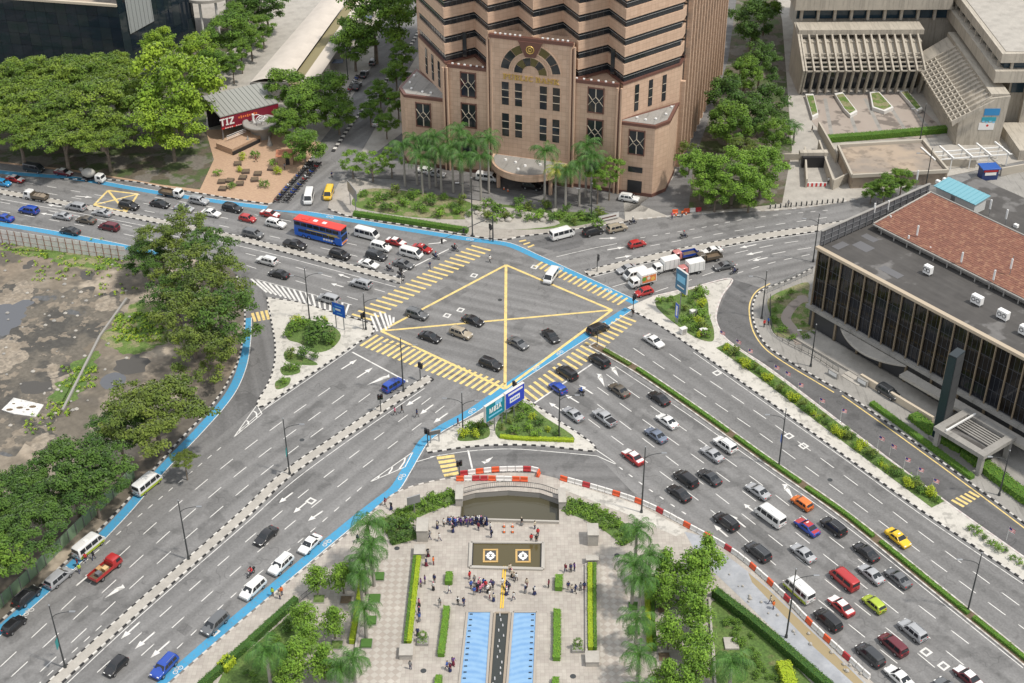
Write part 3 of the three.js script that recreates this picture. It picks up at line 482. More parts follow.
V.pickup = makeVehicle('pickup', { L: 5.1, W: 1.84, belt: 1.06, r: .37, yb: .34, wheels: [1.6, -1.45], lampY: .85, prof: [[2.52, .6], [2.49, .85], [2.3, 1.0], [1.35, 1.1], [.8, 1.65], [.4, 1.74], [-.5, 1.72], [-.72, 1.62], [-.86, 1.14], [-.9, 1.1], [-2.5, 1.1], [-2.55, .6]], glass: { ws: [1.3, 1.12, .85, 1.6], rw: [-.83, 1.2, -.76, 1.56], sides: [[1.15, .4, .75, .36], [.32, -.6, .3, -.55]] }, extra: [r => part('load_bed', box2(-2.4, -.98, 1.125, 1.135, -.72, .72), M.blk, r)] });
// minibus with high roof and coloured skirt
V.minibus = makeVehicle('minibus', { L: 5.4, W: 1.9, belt: 1.2, r: .34, yb: .3, taper: .12, wheels: [1.7, -1.55], lampY: .85, prof: [[2.66, .6], [2.63, .95], [2.5, 1.15], [1.75, 2.1], [1.4, 2.24], [-2.4, 2.22], [-2.64, 2.1], [-2.7, .6]], winTop: 1.95, glass: { ws: [2.45, 1.24, 1.82, 2.02], rw: [-2.68, 1.35, -2.66, 2.0], sides: [[2.1, 1.3, 1.8, 1.25], [1.15, .0], [-.1, -1.25], [-1.35, -2.35]] }, extra: [r => part('skirt_band', [-1, 1].map(s => box(4.9, .42, .02, -.1, .62, s * .955)), paintSlot2, r), r => part('roof_vent', rbox(.7, .12, .6, .04, -.4, 2.29, 0), M.wht, r)] });
function cabTruck(kind) {
  const root = makeVehicle(kind === 'box' ? 'box_truck' : 'flatbed_truck', { L: 1.9, W: 1.85, belt: 1.25, r: .37, yb: .4, taper: .12, wheels: [.1], lampY: .75, prof: [[.95, .6], [.93, 1.1], [.85, 1.25], [.6, 1.95], [.3, 2.08], [-.8, 2.06], [-.92, 1.9], [-.95, .6]], winTop: 1.85, glass: { ws: [.83, 1.32, .63, 1.88], rw: null, sides: [[.6, -.3, .5, -.3]] } });
  root.children.forEach(c => { c.position.x += 1.75; });
  const f = part('chassis', [box(4.9, .2, .8, -.35, .62, 0)], M.blk, root);
  for (const s of [-1, 1]) addWheel(root, -1.55, s * .78, .37, .34);
  if (kind === 'box') { part('cargo_box', rbox(3.5, 2.1, 1.95, .04, -1.05, 1.82, 0), paintSlot2, root); part('cargo_trim', [-1, 1].flatMap(s => [0, 1, 2, 3].map(i => box(.05, 1.95, .02, -2.5 + i * .97, 1.8, s * .985))), M.steel, root); }
  else { part('bed_floor', box(3.6, .12, 1.95, -1.05, .8, 0), M.soil, root); part('bed_side', [box(3.6, .5, .05, -1.05, 1.1, .97), box(3.6, .5, .05, -1.05, 1.1, -.97), box(.05, .5, 1.9, -2.83, 1.1, 0), box(.06, .9, 1.9, .72, 1.3, 0)], paintSlot2, root); }
  return root;
}
V.boxtruck = cabTruck('box'); V.flatbed = cabTruck('flat');
// cement mixer truck with a rounded grey drum
{
  const r = cabTruck('flat'); r.name = 'mixer_truck'; r.children.filter(c => c.name === 'bed_side' || c.name === 'bed_floor').forEach(c => r.remove(c));
  const g = new THREE.LatheGeometry([[.3, -1.75], [.75, -1.3], [1.12, -.2], [1.0, .7], [.55, 1.5], [.0, 1.55]].map(p => new THREE.Vector2(...p)), 18); g.rotateZ(-Math.PI / 2 + .16); g.translate(-1.2, 1.95, 0); part('drum', g, mat([.38, .37, .34], .7), r); part('hopper', cyl(.25, .5, .7, -3.0, 2.0, 0, 10), M.steel, r); V.mixer = r;
}
// red and blue double-deck coach
{
  const root = new THREE.Group(); root.name = 'double_deck_bus'; const L = 11.6, Wd = 2.5;
  const blu = mat([.015, .12, .55], .4), redm = mat([.62, .05, .035], .45), yel = mat([.72, .52, .02], .5);
  part('lower_body', rbox(L, 1.9, Wd, .12, 0, 1.3, 0), blu, root); part('upper_body', rbox(L - .1, 1.75, Wd - .04, .14, 0, 3.05, 0), mat([.05, .12, .38], .4), root);
  part('roof', [rbox(L - .02, .3, Wd + .03, .12, 0, 4.0, 0), rbox(1.6, .14, 1.3, .05, -3.4, 4.2, 0)], redm, root); part('roof_hatch', [box(.9, .08, .8, 1.2, 4.18, 0), box(.9, .08, .8, -1, 4.18, 0)], M.wht, root);
  for (const s of [-1, 1]) { for (let i = 0; i < 7; i++) part('upper_window', box(1.42, .85, .02, -4.85 + i * 1.56, 3.32, s * 1.245), M.glass, root); for (let i = 0; i < 6; i++) part('lower_window', box(1.42, .75, .02, -4.0 + i * 1.5, 1.78, s * 1.262), M.glass, root); part('stripe', [box(7.5, .16, .02, 1.2, 2.42, s * 1.266, 0, 0, .02), box(3, .1, .02, 3.9, 2.2, s * 1.266)], yel, root); part('lettering', [0, 1, 2, 3].map(i => box(.5, .42, .02, 1.6 + i * .62, 1.05, s * 1.268, 0, 0, .2)), M.wht, root); }
  part('windscreen', [box(.03, 1.15, 2.2, L / 2 + .005, 1.85, 0), box(.03, 1.05, 2.2, L / 2 - .045, 3.35, 0)], M.glass, root); part('front_panel', box(.03, .5, 2.1, L / 2 + .008, .8, 0), mat([.6, .2, .03], .4), root); part('rear_window', box(.03, .8, 1.9, -L / 2 + .04, 3.3, 0), M.glass, root);
  for (const s of [-1, 1]) { part('headlight', rbox(.06, .2, .35, .03, L / 2 + .01, .72, s * .95), M.lampW, root); part('tail_light', rbox(.06, .4, .2, .03, -L / 2 - .01, 1.0, s * 1.05), M.lampR, root); part('mirror', rbox(.12, .4, .2, .04, L / 2 + .25, 2.2, s * 1.35), M.blk, root); for (const x of [3.9, -2.2, -3.5]) addWheel(root, x, s * 1.13, .48, .28); }
  V.bus = root;
}
// motorcycle
{
  const root = new THREE.Group(); root.name = 'motorcycle';
  for (const x of [.62, -.6]) { const g = new THREE.Group(); g.name = 'wheel'; g.position.set(x, .29, 0); root.add(g); part('tyre', new THREE.TorusGeometry(.24, .055, 6, 14), M.rubber, g); part('rim', (() => { const c = new THREE.CylinderGeometry(.07, .07, .12, 8); c.rotateX(Math.PI / 2); return merge([c, bar([-.2, 0, 0], [.2, 0, 0], .025), bar([0, -.2, 0], [0, .2, 0], .025)]); })(), M.rim, g); }
  part('fairing', [loft([[.45, .1, .62, .95], [.25, .14, .45, .82], [0, .12, .4, .62], [-.3, .13, .42, .68], [-.62, .1, .6, .8]].map(q => [[0, q[2]], [q[1], q[2] + .05], [q[1], q[3] - .05], [0, q[3]], [-q[1], q[3] - .05], [-q[1], q[2] + .05]].map(p => new THREE.Vector3(q[0], p[1], p[0]))))], paintSlot, root);
  part('seat', rbox(.72, .1, .26, .045, -.3, .79, 0), M.blk, root); part('engine', rbox(.4, .24, .24, .05, .02, .38, 0), M.steel, root);
  part('fork', [rod([.62, .29, .07], [.42, .92, .07], .025), rod([.62, .29, -.07], [.42, .92, -.07], .025)], M.steel, root); part('handlebar', [rod([.4, 1.0, -.34], [.4, 1.0, .34], .018), rod([.42, .9, 0], [.4, 1.0, 0], .03)], M.blk, root);
  part('headlight', rbox(.1, .14, .18, .04, .52, .86, 0), M.lampW, root); part('tail_light', rbox(.06, .08, .16, .02, -.74, .74, 0), M.lampR, root); part('mirror', [rod([.38, 1.0, .25], [.36, 1.16, .3], .01), rod([.38, 1.0, -.25], [.36, 1.16, -.3], .01), rbox(.03, .08, .12, .02, .36, 1.18, .32), rbox(.03, .08, .12, .02, .36, 1.18, -.32)], M.blk, root); part('exhaust', rod([-.1, .28, .15], [-.75, .36, .17], .04), M.steel, root);
  part('top_box', rbox(.34, .28, .36, .05, -.72, .98, 0), M.blk, root); V.bike = root;
}
const typeWord = { sedan: 'sedan', taxi: 'taxi', hatch: 'hatchback', suv: 'SUV', mpv: 'people carrier', van: 'van', pickup: 'pickup', minibus: 'minibus', boxtruck: 'box truck', flatbed: 'flatbed truck', mixer: 'cement mixer truck', bus: 'double-deck bus', bike: 'motorcycle' };
const catWord = { ...typeWord, suv: 'car', sedan: 'car', hatch: 'car', mpv: 'car', boxtruck: 'truck', flatbed: 'truck', mixer: 'truck', bus: 'bus' };
function vehicle(type, color, px, py, dir, where, o = {}) {
  const src = V[type], p = at(px, py, o.h ?? (type === 'bike' ? .5 : .6)); p.y = o.y ?? .02;
  const r = src.clone(); r.name = numbered(src.name); r.userData = {}; scene.add(r); r.position.copy(p); r.rotation.y = -Math.atan2(dir.z, dir.x);
  const c1 = paint(PC[color] || color), c2 = paint(PC[o.c2 || 'white']);
  r.traverse(m => { if (m.isMesh) { if (m.material === paintSlot) m.material = c1; else if (m.material === paintSlot2) m.material = c2; } });
  if (o.pic) for (const s of [-1, 1]) { part('picture_panel', box(3.1, 1.5, .02, -1.05, 1.75, s * 1.0), mat([.62, .2, .07], .5), r); part('picture_leaf', new THREE.CircleGeometry(.5, 12).translate(.1, 1.9, s * 1.015), mat([.12, .3, .05], .5), r); part('picture_fruit', new THREE.CircleGeometry(.45, 12).translate(-1.9, 1.6, s * 1.015), mat([.7, .42, .1], .5), r); part('picture_fruit', new THREE.CircleGeometry(.38, 12).translate(-.9, 1.95, s * 1.016), mat([.66, .6, .5], .5), r); }
  tag(r, o.label || `${o.adj || color} ${typeWord[type]} ${where}`, catWord[type], o.group, o.share); return r;
}
// direction of travel taken from the lane lines
const laneDir = (px) => { const path = smooth(ats(px), 6); return p => { let b = 0, bd = 1e9; path.forEach((q, i) => { const d = q.distanceTo(p); if (d < bd) { bd = d; b = i; } }); return path[Math.min(path.length - 1, b + 2)].clone().sub(path[Math.max(0, b - 2)]).normalize(); }; };
const roadDir = {
  A: laneDir([[-40, 724], [54, 684], [128, 617], [245, 514], [285, 476], [345, 434], [430, 378]]), B: laneDir([[1023, 659], [930, 584], [843, 514], [767, 461], [637, 370], [592, 340]]),
  C: laneDir([[0, 192], [125, 215], [256, 243], [402, 282], [450, 297]]), D: laneDir([[860, 222], [767, 236], [700, 248], [640, 261], [560, 283]]),
};
function row(list, rd, sgn, where, group) { for (const [t, c, x, y, o] of list) { const d = roadDir[rd](at(x, y)).multiplyScalar(sgn); if (o && o.turn) d.applyAxisAngle(new THREE.Vector3(0, 1, 0), o.turn); vehicle(t, c, x, y, d, where, { group, ...(o || {}) }); } }
row([['minibus', 'white', 147.5, 485, { c2: 'green', adj: 'white and green', label: 'white and green minibus parked under the spreading tree' }], ['minibus', 'white', 89, 547, { c2: 'green', label: 'white and green minibus pulled up by the roadside workers' }], ['flatbed', 'red', 106, 570, { c2: 'red', label: 'red flatbed truck carrying goods in the nearside lane' }], ['mpv', 'silver', 59, 578], ['suv', 'black', 27, 597], ['hatch', 'black', 14, 625], ['mpv', 'blue', 393.5, 385]], 'A', 1, 'driving up the lower left road', 'vehicles driving up the lower left road');
row([['sedan', 'black', 266, 536], ['sedan', 'white', 310, 544, { label: 'white sedan stopped on the blue strip beside the plaza' }], ['suv', 'white', 281, 565], ['mpv', 'white', 253, 589], ['mpv', 'grey', 215, 624], ['suv', 'blue', 164.5, 667], ['hatch', 'black', 116, 666], ['bike', 'dark', 251, 573]], 'A', -1, 'driving down the lower left road', 'vehicles driving down the lower left road');
row([['suv', 'black', 599.5, 361], ['mpv', 'black', 567, 373], ['hatch', 'blue', 558, 388], ['bike', 'dark', 581, 392], ['sedan', 'brown', 619, 390], ['sedan', 'black', 659, 398], ['sedan', 'silver', 573, 414], ['pickup', 'silver', 604.5, 418], ['sedan', 'white', 667, 421], ['sedan', 'bluegrey', 656, 435, { adj: 'blue-grey' }], ['suv', 'white', 725, 445], ['sedan', 'silver', 712, 454], ['taxi', 'red', 633, 457, { adj: 'red and white' }], ['mpv', 'black', 686, 479], ['sedan', 'dark', 709.5, 477, { adj: 'charcoal' }], ['sedan', 'black', 679, 493], ['sedan', 'silver', 758, 491], ['minibus', 'white', 770, 517], ['suv', 'black', 726, 522], ['suv', 'dark', 758, 552, { adj: 'charcoal' }],
['taxi', 'blue', 807, 527, { c2: 'red', adj: 'blue and red' }], ['suv', 'black', 833.5, 527], ['sedan', 'silver', 803, 553], ['sedan', 'black', 866, 552], ['sedan', 'silver', 871, 574], ['sedan', 'grey', 898, 578], ['van', 'red', 844, 580], ['minibus', 'white', 798.5, 591, { c2: 'green', adj: 'white and green' }], ['taxi', 'red', 841, 606, { adj: 'red and white' }], ['hatch', 'green', 874, 604, { adj: 'lime green' }], ['mpv', 'black', 828, 620], ['suv', 'silver', 912.5, 631], ['mpv', 'maroon', 893, 645], ['mpv', 'dark', 870, 655, { adj: 'charcoal' }], ['sedan', 'white', 899, 677], ['taxi', 'maroon', 968, 677, { adj: 'maroon and white' }], ['sedan', 'grey', 949, 689], ['hatch', 'orange', 802, 503]], 'B', 1, 'queuing on the lower right road', 'vehicles queuing on the lower right road');
row([['taxi', 'yellow', 898, 538, { c2: 'yellow' }], ['sedan', 'white', 654, 341]], 'B', -1, 'driving out along the lower right road', 'vehicles leaving by the lower right road');
row([['hatch', 'skyblue', 3, 183, { adj: 'sky blue' }], ['taxi', 'red', 15, 179, { adj: 'red and white' }], ['van', 'dark', 34, 169, { adj: 'dark' }], ['taxi', 'maroon', 63.5, 172.5, { adj: 'maroon and white' }], ['mixer', 'white', 94, 179], ['flatbed', 'white', 172, 194, { c2: 'brown', adj: 'white cab, brown bed' }], ['suv', 'silver', 199, 201], ['sedan', 'black', 160, 204], ['sedan', 'silver', 184, 208], ['sedan', 'white', 211, 213], ['suv', 'black', 232.5, 208.5], ['hatch', 'red', 247.5, 218.5], ['mpv', 'grey', 253, 234], ['taxi', 'red', 270, 214, { adj: 'red and white' }], ['suv', 'white', 276, 224],
['bus', 'blue', 320.5, 231, { h: 2, label: 'blue double-deck bus with red roof' }], ['pickup', 'black', 295, 245], ['suv', 'black', 340, 255], ['minibus', 'white', 367, 235, { c2: 'white' }], ['taxi', 'red', 396, 242, { adj: 'red and white' }], ['taxi', 'red', 422, 248.5, { c2: 'red', adj: 'all red' }], ['mpv', 'white', 381, 247], ['van', 'white', 411.5, 254], ['suv', 'dark', 376.5, 256, { adj: 'charcoal' }], ['sedan', 'white', 368.5, 264], ['sedan', 'grey', 403.5, 264], ['suv', 'black', 129, 206], ['bike', 'dark', 390, 269], ['bike', 'dark', 401, 275], ['bike', 'dark', 436, 257], ['bike', 'dark', 455, 249]], 'C', 1, 'waiting on the upper left road', 'vehicles heading in along the upper left road');
row([['flatbed', 'white', 36, 197, { c2: 'brown', adj: 'white cab, sandy load' }], ['suv', 'blue', 29, 210.5], ['sedan', 'blue', 4, 218], ['sedan', 'silver', 62.5, 216], ['mpv', 'silver', 76, 207], ['sedan', 'brown', 86, 220], ['sedan', 'silver', 102, 213], ['sedan', 'dark', 70, 231, { adj: 'charcoal' }], ['mpv', 'maroon', 109, 227], ['bike', 'dark', 221, 259], ['suv', 'white', 267, 261], ['sedan', 'black', 279, 274], ['suv', 'silver', 361, 284], ['mpv', 'silver', 328.5, 299]], 'C', -1, 'leaving along the upper left road', 'vehicles leaving by the upper left road');
row([['minibus', 'white', 562, 235], ['suv', 'black', 593, 232], ['suv', 'beige', 617, 228.5], ['hatch', 'red', 637, 244], ['bike', 'dark', 684, 236], ['bike', 'dark', 633, 222]], 'D', -1, 'leaving along the upper right road', 'vehicles leaving by the upper right road');
row([['sedan', 'silver', 627, 269], ['van', 'white', 635, 275], ['boxtruck', 'white', 665, 266, { h: 1.2 }], ['boxtruck', 'white', 642, 280, { h: 1.2, pic: 1, label: 'small white truck with orange picture panels on its box' }], ['hatch', 'red', 644, 292], ['boxtruck', 'pink', 690, 268.5, { h: 1.2, adj: 'pink cab, white' }], ['flatbed', 'brown', 708, 258.5, { c2: 'brown' }], ['sedan', 'white', 712, 251], ['sedan', 'grey', 724, 266], ['bike', 'dark', 734, 272], ['flatbed', 'pink', 684, 256, { c2: 'blue', adj: 'pink cab, blue' }]], 'D', 1, 'waiting on the upper right road', 'vehicles waiting on the upper right road');
const pd = (a, b) => at(...b).sub(at(...a)).normalize();
[['suv', 'grey', 417, 314.5, [0, 0], [26, 8]], ['sedan', 'black', 473, 320.5, [0, 0], [22, 8]], ['sedan', 'black', 430, 337, [0, 0], [26, 9]], ['suv', 'beige', 461, 333.5, [0, 0], [22, 8]], ['suv', 'black', 491, 364.5, [0, 0], [24, 9]], ['sedan', 'black', 551, 336, [0, 0], [16, 15]], ['sedan', 'grey', 518, 343, [0, 0], [20, 11]], ['van', 'white', 551, 277, [0, 0], [-11, 16]], ['mpv', 'black', 598, 329, [0, 0], [22, -9]]].forEach(([t, c, x, y, a, b]) => vehicle(t, c, x, y, pd([x + a[0], y + a[1]], [x + b[0], y + b[1]]), 'crossing the yellow box junction', { group: 'vehicles inside the junction' }));
vehicle('minibus', 'white', 309, 198, pd([313, 180], [307, 208]), 'coming down the side street', {}); vehicle('van', 'yellow', 329, 194, pd([334, 178], [325, 205]), 'coming down the side street');
vehicle('van', 'white', 487, 178.5, pd([470, 176], [500, 180]), 'parked before the tan bank', { y: .11 }); vehicle('suv', 'black', 532, 187, pd([500, 182], [540, 189]), 'under the bank entrance canopy', { y: .11 }); vehicle('suv', 'white', 629, 199, pd([600, 195], [640, 201]), 'by the bank corner entrance', { y: .11 }); vehicle('sedan', 'white', 426, 171, pd([400, 168], [440, 173]), 'behind the palms at the bank', { y: .11 }); vehicle('sedan', 'silver', 436, 174, pd([400, 168], [440, 173]), 'behind the palms at the bank', { y: .11 });
vehicle('suv', 'dark', 888, 393, pd([870, 382], [905, 404]), 'parked in the office porch', { y: .14, adj: 'dark' });
[['sedan', 'dark', 364, 74], ['sedan', 'black', 357, 86], ['hatch', 'grey', 373, 62]].forEach(a => vehicle(a[0], a[1], a[2], a[3], pd([352, 96], [374, 60]), 'parked along the side street by the arcade', { y: .04 }));
[['sedan', 'dark', 393, 96], ['hatch', 'white', 377, 122], ['sedan', 'black', 407, 75]].forEach(a => vehicle(a[0], a[1], a[2], a[3], pd([372, 126], [400, 86]), 'parked beside the bank wall', { y: .04 }));
vehicle('sedan', 'white', 716, 35, pd([700, 36], [730, 34]), 'in the lane between the bank and the trees', { y: .11 });
// loads carried on the flatbeds
for (const [x, y, rd, sg, kind] of [[106, 570, 'A', 1, 'crate'], [36, 197, 'C', -1, 'tarp']]) {
  const d = roadDir[rd](at(x, y)).multiplyScalar(sg), p = at(x, y, .6).addScaledVector(d, -1.0), a = -Math.atan2(d.z, d.x);
  if (kind === 'tarp') { const t = thing('sand_load', 'sandy tarpaulined load on the truck leaving by the upper left road', 'load', [p.x, .9, p.z], a); part('heap', loft([[1.6, .5, .25], [.9, .85, .75], [-.6, .88, .8], [-1.6, .6, .35]].map(q => [[-q[1], 0], [-q[1] * .9, q[2] * .6], [0, q[2]], [q[1] * .9, q[2] * .6], [q[1], 0]].map(v => new THREE.Vector3(q[0], v[1], v[0])))), M.dirt, t); part('rope', [box(.05, .05, 1.7, .3, .82, 0), box(.05, .05, 1.7, -.6, .84, 0)], M.blk, t).userData.kind = 'stuff'; }
  else for (const [dx, dz, c, l] of [[.7, .3, [.5, .36, .18], 'pale wooden crate'], [.2, -.45, [.36, .22, .1], 'brown wooden crate'], [-.6, .2, [.12, .12, .13], 'dark wooden crate']]) { const t = thing('wooden_crate', l + ' on the red flatbed truck', 'crate', [p.x + d.x * dx - d.z * dz, .88, p.z + d.z * dx + d.x * dz], a); part('body', box(.75, .6, .7, 0, .3, 0), mat(c, .9), t); part('lid', box(.8, .05, .75, 0, .625, 0), mat(mul(c, 1.15), .9), t); }
}
// parked motorcycles along the side street
reseed(77);
{ const cs = ['dark', 'black', 'maroon', 'grey', 'black', 'blue', 'white', 'red']; const pth = ats([[272, 203], [283, 190], [296, 176], [308, 163]]), L = lengthAt(pth), tot = L[3];
  for (const [off, n] of [[0, 17], [2.0, 15]]) for (let i = 0; i < n; i++) { const q = along(pth, tot * (i + .5) / n, L), nrm = new THREE.Vector3(q.d.z, 0, -q.d.x); if (nrm.x > 0) nrm.negate(); const p = q.p.clone().addScaledVector(nrm, -off - .9); const [x, y] = toPic(p); vehicle('bike', pick(cs), x, y, nrm.clone().applyAxisAngle(new THREE.Vector3(0, 1, 0), rr(-.2, .2)), '', { h: 0, y: .04, label: 'motorcycle in the packed parking row beside the brick forecourt', group: 'motorcycles parked along the side street', share: true }); }
  const p2 = ats([[352, 94], [362, 78]]); for (let i = 0; i < 8; i++) { const p = p2[0].clone().lerp(p2[1], i / 7); const [x, y] = toPic(p); vehicle('bike', pick(cs), x - 4, y, pd([350, 90], [340, 88]), '', { h: 0, y: .04, label: 'motorcycle parked by the arcade roof along the side street', group: 'motorcycles by the arcade', share: true }); }
}
// ---------------------------------------------------------------- tan granite bank tower
const P3 = (x, y, z) => new THREE.Vector3(x, y, z);
function prism(pts, y0, y1) { return slab(pts.map(p => P3(p[0], 0, -p[1])), y1, y0); } // local plan (u, v away from street)
function inset(pts, d) { // offset a closed plan inward (clockwise or not decided by area)
  const n = pts.length; let A = 0; for (let i = 0; i < n; i++) { const a = pts[i], b = pts[(i + 1) % n]; A += a[0] * b[1] - b[0] * a[1]; } const s = A > 0 ? 1 : -1;
  return pts.map((p, i) => { const a = pts[(i + n - 1) % n], b = pts[(i + 1) % n]; const e1 = [p[0] - a[0], p[1] - a[1]], e2 = [b[0] - p[0], b[1] - p[1]], l1 = Math.hypot(...e1), l2 = Math.hypot(...e2); const n1 = [-e1[1] / l1 * s, e1[0] / l1 * s], n2 = [-e2[1] / l2 * s, e2[0] / l2 * s]; const k = 1 + n1[0] * n2[0] + n1[1] * n2[1]; return [p[0] + d * (n1[0] + n2[0]) / k, p[1] + d * (n1[1] + n2[1]) / k]; });
}
const font = await new FontLoader().loadAsync('fonts/droid/droid_serif_bold.typeface.json'), fontSans = await new FontLoader().loadAsync('fonts/droid/droid_sans_bold.typeface.json');
function text(str, size, depth, f = font, width) { const g = new TextGeometry(str, { font: f, size, depth, curveSegments: 3 }); g.computeBoundingBox(); const b = g.boundingBox; g.translate(-(b.min.x + b.max.x) / 2, -(b.min.y + b.max.y) / 2, 0); if (width) g.scale(width / (b.max.x - b.min.x), 1, 1); return g; }
{
  const bank = thing('bank_tower', 'tan granite bank tower with zigzag window bands and arched portal', 'building', [23.6, 0, -273.5], THREE.MathUtils.degToRad(-17.5));
  const tower = [[9.5, 75], [9.5, 15], [0, 1], [-5, 6.8], [-10, 1], [-15, 6.8], [-20, 1], [-25, 6.8], [-30, 1], [-35, 6.8], [-40, 1], [-51, 14], [-51, 75]];
  const lin = inset(tower, .35), lin2 = inset(tower, .02), out = inset(tower, -.18);
  part('lower_wall', prism(tower, 0, 25.2), M.tan, bank); part('ledge', prism(out, 25.2, 25.65), M.brown, bank);
  const FL = 4.05; for (let i = 0; i < 10; i++) {
    const y = 25.65 + i * FL; const wb = part('window_band', prism(lin, y, y + 1.72), M.glass, bank);
    part('spandrel', prism(tower, y + 1.72, y + FL), M.tan, bank);
    // mullions, sill rail and transom follow every visible face
    const bars = [], rails = []; for (let k = 1; k < tower.length - 2; k++) { const a = lin[k], b = lin[k + 1], L = Math.hypot(b[0] - a[0], b[1] - a[1]), n = Math.max(2, Math.round(L / 1.55)); for (let j = 1; j < n; j++) { const t = j / n; bars.push(box(.09, 1.7, .09, a[0] + (b[0] - a[0]) * t, y + .86, -(a[1] + (b[1] - a[1]) * t))); } const o = inset(tower, .16), c = o[k], d = o[k + 1]; rails.push(bar([c[0], y + 1.15, -c[1]], [d[0], y + 1.15, -d[1]], .06)); }
    const mb = part('mullions', bars, M.pole, wb); mb.userData.kind = 'stuff'; part('transom_rail', rails, M.rail, wb).userData.kind = 'stuff';
  }
  part('roof', prism(tower, 25.65 + 10 * FL, 25.65 + 10 * FL + .8), M.brown, bank);
  // right flank fins running away from the street
  for (let i = 0; i < 15; i++) { const f = part('flank_fin', box(1.3, 66 - (i < 1 ? 45 : 0), .9, 9.9, (66 - (i < 1 ? 45 : 0)) / 2, -(16.5 + i * 3.9)), M.tan, bank); }
  for (let i = 0; i < 15; i++) part('flank_window', box(.2, 62, 1.1, 9.55, 33, -(18.5 + i * 3.9)), M.glass, bank);
  for (let i = 0; i < 15; i++) part('flank_fin', box(1.3, 66, .9, -51.4, 33, -(16.5 + i * 3.9)), M.tan, bank);
  // portal and shoulders
  const blocks = [['portal', -29.2, -10.9, 33.2, -.6], ['shoulder', -39, -29.25, 25.0, 0], ['shoulder', -10.85, -.9, 25.0, 0]];
  for (const [nm, a, b, h, v0] of blocks) { part(nm, prism([[a, v0], [b, v0], [b, nm === 'portal' ? 4.5 : 7], [a, nm === 'portal' ? 4.5 : 7]], .9, h), M.tan, bank); part('cornice', prism([[a - .15, v0 - .2], [b + .15, v0 - .2], [b + .15, v0 + .7], [a - .15, v0 + .7]], h, h + .75), M.brown, bank); part('plinth', prism([[a - .1, v0 - .12], [b + .1, v0 - .12], [b + .1, 3], [a - .1, 3]], 0, .9), M.brown, bank); }
  const lowR = [[0, 0], [7.6, 0], [9.9, 3.6], [9.9, 13], [-.6, .6]], lowL = [[-40.2, 0], [-49.6, 0], [-51.9, 3.2], [-51.9, 14], [-40.2, 3]];
  for (const q of [lowR, lowL]) { part('corner_block', prism(q, .9, 16.6), M.tan, bank); part('cornice', prism(inset(q, -.18), 16.6, 17.25), M.brown, bank); part('terrace', prism(inset(q, .5), 17.25, 17.28), M.concGrey, bank); part('plinth', prism(inset(q, -.1), 0, .9), M.brown, bank); }
  for (const u of [-29.3, -10.8, -39.6, -.4]) { for (const d of [-.45, .45]) part('pilaster', cyl(.28, .28, u === -29.3 || u === -10.8 ? 33 : 25, u + d, 0, .45, 10), M.tan, bank); part('groove', box(.3, u === -29.3 || u === -10.8 ? 32 : 24.5, .3, u, 12.5 + (u === -29.3 || u === -10.8 ? 4 : 0), .2), M.brown, bank); }
  // tall portal windows, each with two transoms
  for (const u of [-25.7, -22.7, -17.1, -14.2]) for (const [y0, y1] of [[18.1, 23.4], [10.6, 16]]) { const w = part('window', box(1.65, y1 - y0, .12, u, (y0 + y1) / 2, .6), M.glass, bank); part('frame', [box(.1, y1 - y0, .16, u - .85, (y0 + y1) / 2, .62), box(.1, y1 - y0, .16, u + .85, (y0 + y1) / 2, .62)], M.tan, w); for (const t of [.33, .66]) part('transom', box(1.65, .12, .1, u, y0 + (y1 - y0) * t, .7), M.cream, w); }
  // arch: half-round fan light and outer ring of panes
  const ringPane = (r0, r1, a0, a1, m) => { const s = new THREE.Shape(); s.absarc(0, 0, r1, a0, a1, false); s.absarc(0, 0, r0, a1, a0, true); return new THREE.ExtrudeGeometry(s, { depth: .12, bevelEnabled: false, curveSegments: 6 }).translate(-20, 25.9, .62); };
  const olive = mat([.10, .085, .03], .2);
  for (let i = 0; i < 6; i++) part('fan_pane', ringPane(1.9, 3.7, Math.PI * (i + .04) / 6, Math.PI * (i + .96) / 6), i % 2 ? M.glass : olive, bank);
  for (const s of [0, 1]) for (let i = 0; i < 3; i++) { const a0 = .12 + i * .37, a1 = a0 + .34; part('arch_pane', s ? ringPane(4.9, 6.7, Math.PI - a1, Math.PI - a0) : ringPane(4.9, 6.7, a0, a1), i === 2 ? olive : M.glass, bank); }
  part('arch_rib', [ringPane(3.7, 3.95, 0, Math.PI), ringPane(6.7, 6.95, .08, 1.3), ringPane(6.7, 6.95, Math.PI - 1.3, Math.PI - .08), ringPane(4.65, 4.9, .08, 1.3), ringPane(4.65, 4.9, Math.PI - 1.3, Math.PI - .08)].map(g => g.translate(0, 0, .05)), M.tan, bank).userData.kind = 'stuff';
  { const s = new THREE.Shape(); s.moveTo(-2.7, 33.2); s.lineTo(2.7, 33.2); s.lineTo(1.1, 29.8); s.lineTo(-1.1, 29.8); const k = part('keystone', new THREE.ExtrudeGeometry(s, { depth: .5, bevelEnabled: false }).translate(-20, 0, .55), M.brown, bank); const em = new THREE.TorusGeometry(.85, .14, 6, 8); part('emblem', [em.translate(-20, 31.5, 1.12), new THREE.TorusGeometry(.42, .13, 6, 6).translate(-20, 31.5, 1.12), box(.12, 1.5, .1, -20, 31.5, 1.1)], M.gold, k); }
  part('lettering', text('PUBLIC BANK', 1.15, .2, font, 12.6).translate(-19.9, 24.75, .6), M.gold, bank);
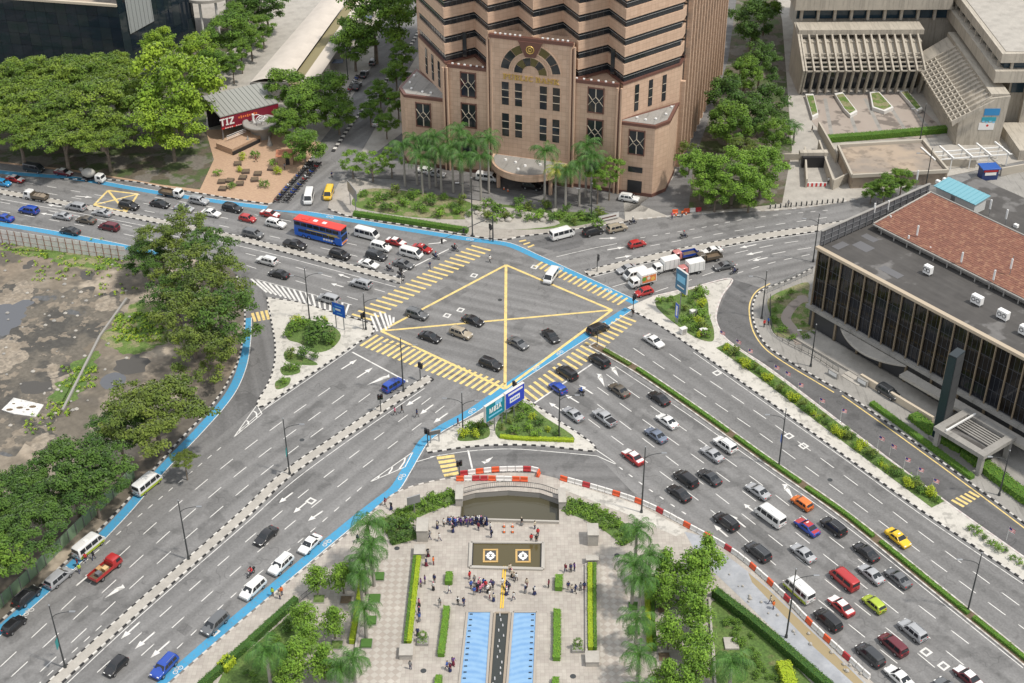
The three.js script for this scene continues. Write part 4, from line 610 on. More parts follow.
  // ornamental windows: dark panes, cream tracery with a diamond
  const orn = (u, y, z = .05, w = 3.4, h = 5.6) => { const o = part('ornamental_window', box(w, h, .12, u, y, z), M.glass, bank); part('frame', [box(.22, h + .4, .3, u - w / 2, y, z + .05), box(.22, h + .4, .3, u + w / 2, y, z + .05), box(w, .22, .3, u, y - h / 2, z + .05), box(w, .22, .3, u, y + h / 2, z + .05)], M.brown, o); const Q = (a, b) => bar([u + a[0], y + a[1], z + .12], [u + b[0], y + b[1], z + .12], .2, .08); const d = .8; part('tracery', [Q([0, d], [0, h / 2]), Q([0, -d], [0, -h / 2]), Q([0, d], [d, 0]), Q([d, 0], [0, -d]), Q([0, -d], [-d, 0]), Q([-d, 0], [0, d]), Q([-d, -.1], [-w / 2, -1.2]), Q([d, -.1], [w / 2, -1.2]), Q([-w / 2, 1.4], [-d, .1]), Q([w / 2, 1.4], [d, .1])], M.cream, o); };
  orn(-34.4, 21.4); orn(-34.4, 14.1); orn(-5.6, 21.4); orn(-5.6, 14.1); orn(-45.2, 12.8); orn(3.7, 12.8);
  for (const [u0, v0, du, dv] of [[0, 1, 9.5, 14], [-40, 1, -11, 13]]) for (const t of [.24, .48, .72]) { const L = Math.hypot(du, dv), nx = dv / L * (du > 0 ? 1 : -1), nz = du / L * (du > 0 ? 1 : 1); const u = u0 + du * t + nx * .06, v = v0 + dv * t - Math.abs(du) / L * .06; const g = box(1.1, 6.0, .14); g.rotateY(Math.atan2(dv, du)); const w = part('slit_window', g.translate(u, 21.2, -v), M.glass, bank); for (const q of [-1, 1]) { const b = box(1.1, .1, .24); b.rotateY(Math.atan2(dv, du)); part('transom', b.translate(u, 21.2 + q, -v), M.cream, w); } }
  for (const u of [-36.5, -3.2]) part('slit_window', box(.9, 5.6, .2, u, 28.8 - (u < -20 ? 0 : 0), -4.2), M.glass, bank);
  part('entrance', box(3.2, 2.9, .2, 3.7, 2.2, 0.02), M.blk, bank); part('window', box(3.2, 1.3, .14, 3.7, 6.3, .03), M.glass, bank);
  for (const u of [-45.2, -34.4, -5.6]) { part('window', box(3.4, 3, .14, u, 5.4, .03), M.glass, bank); }
  part('entrance', box(9, 3.6, .2, -20, 2.7, .62), M.blk, bank);
  // half-round canopy
  { const s = new THREE.Shape(); s.moveTo(-8.6, 0); s.absellipse(0, 0, 8.6, 8.4, Math.PI, 0, false); s.lineTo(8.6, 1); s.lineTo(-8.6, 1); const g = new THREE.ExtrudeGeometry(s, { depth: 1.5, bevelEnabled: false, curveSegments: 20 }); g.rotateX(-Math.PI / 2); g.translate(-20, 4.4, .8); const c = part('canopy', g, M.tan, bank); const s2 = new THREE.Shape(); s2.absellipse(0, 0, 8.1, 7.9, Math.PI, 0, false); const t = new THREE.ShapeGeometry(s2, 20); t.rotateX(-Math.PI / 2); part('canopy_top', t.translate(-20, 5.93, .8), M.concGrey, c); for (const [x, z] of [[-25, 3], [-22.5, 3.6], [-20, 4.6], [-17, 3], [-21, 6.6]]) part('skylight', cyl(.35, .3, .3, x, 5.93, z, 8), M.wht, c); for (const u of [-26, -14]) part('canopy_column', cyl(.45, .45, 4.4, u, 0, 5.2, 12), M.tan, c); }
  // floodlights standing on the ledges
  for (let i = 0; i < 8; i++) for (const [a, b, y, z] of [[-28, -22.5, 33.97, .1], [-17.5, -12, 33.97, .1], [-38, -31, 25.77, -.2], [-10, -2, 25.77, -.2]]) if (i < 6) part('flood_light', rbox(.45, .3, .35, .06, a + (b - a) * i / 5, y + .12, z), M.wht, bank);
  for (const [u, v] of [[3, 2.5], [5, 2], [7, 3], [8.6, 6], [9, 10], [-46, 2], [-49, 3], [-50.5, 6], [-51, 10], [-44, 2]]) part('flood_light', rbox(.5, .35, .45, .06, u, 17.48, -v), M.wht, bank);
}
// ---------------------------------------------------------------- dark glass office block with the red tiled roof
{
  const o = thing('office_block', 'low dark glass office block with cream mullions and red tiled roof', 'building', [55.5, 0, -219.3], -Math.atan2(.8, .6));
  const LEN = 62, DEP = 46, RH = 17.2; // local x along the front, -z to the back
  part('core_wall', box2(.4, LEN, .1, RH - .3, -DEP, -.7), mat([.05, .05, .052], .6), o);
  const BAY = 2.78, nb = 22; const gp = new THREE.BoxGeometry(BAY - .16, 2.72, .06);
  const gm = [[.014, .012, .010, .04], [.018, .016, .014, .05], [.016, .017, .021, .08]].map(c => new THREE.MeshPhysicalMaterial({ color: col(c.slice(0, 3)), roughness: c[3], specularIntensity: .55, side: THREE.DoubleSide })); 
  reseed(9);
  for (let i = 0; i < nb; i++) for (let j = 0; j < 4; j++) { const p = part('window_pane', gp, gm[Math.floor(rnd() * 3)], o); p.position.set(.5 + (i + .5) * BAY, 6.75 + j * 2.85, -.42 + j * .02); p.rotation.y = rr(-.006, .006); p.rotation.x = rr(-.006, .006); }
  const thin = mat([.07, .075, .09], .4, { metalness: .4 });
  for (let i = 0; i < nb; i++) { part('mullion', [box(.07, 11.4, .1, .5 + (i + .33) * BAY, 11, -.34), box(.07, 11.4, .1, .5 + (i + .67) * BAY, 11, -.34)], thin, o).userData.kind = 'stuff'; }
  for (let j = 0; j < 5; j++) part('transom', box(nb * BAY, .1, .1, .5 + nb * BAY / 2, 5.35 + j * 2.85, -.36), thin, o);
  for (let i = 0; i <= nb; i++) part('fin', box(.17, 11.8, .34, .5 + i * BAY, 11, -.1), M.bronze, o);
  part('ledge', box2(-.3, LEN, 4.5, 5.2, -.9, .5), M.concGrey, o); part('roof_edge', box2(-.1, LEN, 16.95, 17.5, -.75, .14), mat([.42, .35, .26], .7), o);
  part('roof_deck', box2(0, LEN, 17.0, 17.3, -DEP, -.78), M.roofDark, o); part('end_wall', box2(-.12, .3, .2, 17.3, -DEP, -.8), mat([.07, .07, .072], .7), o);
  for (const [x, z, w, d] of [[5, -7, 3.4, 2.4], [14, -4, 4.4, 1.8], [3.6, -10.4, 3, 1.6], [2.2, -4, 1.6, 3]]) part('roof_patch', box(w, .02, d, x, 17.315, z), M.concGrey, o).material = mat([.12, .12, .125], .85);
  // screen wall on the end of the roof
  { const sw = part('screen_wall', box2(-.1, .15, 17.3, 20.4, -31, -.9), mat([.10, .10, .105], .7), o); for (let i = 0; i < 16; i++) part('stud', box(.14, 3.0, .14, .24, 18.8, -1.8 - i * 1.9), M.steel, sw); part('coping', box2(-.2, .3, 20.4, 20.55, -31.1, -.8), M.concGrey, sw); for (const y of [18.2, 19.3]) part('rail', box2(.16, .26, y, y + .1, -31, -1), M.steel, sw); }
  // low upper roof with tiles laid in courses, rising to the back
  const rx0 = 2.0, rx1 = LEN - 2, zf = -13.2, zb = -29, re = 18.6, rt = 20.0;
  part('upper_wall', [box2(rx0 + .6, rx1 - .5, 17.3, 18.45, zb + .4, zf - .6), box2(rx0 + .3, rx1, 18.45, 19.85, zb - .2, zb + .1)], M.concGrey, o);
  const slope = part('tiled_roof', [quad([rx0, re, zf], [rx1, re, zf], [rx1, rt, zb], [rx0, rt, zb]), quad([rx0, 18.3, zf], [rx0, re, zf], [rx0, rt, zb], [rx0, 18.3, zb])], mat([.12, .055, .04], .85), o);
  { // tiles: overlapping courses, joined because each is under three pixels
    const gs = [], tl = box(.5, .06, .62), tones = [[.205, .09, .06], [.19, .083, .056], [.22, .098, .064], [.18, .078, .054], [.25, .125, .08]], run = zf - zb, ang = Math.atan2(rt - re, run);
    for (let k = 0; k * .56 < run - .3; k++) for (let x = rx0; x < 46; x += .52) { const t = (k * .56 + .3) / run, g = tl.clone(); g.rotateX(ang - .07); g.translate(x + .26 + (k % 2) * .2, re + (rt - re) * t + .05 + rr(0, .03), zf - run * t); gs.push(paintGeo(g, mul(pick(tones), rr(.92, 1.05)))); }
    const tm = part('roof_tiles', gs, mat([1, 1, 1], .85, { vertexColors: true }), slope); tm.userData.kind = 'stuff';
    part('verge', bar([rx0 - .05, re + .1, zf + .1], [rx0 - .05, rt + .1, zb - .1], .24), M.concPlain, slope); part('ridge', bar([rx0, rt + .1, zb], [rx1, rt + .1, zb], .26), M.concGrey, slope);
  }
  part('gutter', [box2(rx0 - .2, rx1, 18.35, 18.6, zf - .05, zf + .35), box2(rx0 - .4, rx0 - .06, 18.1, 18.35, zb, zf)], M.concGrey, o);
  for (let i = 0; i < 14; i++) part('bracket', box(.2, 1.1, .2, rx0 + 2 + i * 3, 17.85, zf + .2), M.concGrey, o);
  // air conditioners, each a box with two fan rings
  const ac = (px, py, w = 2.0) => { const p = o.worldToLocal(at(px, py, 18)); const a = part('air_conditioner', rbox(w, 1.5, 1.0, .06, p.x, 18.35, p.z), M.wht, o); for (const dx of [-.45, .45]) part('fan', new THREE.TorusGeometry(.34, .06, 5, 14).translate(p.x + dx * w / 2, 18.4, p.z + .52), M.blk, a); part('stand', [-1, 1].flatMap(s => [-1, 1].map(q => box(.1, .35, .1, p.x + s * w * .45, 17.45, p.z + q * .4))), M.steel, a); };
  ac(928, 271, 1.5); ac(977, 301); ac(1003, 316); ac(1025, 332);
  // antenna masts with panel antennas
  for (const [px, py, h] of [[873, 222, 4.5], [887, 216, 3.5], [890, 224, 2], [916, 243, 4], [908, 244, 2], [930, 253, 1.5], [960, 270, 4], [992, 288, 4], [1008, 282, 5.5], [916, 187, 4], [989, 215, 3.5], [1005, 225, 3.5]]) { const p = o.worldToLocal(at(px, py, 17.5)); const a = part('antenna_mast', cyl(.06, .06, h, p.x, 17.3, p.z, 6), M.steel, o); part('antenna_panel', rbox(.34, Math.min(2, h * .6), .2, .05, p.x, 17.3 + h * .72, p.z + .16), M.wht, a); }
  // plant room with a pale blue roof
  { const p = o.worldToLocal(at(960, 200, 18)); const a = part('plant_room', box(9, 2.4, 3.4, p.x, 18.5, p.z), mat([.5, .5, .48], .8), o); const g = box(9.8, .14, 4.4, p.x, 19.95, p.z, 0, .12); part('sheet_roof', g, mat([.16, .36, .42], .5), a); part('door', box(.9, 1.8, .06, p.x - .5, 18.3, p.z + 1.73), M.grey || M.steel, a); for (let i = 0; i < 10; i++) part('roof_seam', box(.06, .08, 4.4, p.x - 4.5 + i, 20.06, p.z, 0, .12), mat([.16, .36, .42], .5), a); }
  for (const [px, py] of [[945, 180], [938, 182], [1000, 232], [1012, 240], [1016, 226]]) { const p = o.worldToLocal(at(px, py, 17.6)); part('roof_vent', rbox(.9, .7, .7, .1, p.x, 17.65, p.z), M.wht, o); }
  // ground floor: glazed shop front set back, columns, steps
  for (let i = 0; i < 9; i++) part('shop_window', box(2.6, 3.4, .08, 3.0 + i * 2.75, 2.2, -.75), M.glassBlue, o);
  for (let i = 9; i < 21; i++) part('shop_window', box(2.6, 3.4, .08, 3.0 + i * 2.75, 2.2, -1.5), M.glass, o);
  for (let i = 0; i < 12; i++) part('column', box(.4, 4.4, .4, 1.0 + i * 5.5, 2.25, -.55), M.bronze, o);
  // curved white canopy over the entrance
  { const a = o.worldToLocal(at(847, 326, 4)), b = o.worldToLocal(at(905, 362, 4)); const c = new THREE.QuadraticBezierCurve3(P3(a.x, 4, .3), P3((a.x + b.x) / 2 + 1, 4, 6.2), P3(b.x + 1, 4, .3)); const s = new THREE.Shape(); const pts = c.getPoints(18); s.moveTo(pts[0].x, -pts[0].z); pts.forEach(p => s.lineTo(p.x, -p.z)); const g = new THREE.ExtrudeGeometry(s, { depth: .3, bevelEnabled: true, bevelSize: .06, bevelThickness: .05, bevelSegments: 1 }); g.rotateX(-Math.PI / 2); part('entrance_canopy', g.translate(0, 3.9, 0), M.concPlain, o); }
  // front terrace walls and planters
  part('terrace_wall', box2(18, 34, .1, 1.5, 5.0, 5.5), M.cream, o); part('terrace', box2(2, 34, .1, .55, .1, 5), M.concPlain, o); part('steps', [box2(15, 19, .1, .4, 5, 6.2), box2(15, 19, .1, .25, 6.2, 7)], M.concPlain, o);
  part('canopy_ledge', box2(24, 50, 3.0, 3.6, .5, 2.6), M.concPlain, o);
}
// tall dark blade sign
{
  const p = at(938, 438); const s = thing('blade_sign', 'tall dark slate blade standing before the glass office block', 'sign', [p.x, .1, p.z], -Math.atan2(.8, .6) + .15);
  part('slab', rbox(1.5, 17.2, 2.8, .06, 0, 8.6, -.4), mat([.018, .026, .03], .35), s); part('side_panel', box(.04, 16.8, 2.6, .78, 8.6, -.4), mat([.055, .058, .06], .6), s); part('face_panel', box(1.4, 16.6, .04, 0, 8.6, 1.03), mat([.012, .03, .034], .25), s); part('base', box(2.2, .5, 3.6, 0, .25, -.4), M.concGrey, s); for (let i = 0; i < 6; i++) part('joint', box(.05, .05, 2.7, .79, 2.5 + i * 2.6, -.4), M.blk, s);
}
// concrete porch frame beside the blade
{
  const c = at(975, 432, 4.5); const g = thing('porch_frame', 'concrete porch frame with open centre beside the office block', 'pergola', [c.x, 0.1, c.z], -Math.atan2(.8, .6));
  for (const [w, d, x, z] of [[10, 1.3, 0, 3.6], [10, 1.3, 0, -3.6], [1.3, 5.9, -4.35, 0], [1.3, 5.9, 4.35, 0]]) part('beam', box(w, .75, d, x, 4.1, z), M.concGrey, g);
  for (const [x, z] of [[-4.3, 3.6], [4.3, 3.6], [-4.3, -3.6], [4.3, -3.6]]) part('post', box(.8, 3.7, .8, x, 1.85, z), M.concGrey, g); for (let i = 0; i < 6; i++) part('slat', box(7.3, .12, .3, 0, 3.95, -2.4 + i * .6), M.concGrey, g); part('awning', box(7.3, .1, 5.8, 0, 3.6, 0), M.roofDark, g); part('cross_rail', box(.25, .3, 7.6, -2.9, 4.65, 0), M.wht, g);
}
// ---------------------------------------------------------------- concrete institute with sloping sun screens
{
  const b = thing('concrete_institute', 'brutalist concrete building with sloping ribbed sun screens', 'building', [0, 0, 0]);
  const rot = (g) => g; const C = M.concInst;
  // left screen: foot line z=-324.6, knee out and up, then slope back
  const x0 = 73.5, x1 = 103, n = 15; const zf = -325.6, zk = -323.0, hk = 7.4, zt = -334.5, ht = 12.6;
  part('back_wall', box2(x0, x1 + 1, 0, 11, -336, -333), C, b); part('window_wall', box2(x0 + .3, x1, .3, 7.2, -329, -328.7), M.glass, b);
  for (let i = 0; i <= n; i++) { const x = x0 + (x1 - x0) * i / n; const s = new THREE.Shape(); s.moveTo(-zf, 0); s.lineTo(-zk, hk); s.lineTo(-zt, ht); s.lineTo(-zt + .2, ht - 1.3); s.lineTo(-zk + 1.3, hk - .9); s.lineTo(-zf + 1.6, 0); const g = new THREE.ExtrudeGeometry(s, { depth: .42, bevelEnabled: false }); g.rotateY(Math.PI / 2); g.translate(x - .21, 0, 0); part('rib', g, C, b); }
  part('screen_panel', quad([x0, 11.15, -334.4], [x1, 11.15, -334.4], [x1, 8.6, -328.4], [x0, 8.6, -328.4]), C, b);
  for (let k = 0; k < 5; k++) { const t = k * .115; part('louvre', box2(x0, x1, hk - .5 + (ht - hk) * t, hk - .18 + (ht - hk) * t, zk - .5 + (zt - zk) * t - .25, zk - .5 + (zt - zk) * t + .05), C, b); }
  part('top_band', box2(x0 - .6, x1 + 1.5, 12.3, 13.6, -340, -334.3), C, b); part('end_wall', (() => { const s = new THREE.Shape(); s.moveTo(-zf, 0); s.lineTo(-zk, hk); s.lineTo(-zt, ht); s.lineTo(340, 13.6); s.lineTo(340, 0); const g = new THREE.ExtrudeGeometry(s, { depth: .5, bevelEnabled: false }); g.rotateY(Math.PI / 2); return g.translate(x0 - .9, 0, 0); })(), C, b);
  // upper storeys: overhanging bands with recessed strip windows and piers, left face then right face
  const bands = [[13.6, 15.3, 0], [17.0, 20.2, -1.2], [22, 26, -1.2]];
  part('strip_window', box2(x0, 113, 13.6, 17, -342.5, -342.2), M.glassBlue, b); part('strip_window', box2(x0, 113, 20.2, 22, -342.5, -342.2), M.glassBlue, b);
  part('upper_band', box2(x0 - 1.2, 112, 17.0, 20.4, -360, -339.0), C, b); part('upper_band', box2(x0 - 1.2, 112, 22.2, 27, -360, -338.8), C, b); part('core_wall', box2(x0 + 6, 150, 0, 27, -380, -343), C, b);
  for (let i = 0; i < 10; i++) { part('pier', box(.7, 3.4, .9, x0 + 1 + i * 4.25, 15.3, -341.2), C, b); part('pier', box(.6, 1.8, .9, x0 + 1 + i * 4.25, 21.3, -341.2), C, b); }
  // right wing with its own sloping screen facing left
  const zA = -327, zB = -294.5, xk = 102, xr = 110.8, hr = 12.2; const m = 15;
  part('wing_wall', (() => { const s = new THREE.Shape(); s.moveTo(104, 0); s.lineTo(104, 7); s.lineTo(110.5, 11.5); s.lineTo(114.6, 11.5); s.lineTo(114.6, 0); const g = new THREE.ExtrudeGeometry(s, { depth: 38, bevelEnabled: false }); return g.translate(0, 0, -334.5); })(), C, b);
  for (let i = 0; i <= m; i++) { const z = zA + (zB - zA) * i / m; const s = new THREE.Shape(); s.moveTo(xk - .2, 7.0); s.lineTo(xr, hr); s.lineTo(xr, hr - .9); s.lineTo(xk + .9, 6.4); s.lineTo(xk + .2, 5.7); const g = new THREE.ExtrudeGeometry(s, { depth: .38, bevelEnabled: false }); part('rib', g.translate(0, 0, z - .19), C, b); }
  for (let k = 0; k < 5; k++) { const t = k * .11; part('louvre', box2(xk - .05 + (xr - xk) * t, xk + .28 + (xr - xk) * t, 6.55 + (hr - 7) * t, 6.85 + (hr - 7) * t, zA, zB), C, b); }
  part('wing_roof', box2(110.7, 115, 11.5, 12.6, -335, -297), C, b);
  { const s = new THREE.Shape(); s.moveTo(104.4, 0); s.lineTo(104.0, 6.4); s.lineTo(110.4, 11.8); s.lineTo(115.0, 12.4); s.lineTo(114.4, 0); const g = new THREE.ExtrudeGeometry(s, { depth: .5, bevelEnabled: false }); part('sign_wall', g.translate(0, 0, -296.6), C, b); }
  part('banner', [box(3.6, 1.7, .06, 111.4, 8.5, -296.05)], mat([.03, .22, .48], .5), b); part('banner', box(3.3, 1.0, .06, 111.0, 6.7, -296.05), mat([.03, .30, .38], .5), b); part('banner', box(3.6, 1.8, .06, 110.7, 4.9, -296.05), M.wht, b); part('banner_wave', [0, 1, 2, 3].map(i => box(.6, .35, .03, 109.8 + i * .8, 6.15 - (i % 2) * .2, -296.0)), M.skyb, b); part('banner_emblem', new THREE.CircleGeometry(.3, 14).translate(110.9, 5.1, -296.01), M.red, b);
  // tower slab to the right with overhanging floors
  part('tower_band', box2(112, 175, 13.8, 16.6, -345, -300.5), C, b); part('tower_band', box2(113, 175, 18.4, 20.6, -345, -301.2), C, b); part('tower_roof', box2(114.2, 175, 20.6, 20.75, -345, -302.4), M.concPlain, b); part('tower_window', box2(114.4, 175, 16.6, 18.4, -344, -302.6), M.glassBlue, b); part('tower_wall', box2(118, 175, 0, 13.8, -344, -306), C, b); part('tower_window', box2(118.5, 160, 9, 13.6, -305.99, -305.8), M.glassBlue, b);
  for (let i = 0; i < 9; i++) part('pier', box(.6, 1.8, .5, 113.6, 17.5, -304 - i * 4.6), C, b); for (let i = 0; i < 8; i++) part('pier', box(.6, 1.8, .6, 116 + i * 5, 17.5, -302.0), C, b); for (let i = 0; i < 6; i++) part('pier', box(1.4, 13.7, 1.4, 121.5 + i * 7, 6.9, -303.5), C, b);
  part('low_annex', box2(116.5, 140, 0, 2.6, -303, -288), C, b);
}
// sloped planters on the forecourt: raised edges with turf
reseed(31);
for (const q of [[[805, 97.5], [813, 97.5], [818, 118], [812, 121]], [[834, 97], [842, 95.5], [857, 115], [850, 119], [844, 113]], [[869, 95.5], [878, 94.5], [893, 111], [884, 115], [872, 111]], [[899, 94.5], [906, 93], [922, 112], [917, 115]]]) {
  const t = thing('turf_planter', 'white walled planter of turf on the institute forecourt', 'planter', [0, 0, 0], 0, 'forecourt planters'); const p = ats(q); const c = p.reduce((s, v) => s.add(v), P3(0, 0, 0)).multiplyScalar(1 / p.length);
  part('wall', slab(p, 1.0, .1), M.wht2, t); part('turf', slab(p.map(v => v.clone().lerp(c, .16)), 1.06, .9), M.lush, t);
}
// forecourt paving with red bands
{
  const f = struct('forecourt', slab(ats([[812, 122], [805, 96], [905, 93], [945, 132], [935, 138], [830, 143]]), .14, .05), M.forecourt);
  for (let i = 0; i < 5; i++) { const a = at(825 + i * 20, 99), b2 = at(832 + i * 26, 138); part('paving_band', ribbon([a, b2], .9, .146), M.concGrey, f); }
}
// sunken car park roof, ramp walls and stair
{
  const t = thing('underpass_building', 'low flat-roofed concrete underpass building with ramp walls', 'building', [0, 0, 0]);
  part('roof', slab(ats([[838, 146], [923, 141], [948, 171], [852, 176]], 3.2), 3.2, .1), M.roofStain, t); part('parapet', [[[838, 146], [923, 141]], [[923, 141], [948, 171]], [[948, 171], [852, 176]], [[852, 176], [838, 146]]].map(e => bar(at(...e[0], 3.5), at(...e[1], 3.5), .45, .8)), M.concInst, t).userData.kind = 'stuff';
  for (const [a, c, h] of [[[818, 131], [836, 163], 2.4], [[818, 150], [832, 190], 2.6], [[832, 190], [852, 180], 2.4], [[804, 155], [806, 188], 2.2], [[781, 160], [804, 160], 1.6]]) part('ramp_wall', bar(at(...a).setY(h / 2), at(...c).setY(h / 2), .4, h), M.concInst, t);
  part('portal', box(5, 2.6, 1.2, at(812, 167).x, 1.4, at(812, 167).z), M.blk, t); part('lintel', box(6.4, .8, 1.6, at(812, 165).x, 3.1, at(812, 165).z), M.concInst, t);
  { const p = at(816, 187); part('striped_barrier', box(4.6, .9, .2, p.x, .6, p.z), M.wht, t); for (let i = 0; i < 5; i++) part('red_stripe', box(.45, .86, .22, p.x - 1.9 + i * .95, .6, p.z), M.red, t); }
}
// white pergola walk
{
  const t = thing('white_pergola', 'white steel pergola walkway beside the institute', 'pergola', [0, 0, 0]); const a = at(925, 153, 3), b = at(1003, 147, 3), nrm = P3(.15, 0, .95);
  part('rail', bar(a, b, .25), M.wht, t); part('rail', bar(a.clone().add(P3(1, 0, 3.6)), b.clone().add(P3(1, 0, 3.6)), .25), M.wht, t); part('rail', bar(a.clone().add(P3(.5, 0, 1.8)), b.clone().add(P3(.5, 0, 1.8)), .15), M.wht, t);
  for (let i = 0; i < 5; i++) { const p = a.clone().lerp(b, i / 4 * .95); part('cross_beam', bar(p.clone().add(P3(-.4, .3, -2.2)), p.clone().add(P3(1.2, .3, 4.2)), .35), M.wht, t); part('post', box(.22, 3, .22, p.x + 1, 1.5, p.z + 3.5), M.wht, t); part('post', box(.22, 3, .22, p.x, 1.5, p.z), M.wht, t); }
}
// blue kiosk by the far road
{ const p = at(987, 178); const t = thing('blue_kiosk', 'small dark blue kiosk by the far road wall', 'kiosk', [p.x, .1, p.z], .1); part('wall', box(3.6, 2.6, 2.6, 0, 1.3, 0), mat([.02, .04, .14], .5), t); part('roof', rbox(4.2, .3, 3.2, .08, 0, 2.8, 0), mat([.02, .09, .35], .4), t); part('counter', box(2.6, .7, .1, 0, 1.6, 1.33), M.wht, t); part('sign_panel', box(3.2, .5, .08, 0, 2.3, 1.34), M.red, t); }
single('garden_wall', [bar(at(900, 163).setY(1), at(975, 168).setY(1), .4, 2)], M.concInst, 'long low concrete garden wall behind the far road', 'wall'); single('garden_wall', [bar(at(1000, 176).setY(1), at(1090, 160).setY(1), .4, 2)], M.concInst, 'concrete garden wall right of the blue kiosk', 'wall');

// ---------------------------------------------------------------- dark mirrored building, upper left
{
  const t = thing('mirror_building', 'dark mirrored glass building behind the spreading trees', 'building', [0, 0, 0]); reseed(41);
  const c = at(129, 76), l = at(8, 66).add(P3(-6, 0, -1)), r = at(197, 36), Hh = 18.8; const g0 = new THREE.BoxGeometry(1, 1, .08); const gm = [mat([.012, .02, .03], .03), mat([.016, .026, .036], .04), mat([.02, .03, .036], .06)]; gm.forEach(m => { m.metalness = .0;  });
  const face = (a, b, nx, ny, h, skip) => { const d = b.clone().sub(a), L = d.length(), ang = -Math.atan2(d.z, d.x); for (let i = 0; i < nx; i++) for (let j = 0; j < ny; j++) { if (skip && skip(i, j)) continue; const p = part('glass_pane', g0, pick(gm), t); const q = a.clone().addScaledVector(d, (i + .5) / nx); p.position.set(q.x, .3 + (j + .5) * h / ny, q.z); p.scale.set(L / nx - .06, h / ny - .06, 1); p.rotation.set(rr(-.004, .004), ang + rr(-.004, .004), 0, 'YXZ'); } };
  face(l, c, 14, 6, Hh); face(c, r, 10, 6, Hh + 14, null);
  const back = P3(-.25, 0, -1).multiplyScalar(30); const core = [l.clone().add(P3(.3, 0, -.4)), c.clone().add(P3(0, 0, -.5)), r.clone().add(P3(-.4, 0, -.3)), r.clone().add(back), l.clone().add(back)];
  part('core_wall', slab(core, Hh, 0), M.blk, t); part('roof', slab(core, Hh + .25, Hh), M.roofStain, t); part('roof_edge', [bar(l.clone().setY(Hh + .3), c.clone().setY(Hh + .3), .9, .6)], M.cream, t); part('upper_block', slab([c.clone().add(P3(1, 0, -2)), r.clone().add(P3(-.5, 0, -.6)), r.clone().add(back), c.clone().add(back)], Hh + 14, Hh + .25), M.blk, t);
  const a = at(146, 24, 8), d = r.clone().sub(c).normalize(); const e = c.clone().addScaledVector(d, 6).add(P3(.25, 12.5, .25)); part('pale_panel', bar(c.clone().addScaledVector(d, 3).add(P3(.2, 15, .25)), c.clone().addScaledVector(d, 13).add(P3(.2, 15, .25)), .12, 9), mat([.30, .32, .32], .5), t);
  for (let i = 0; i < 7; i++) { const q = c.clone().addScaledVector(d, 3.6 + i * 1.5); part('panel_joint', box(.06, 8.8, .06, q.x + .28, 15, q.z + .33), M.steel, t); }
}
{ const p = at(-8, 64); const t = thing('dark_tower', 'dark glass tower corner at the top left edge', 'building', [p.x - 9, 0, p.z - 5], .05); part('glass_wall', box(20, 30, 14, 0, 15, 0), mat([.012, .02, .035], .05), t); for (let i = 0; i < 9; i++) part('mullion', box(.1, 30, .12, -9.6 + i * 2.4, 15, 7.05), M.pole, t); for (let i = 0; i < 9; i++) part('spandrel_line', box(20, .1, .12, 0, 1 + i * 3.4, 7.05), M.pole, t); }
// round white porch beside it
{
  const p = at(210, 34); const t = thing('round_porch', 'round white roofed porch on columns beside the mirrored building', 'pavilion', [p.x, 0, p.z]);
  part('roof_disc', new THREE.CylinderGeometry(7, 7, .8, 28).translate(0, 10.5, -3), M.concPlain, t); for (let i = 0; i < 5; i++) { const a = -.6 + i * .8; part('column', cyl(.35, .35, 10.1, Math.cos(a) * 5.5, 0, -3 + Math.sin(a) * 5.5, 10), M.wht2, t); } part('back_wall', box(10, 16, .6, 9, 8, -8), M.concPlain, t); part('side_wall', box(.6, 16, 16, 9.5, 8, -14), M.concPlain, t);
}
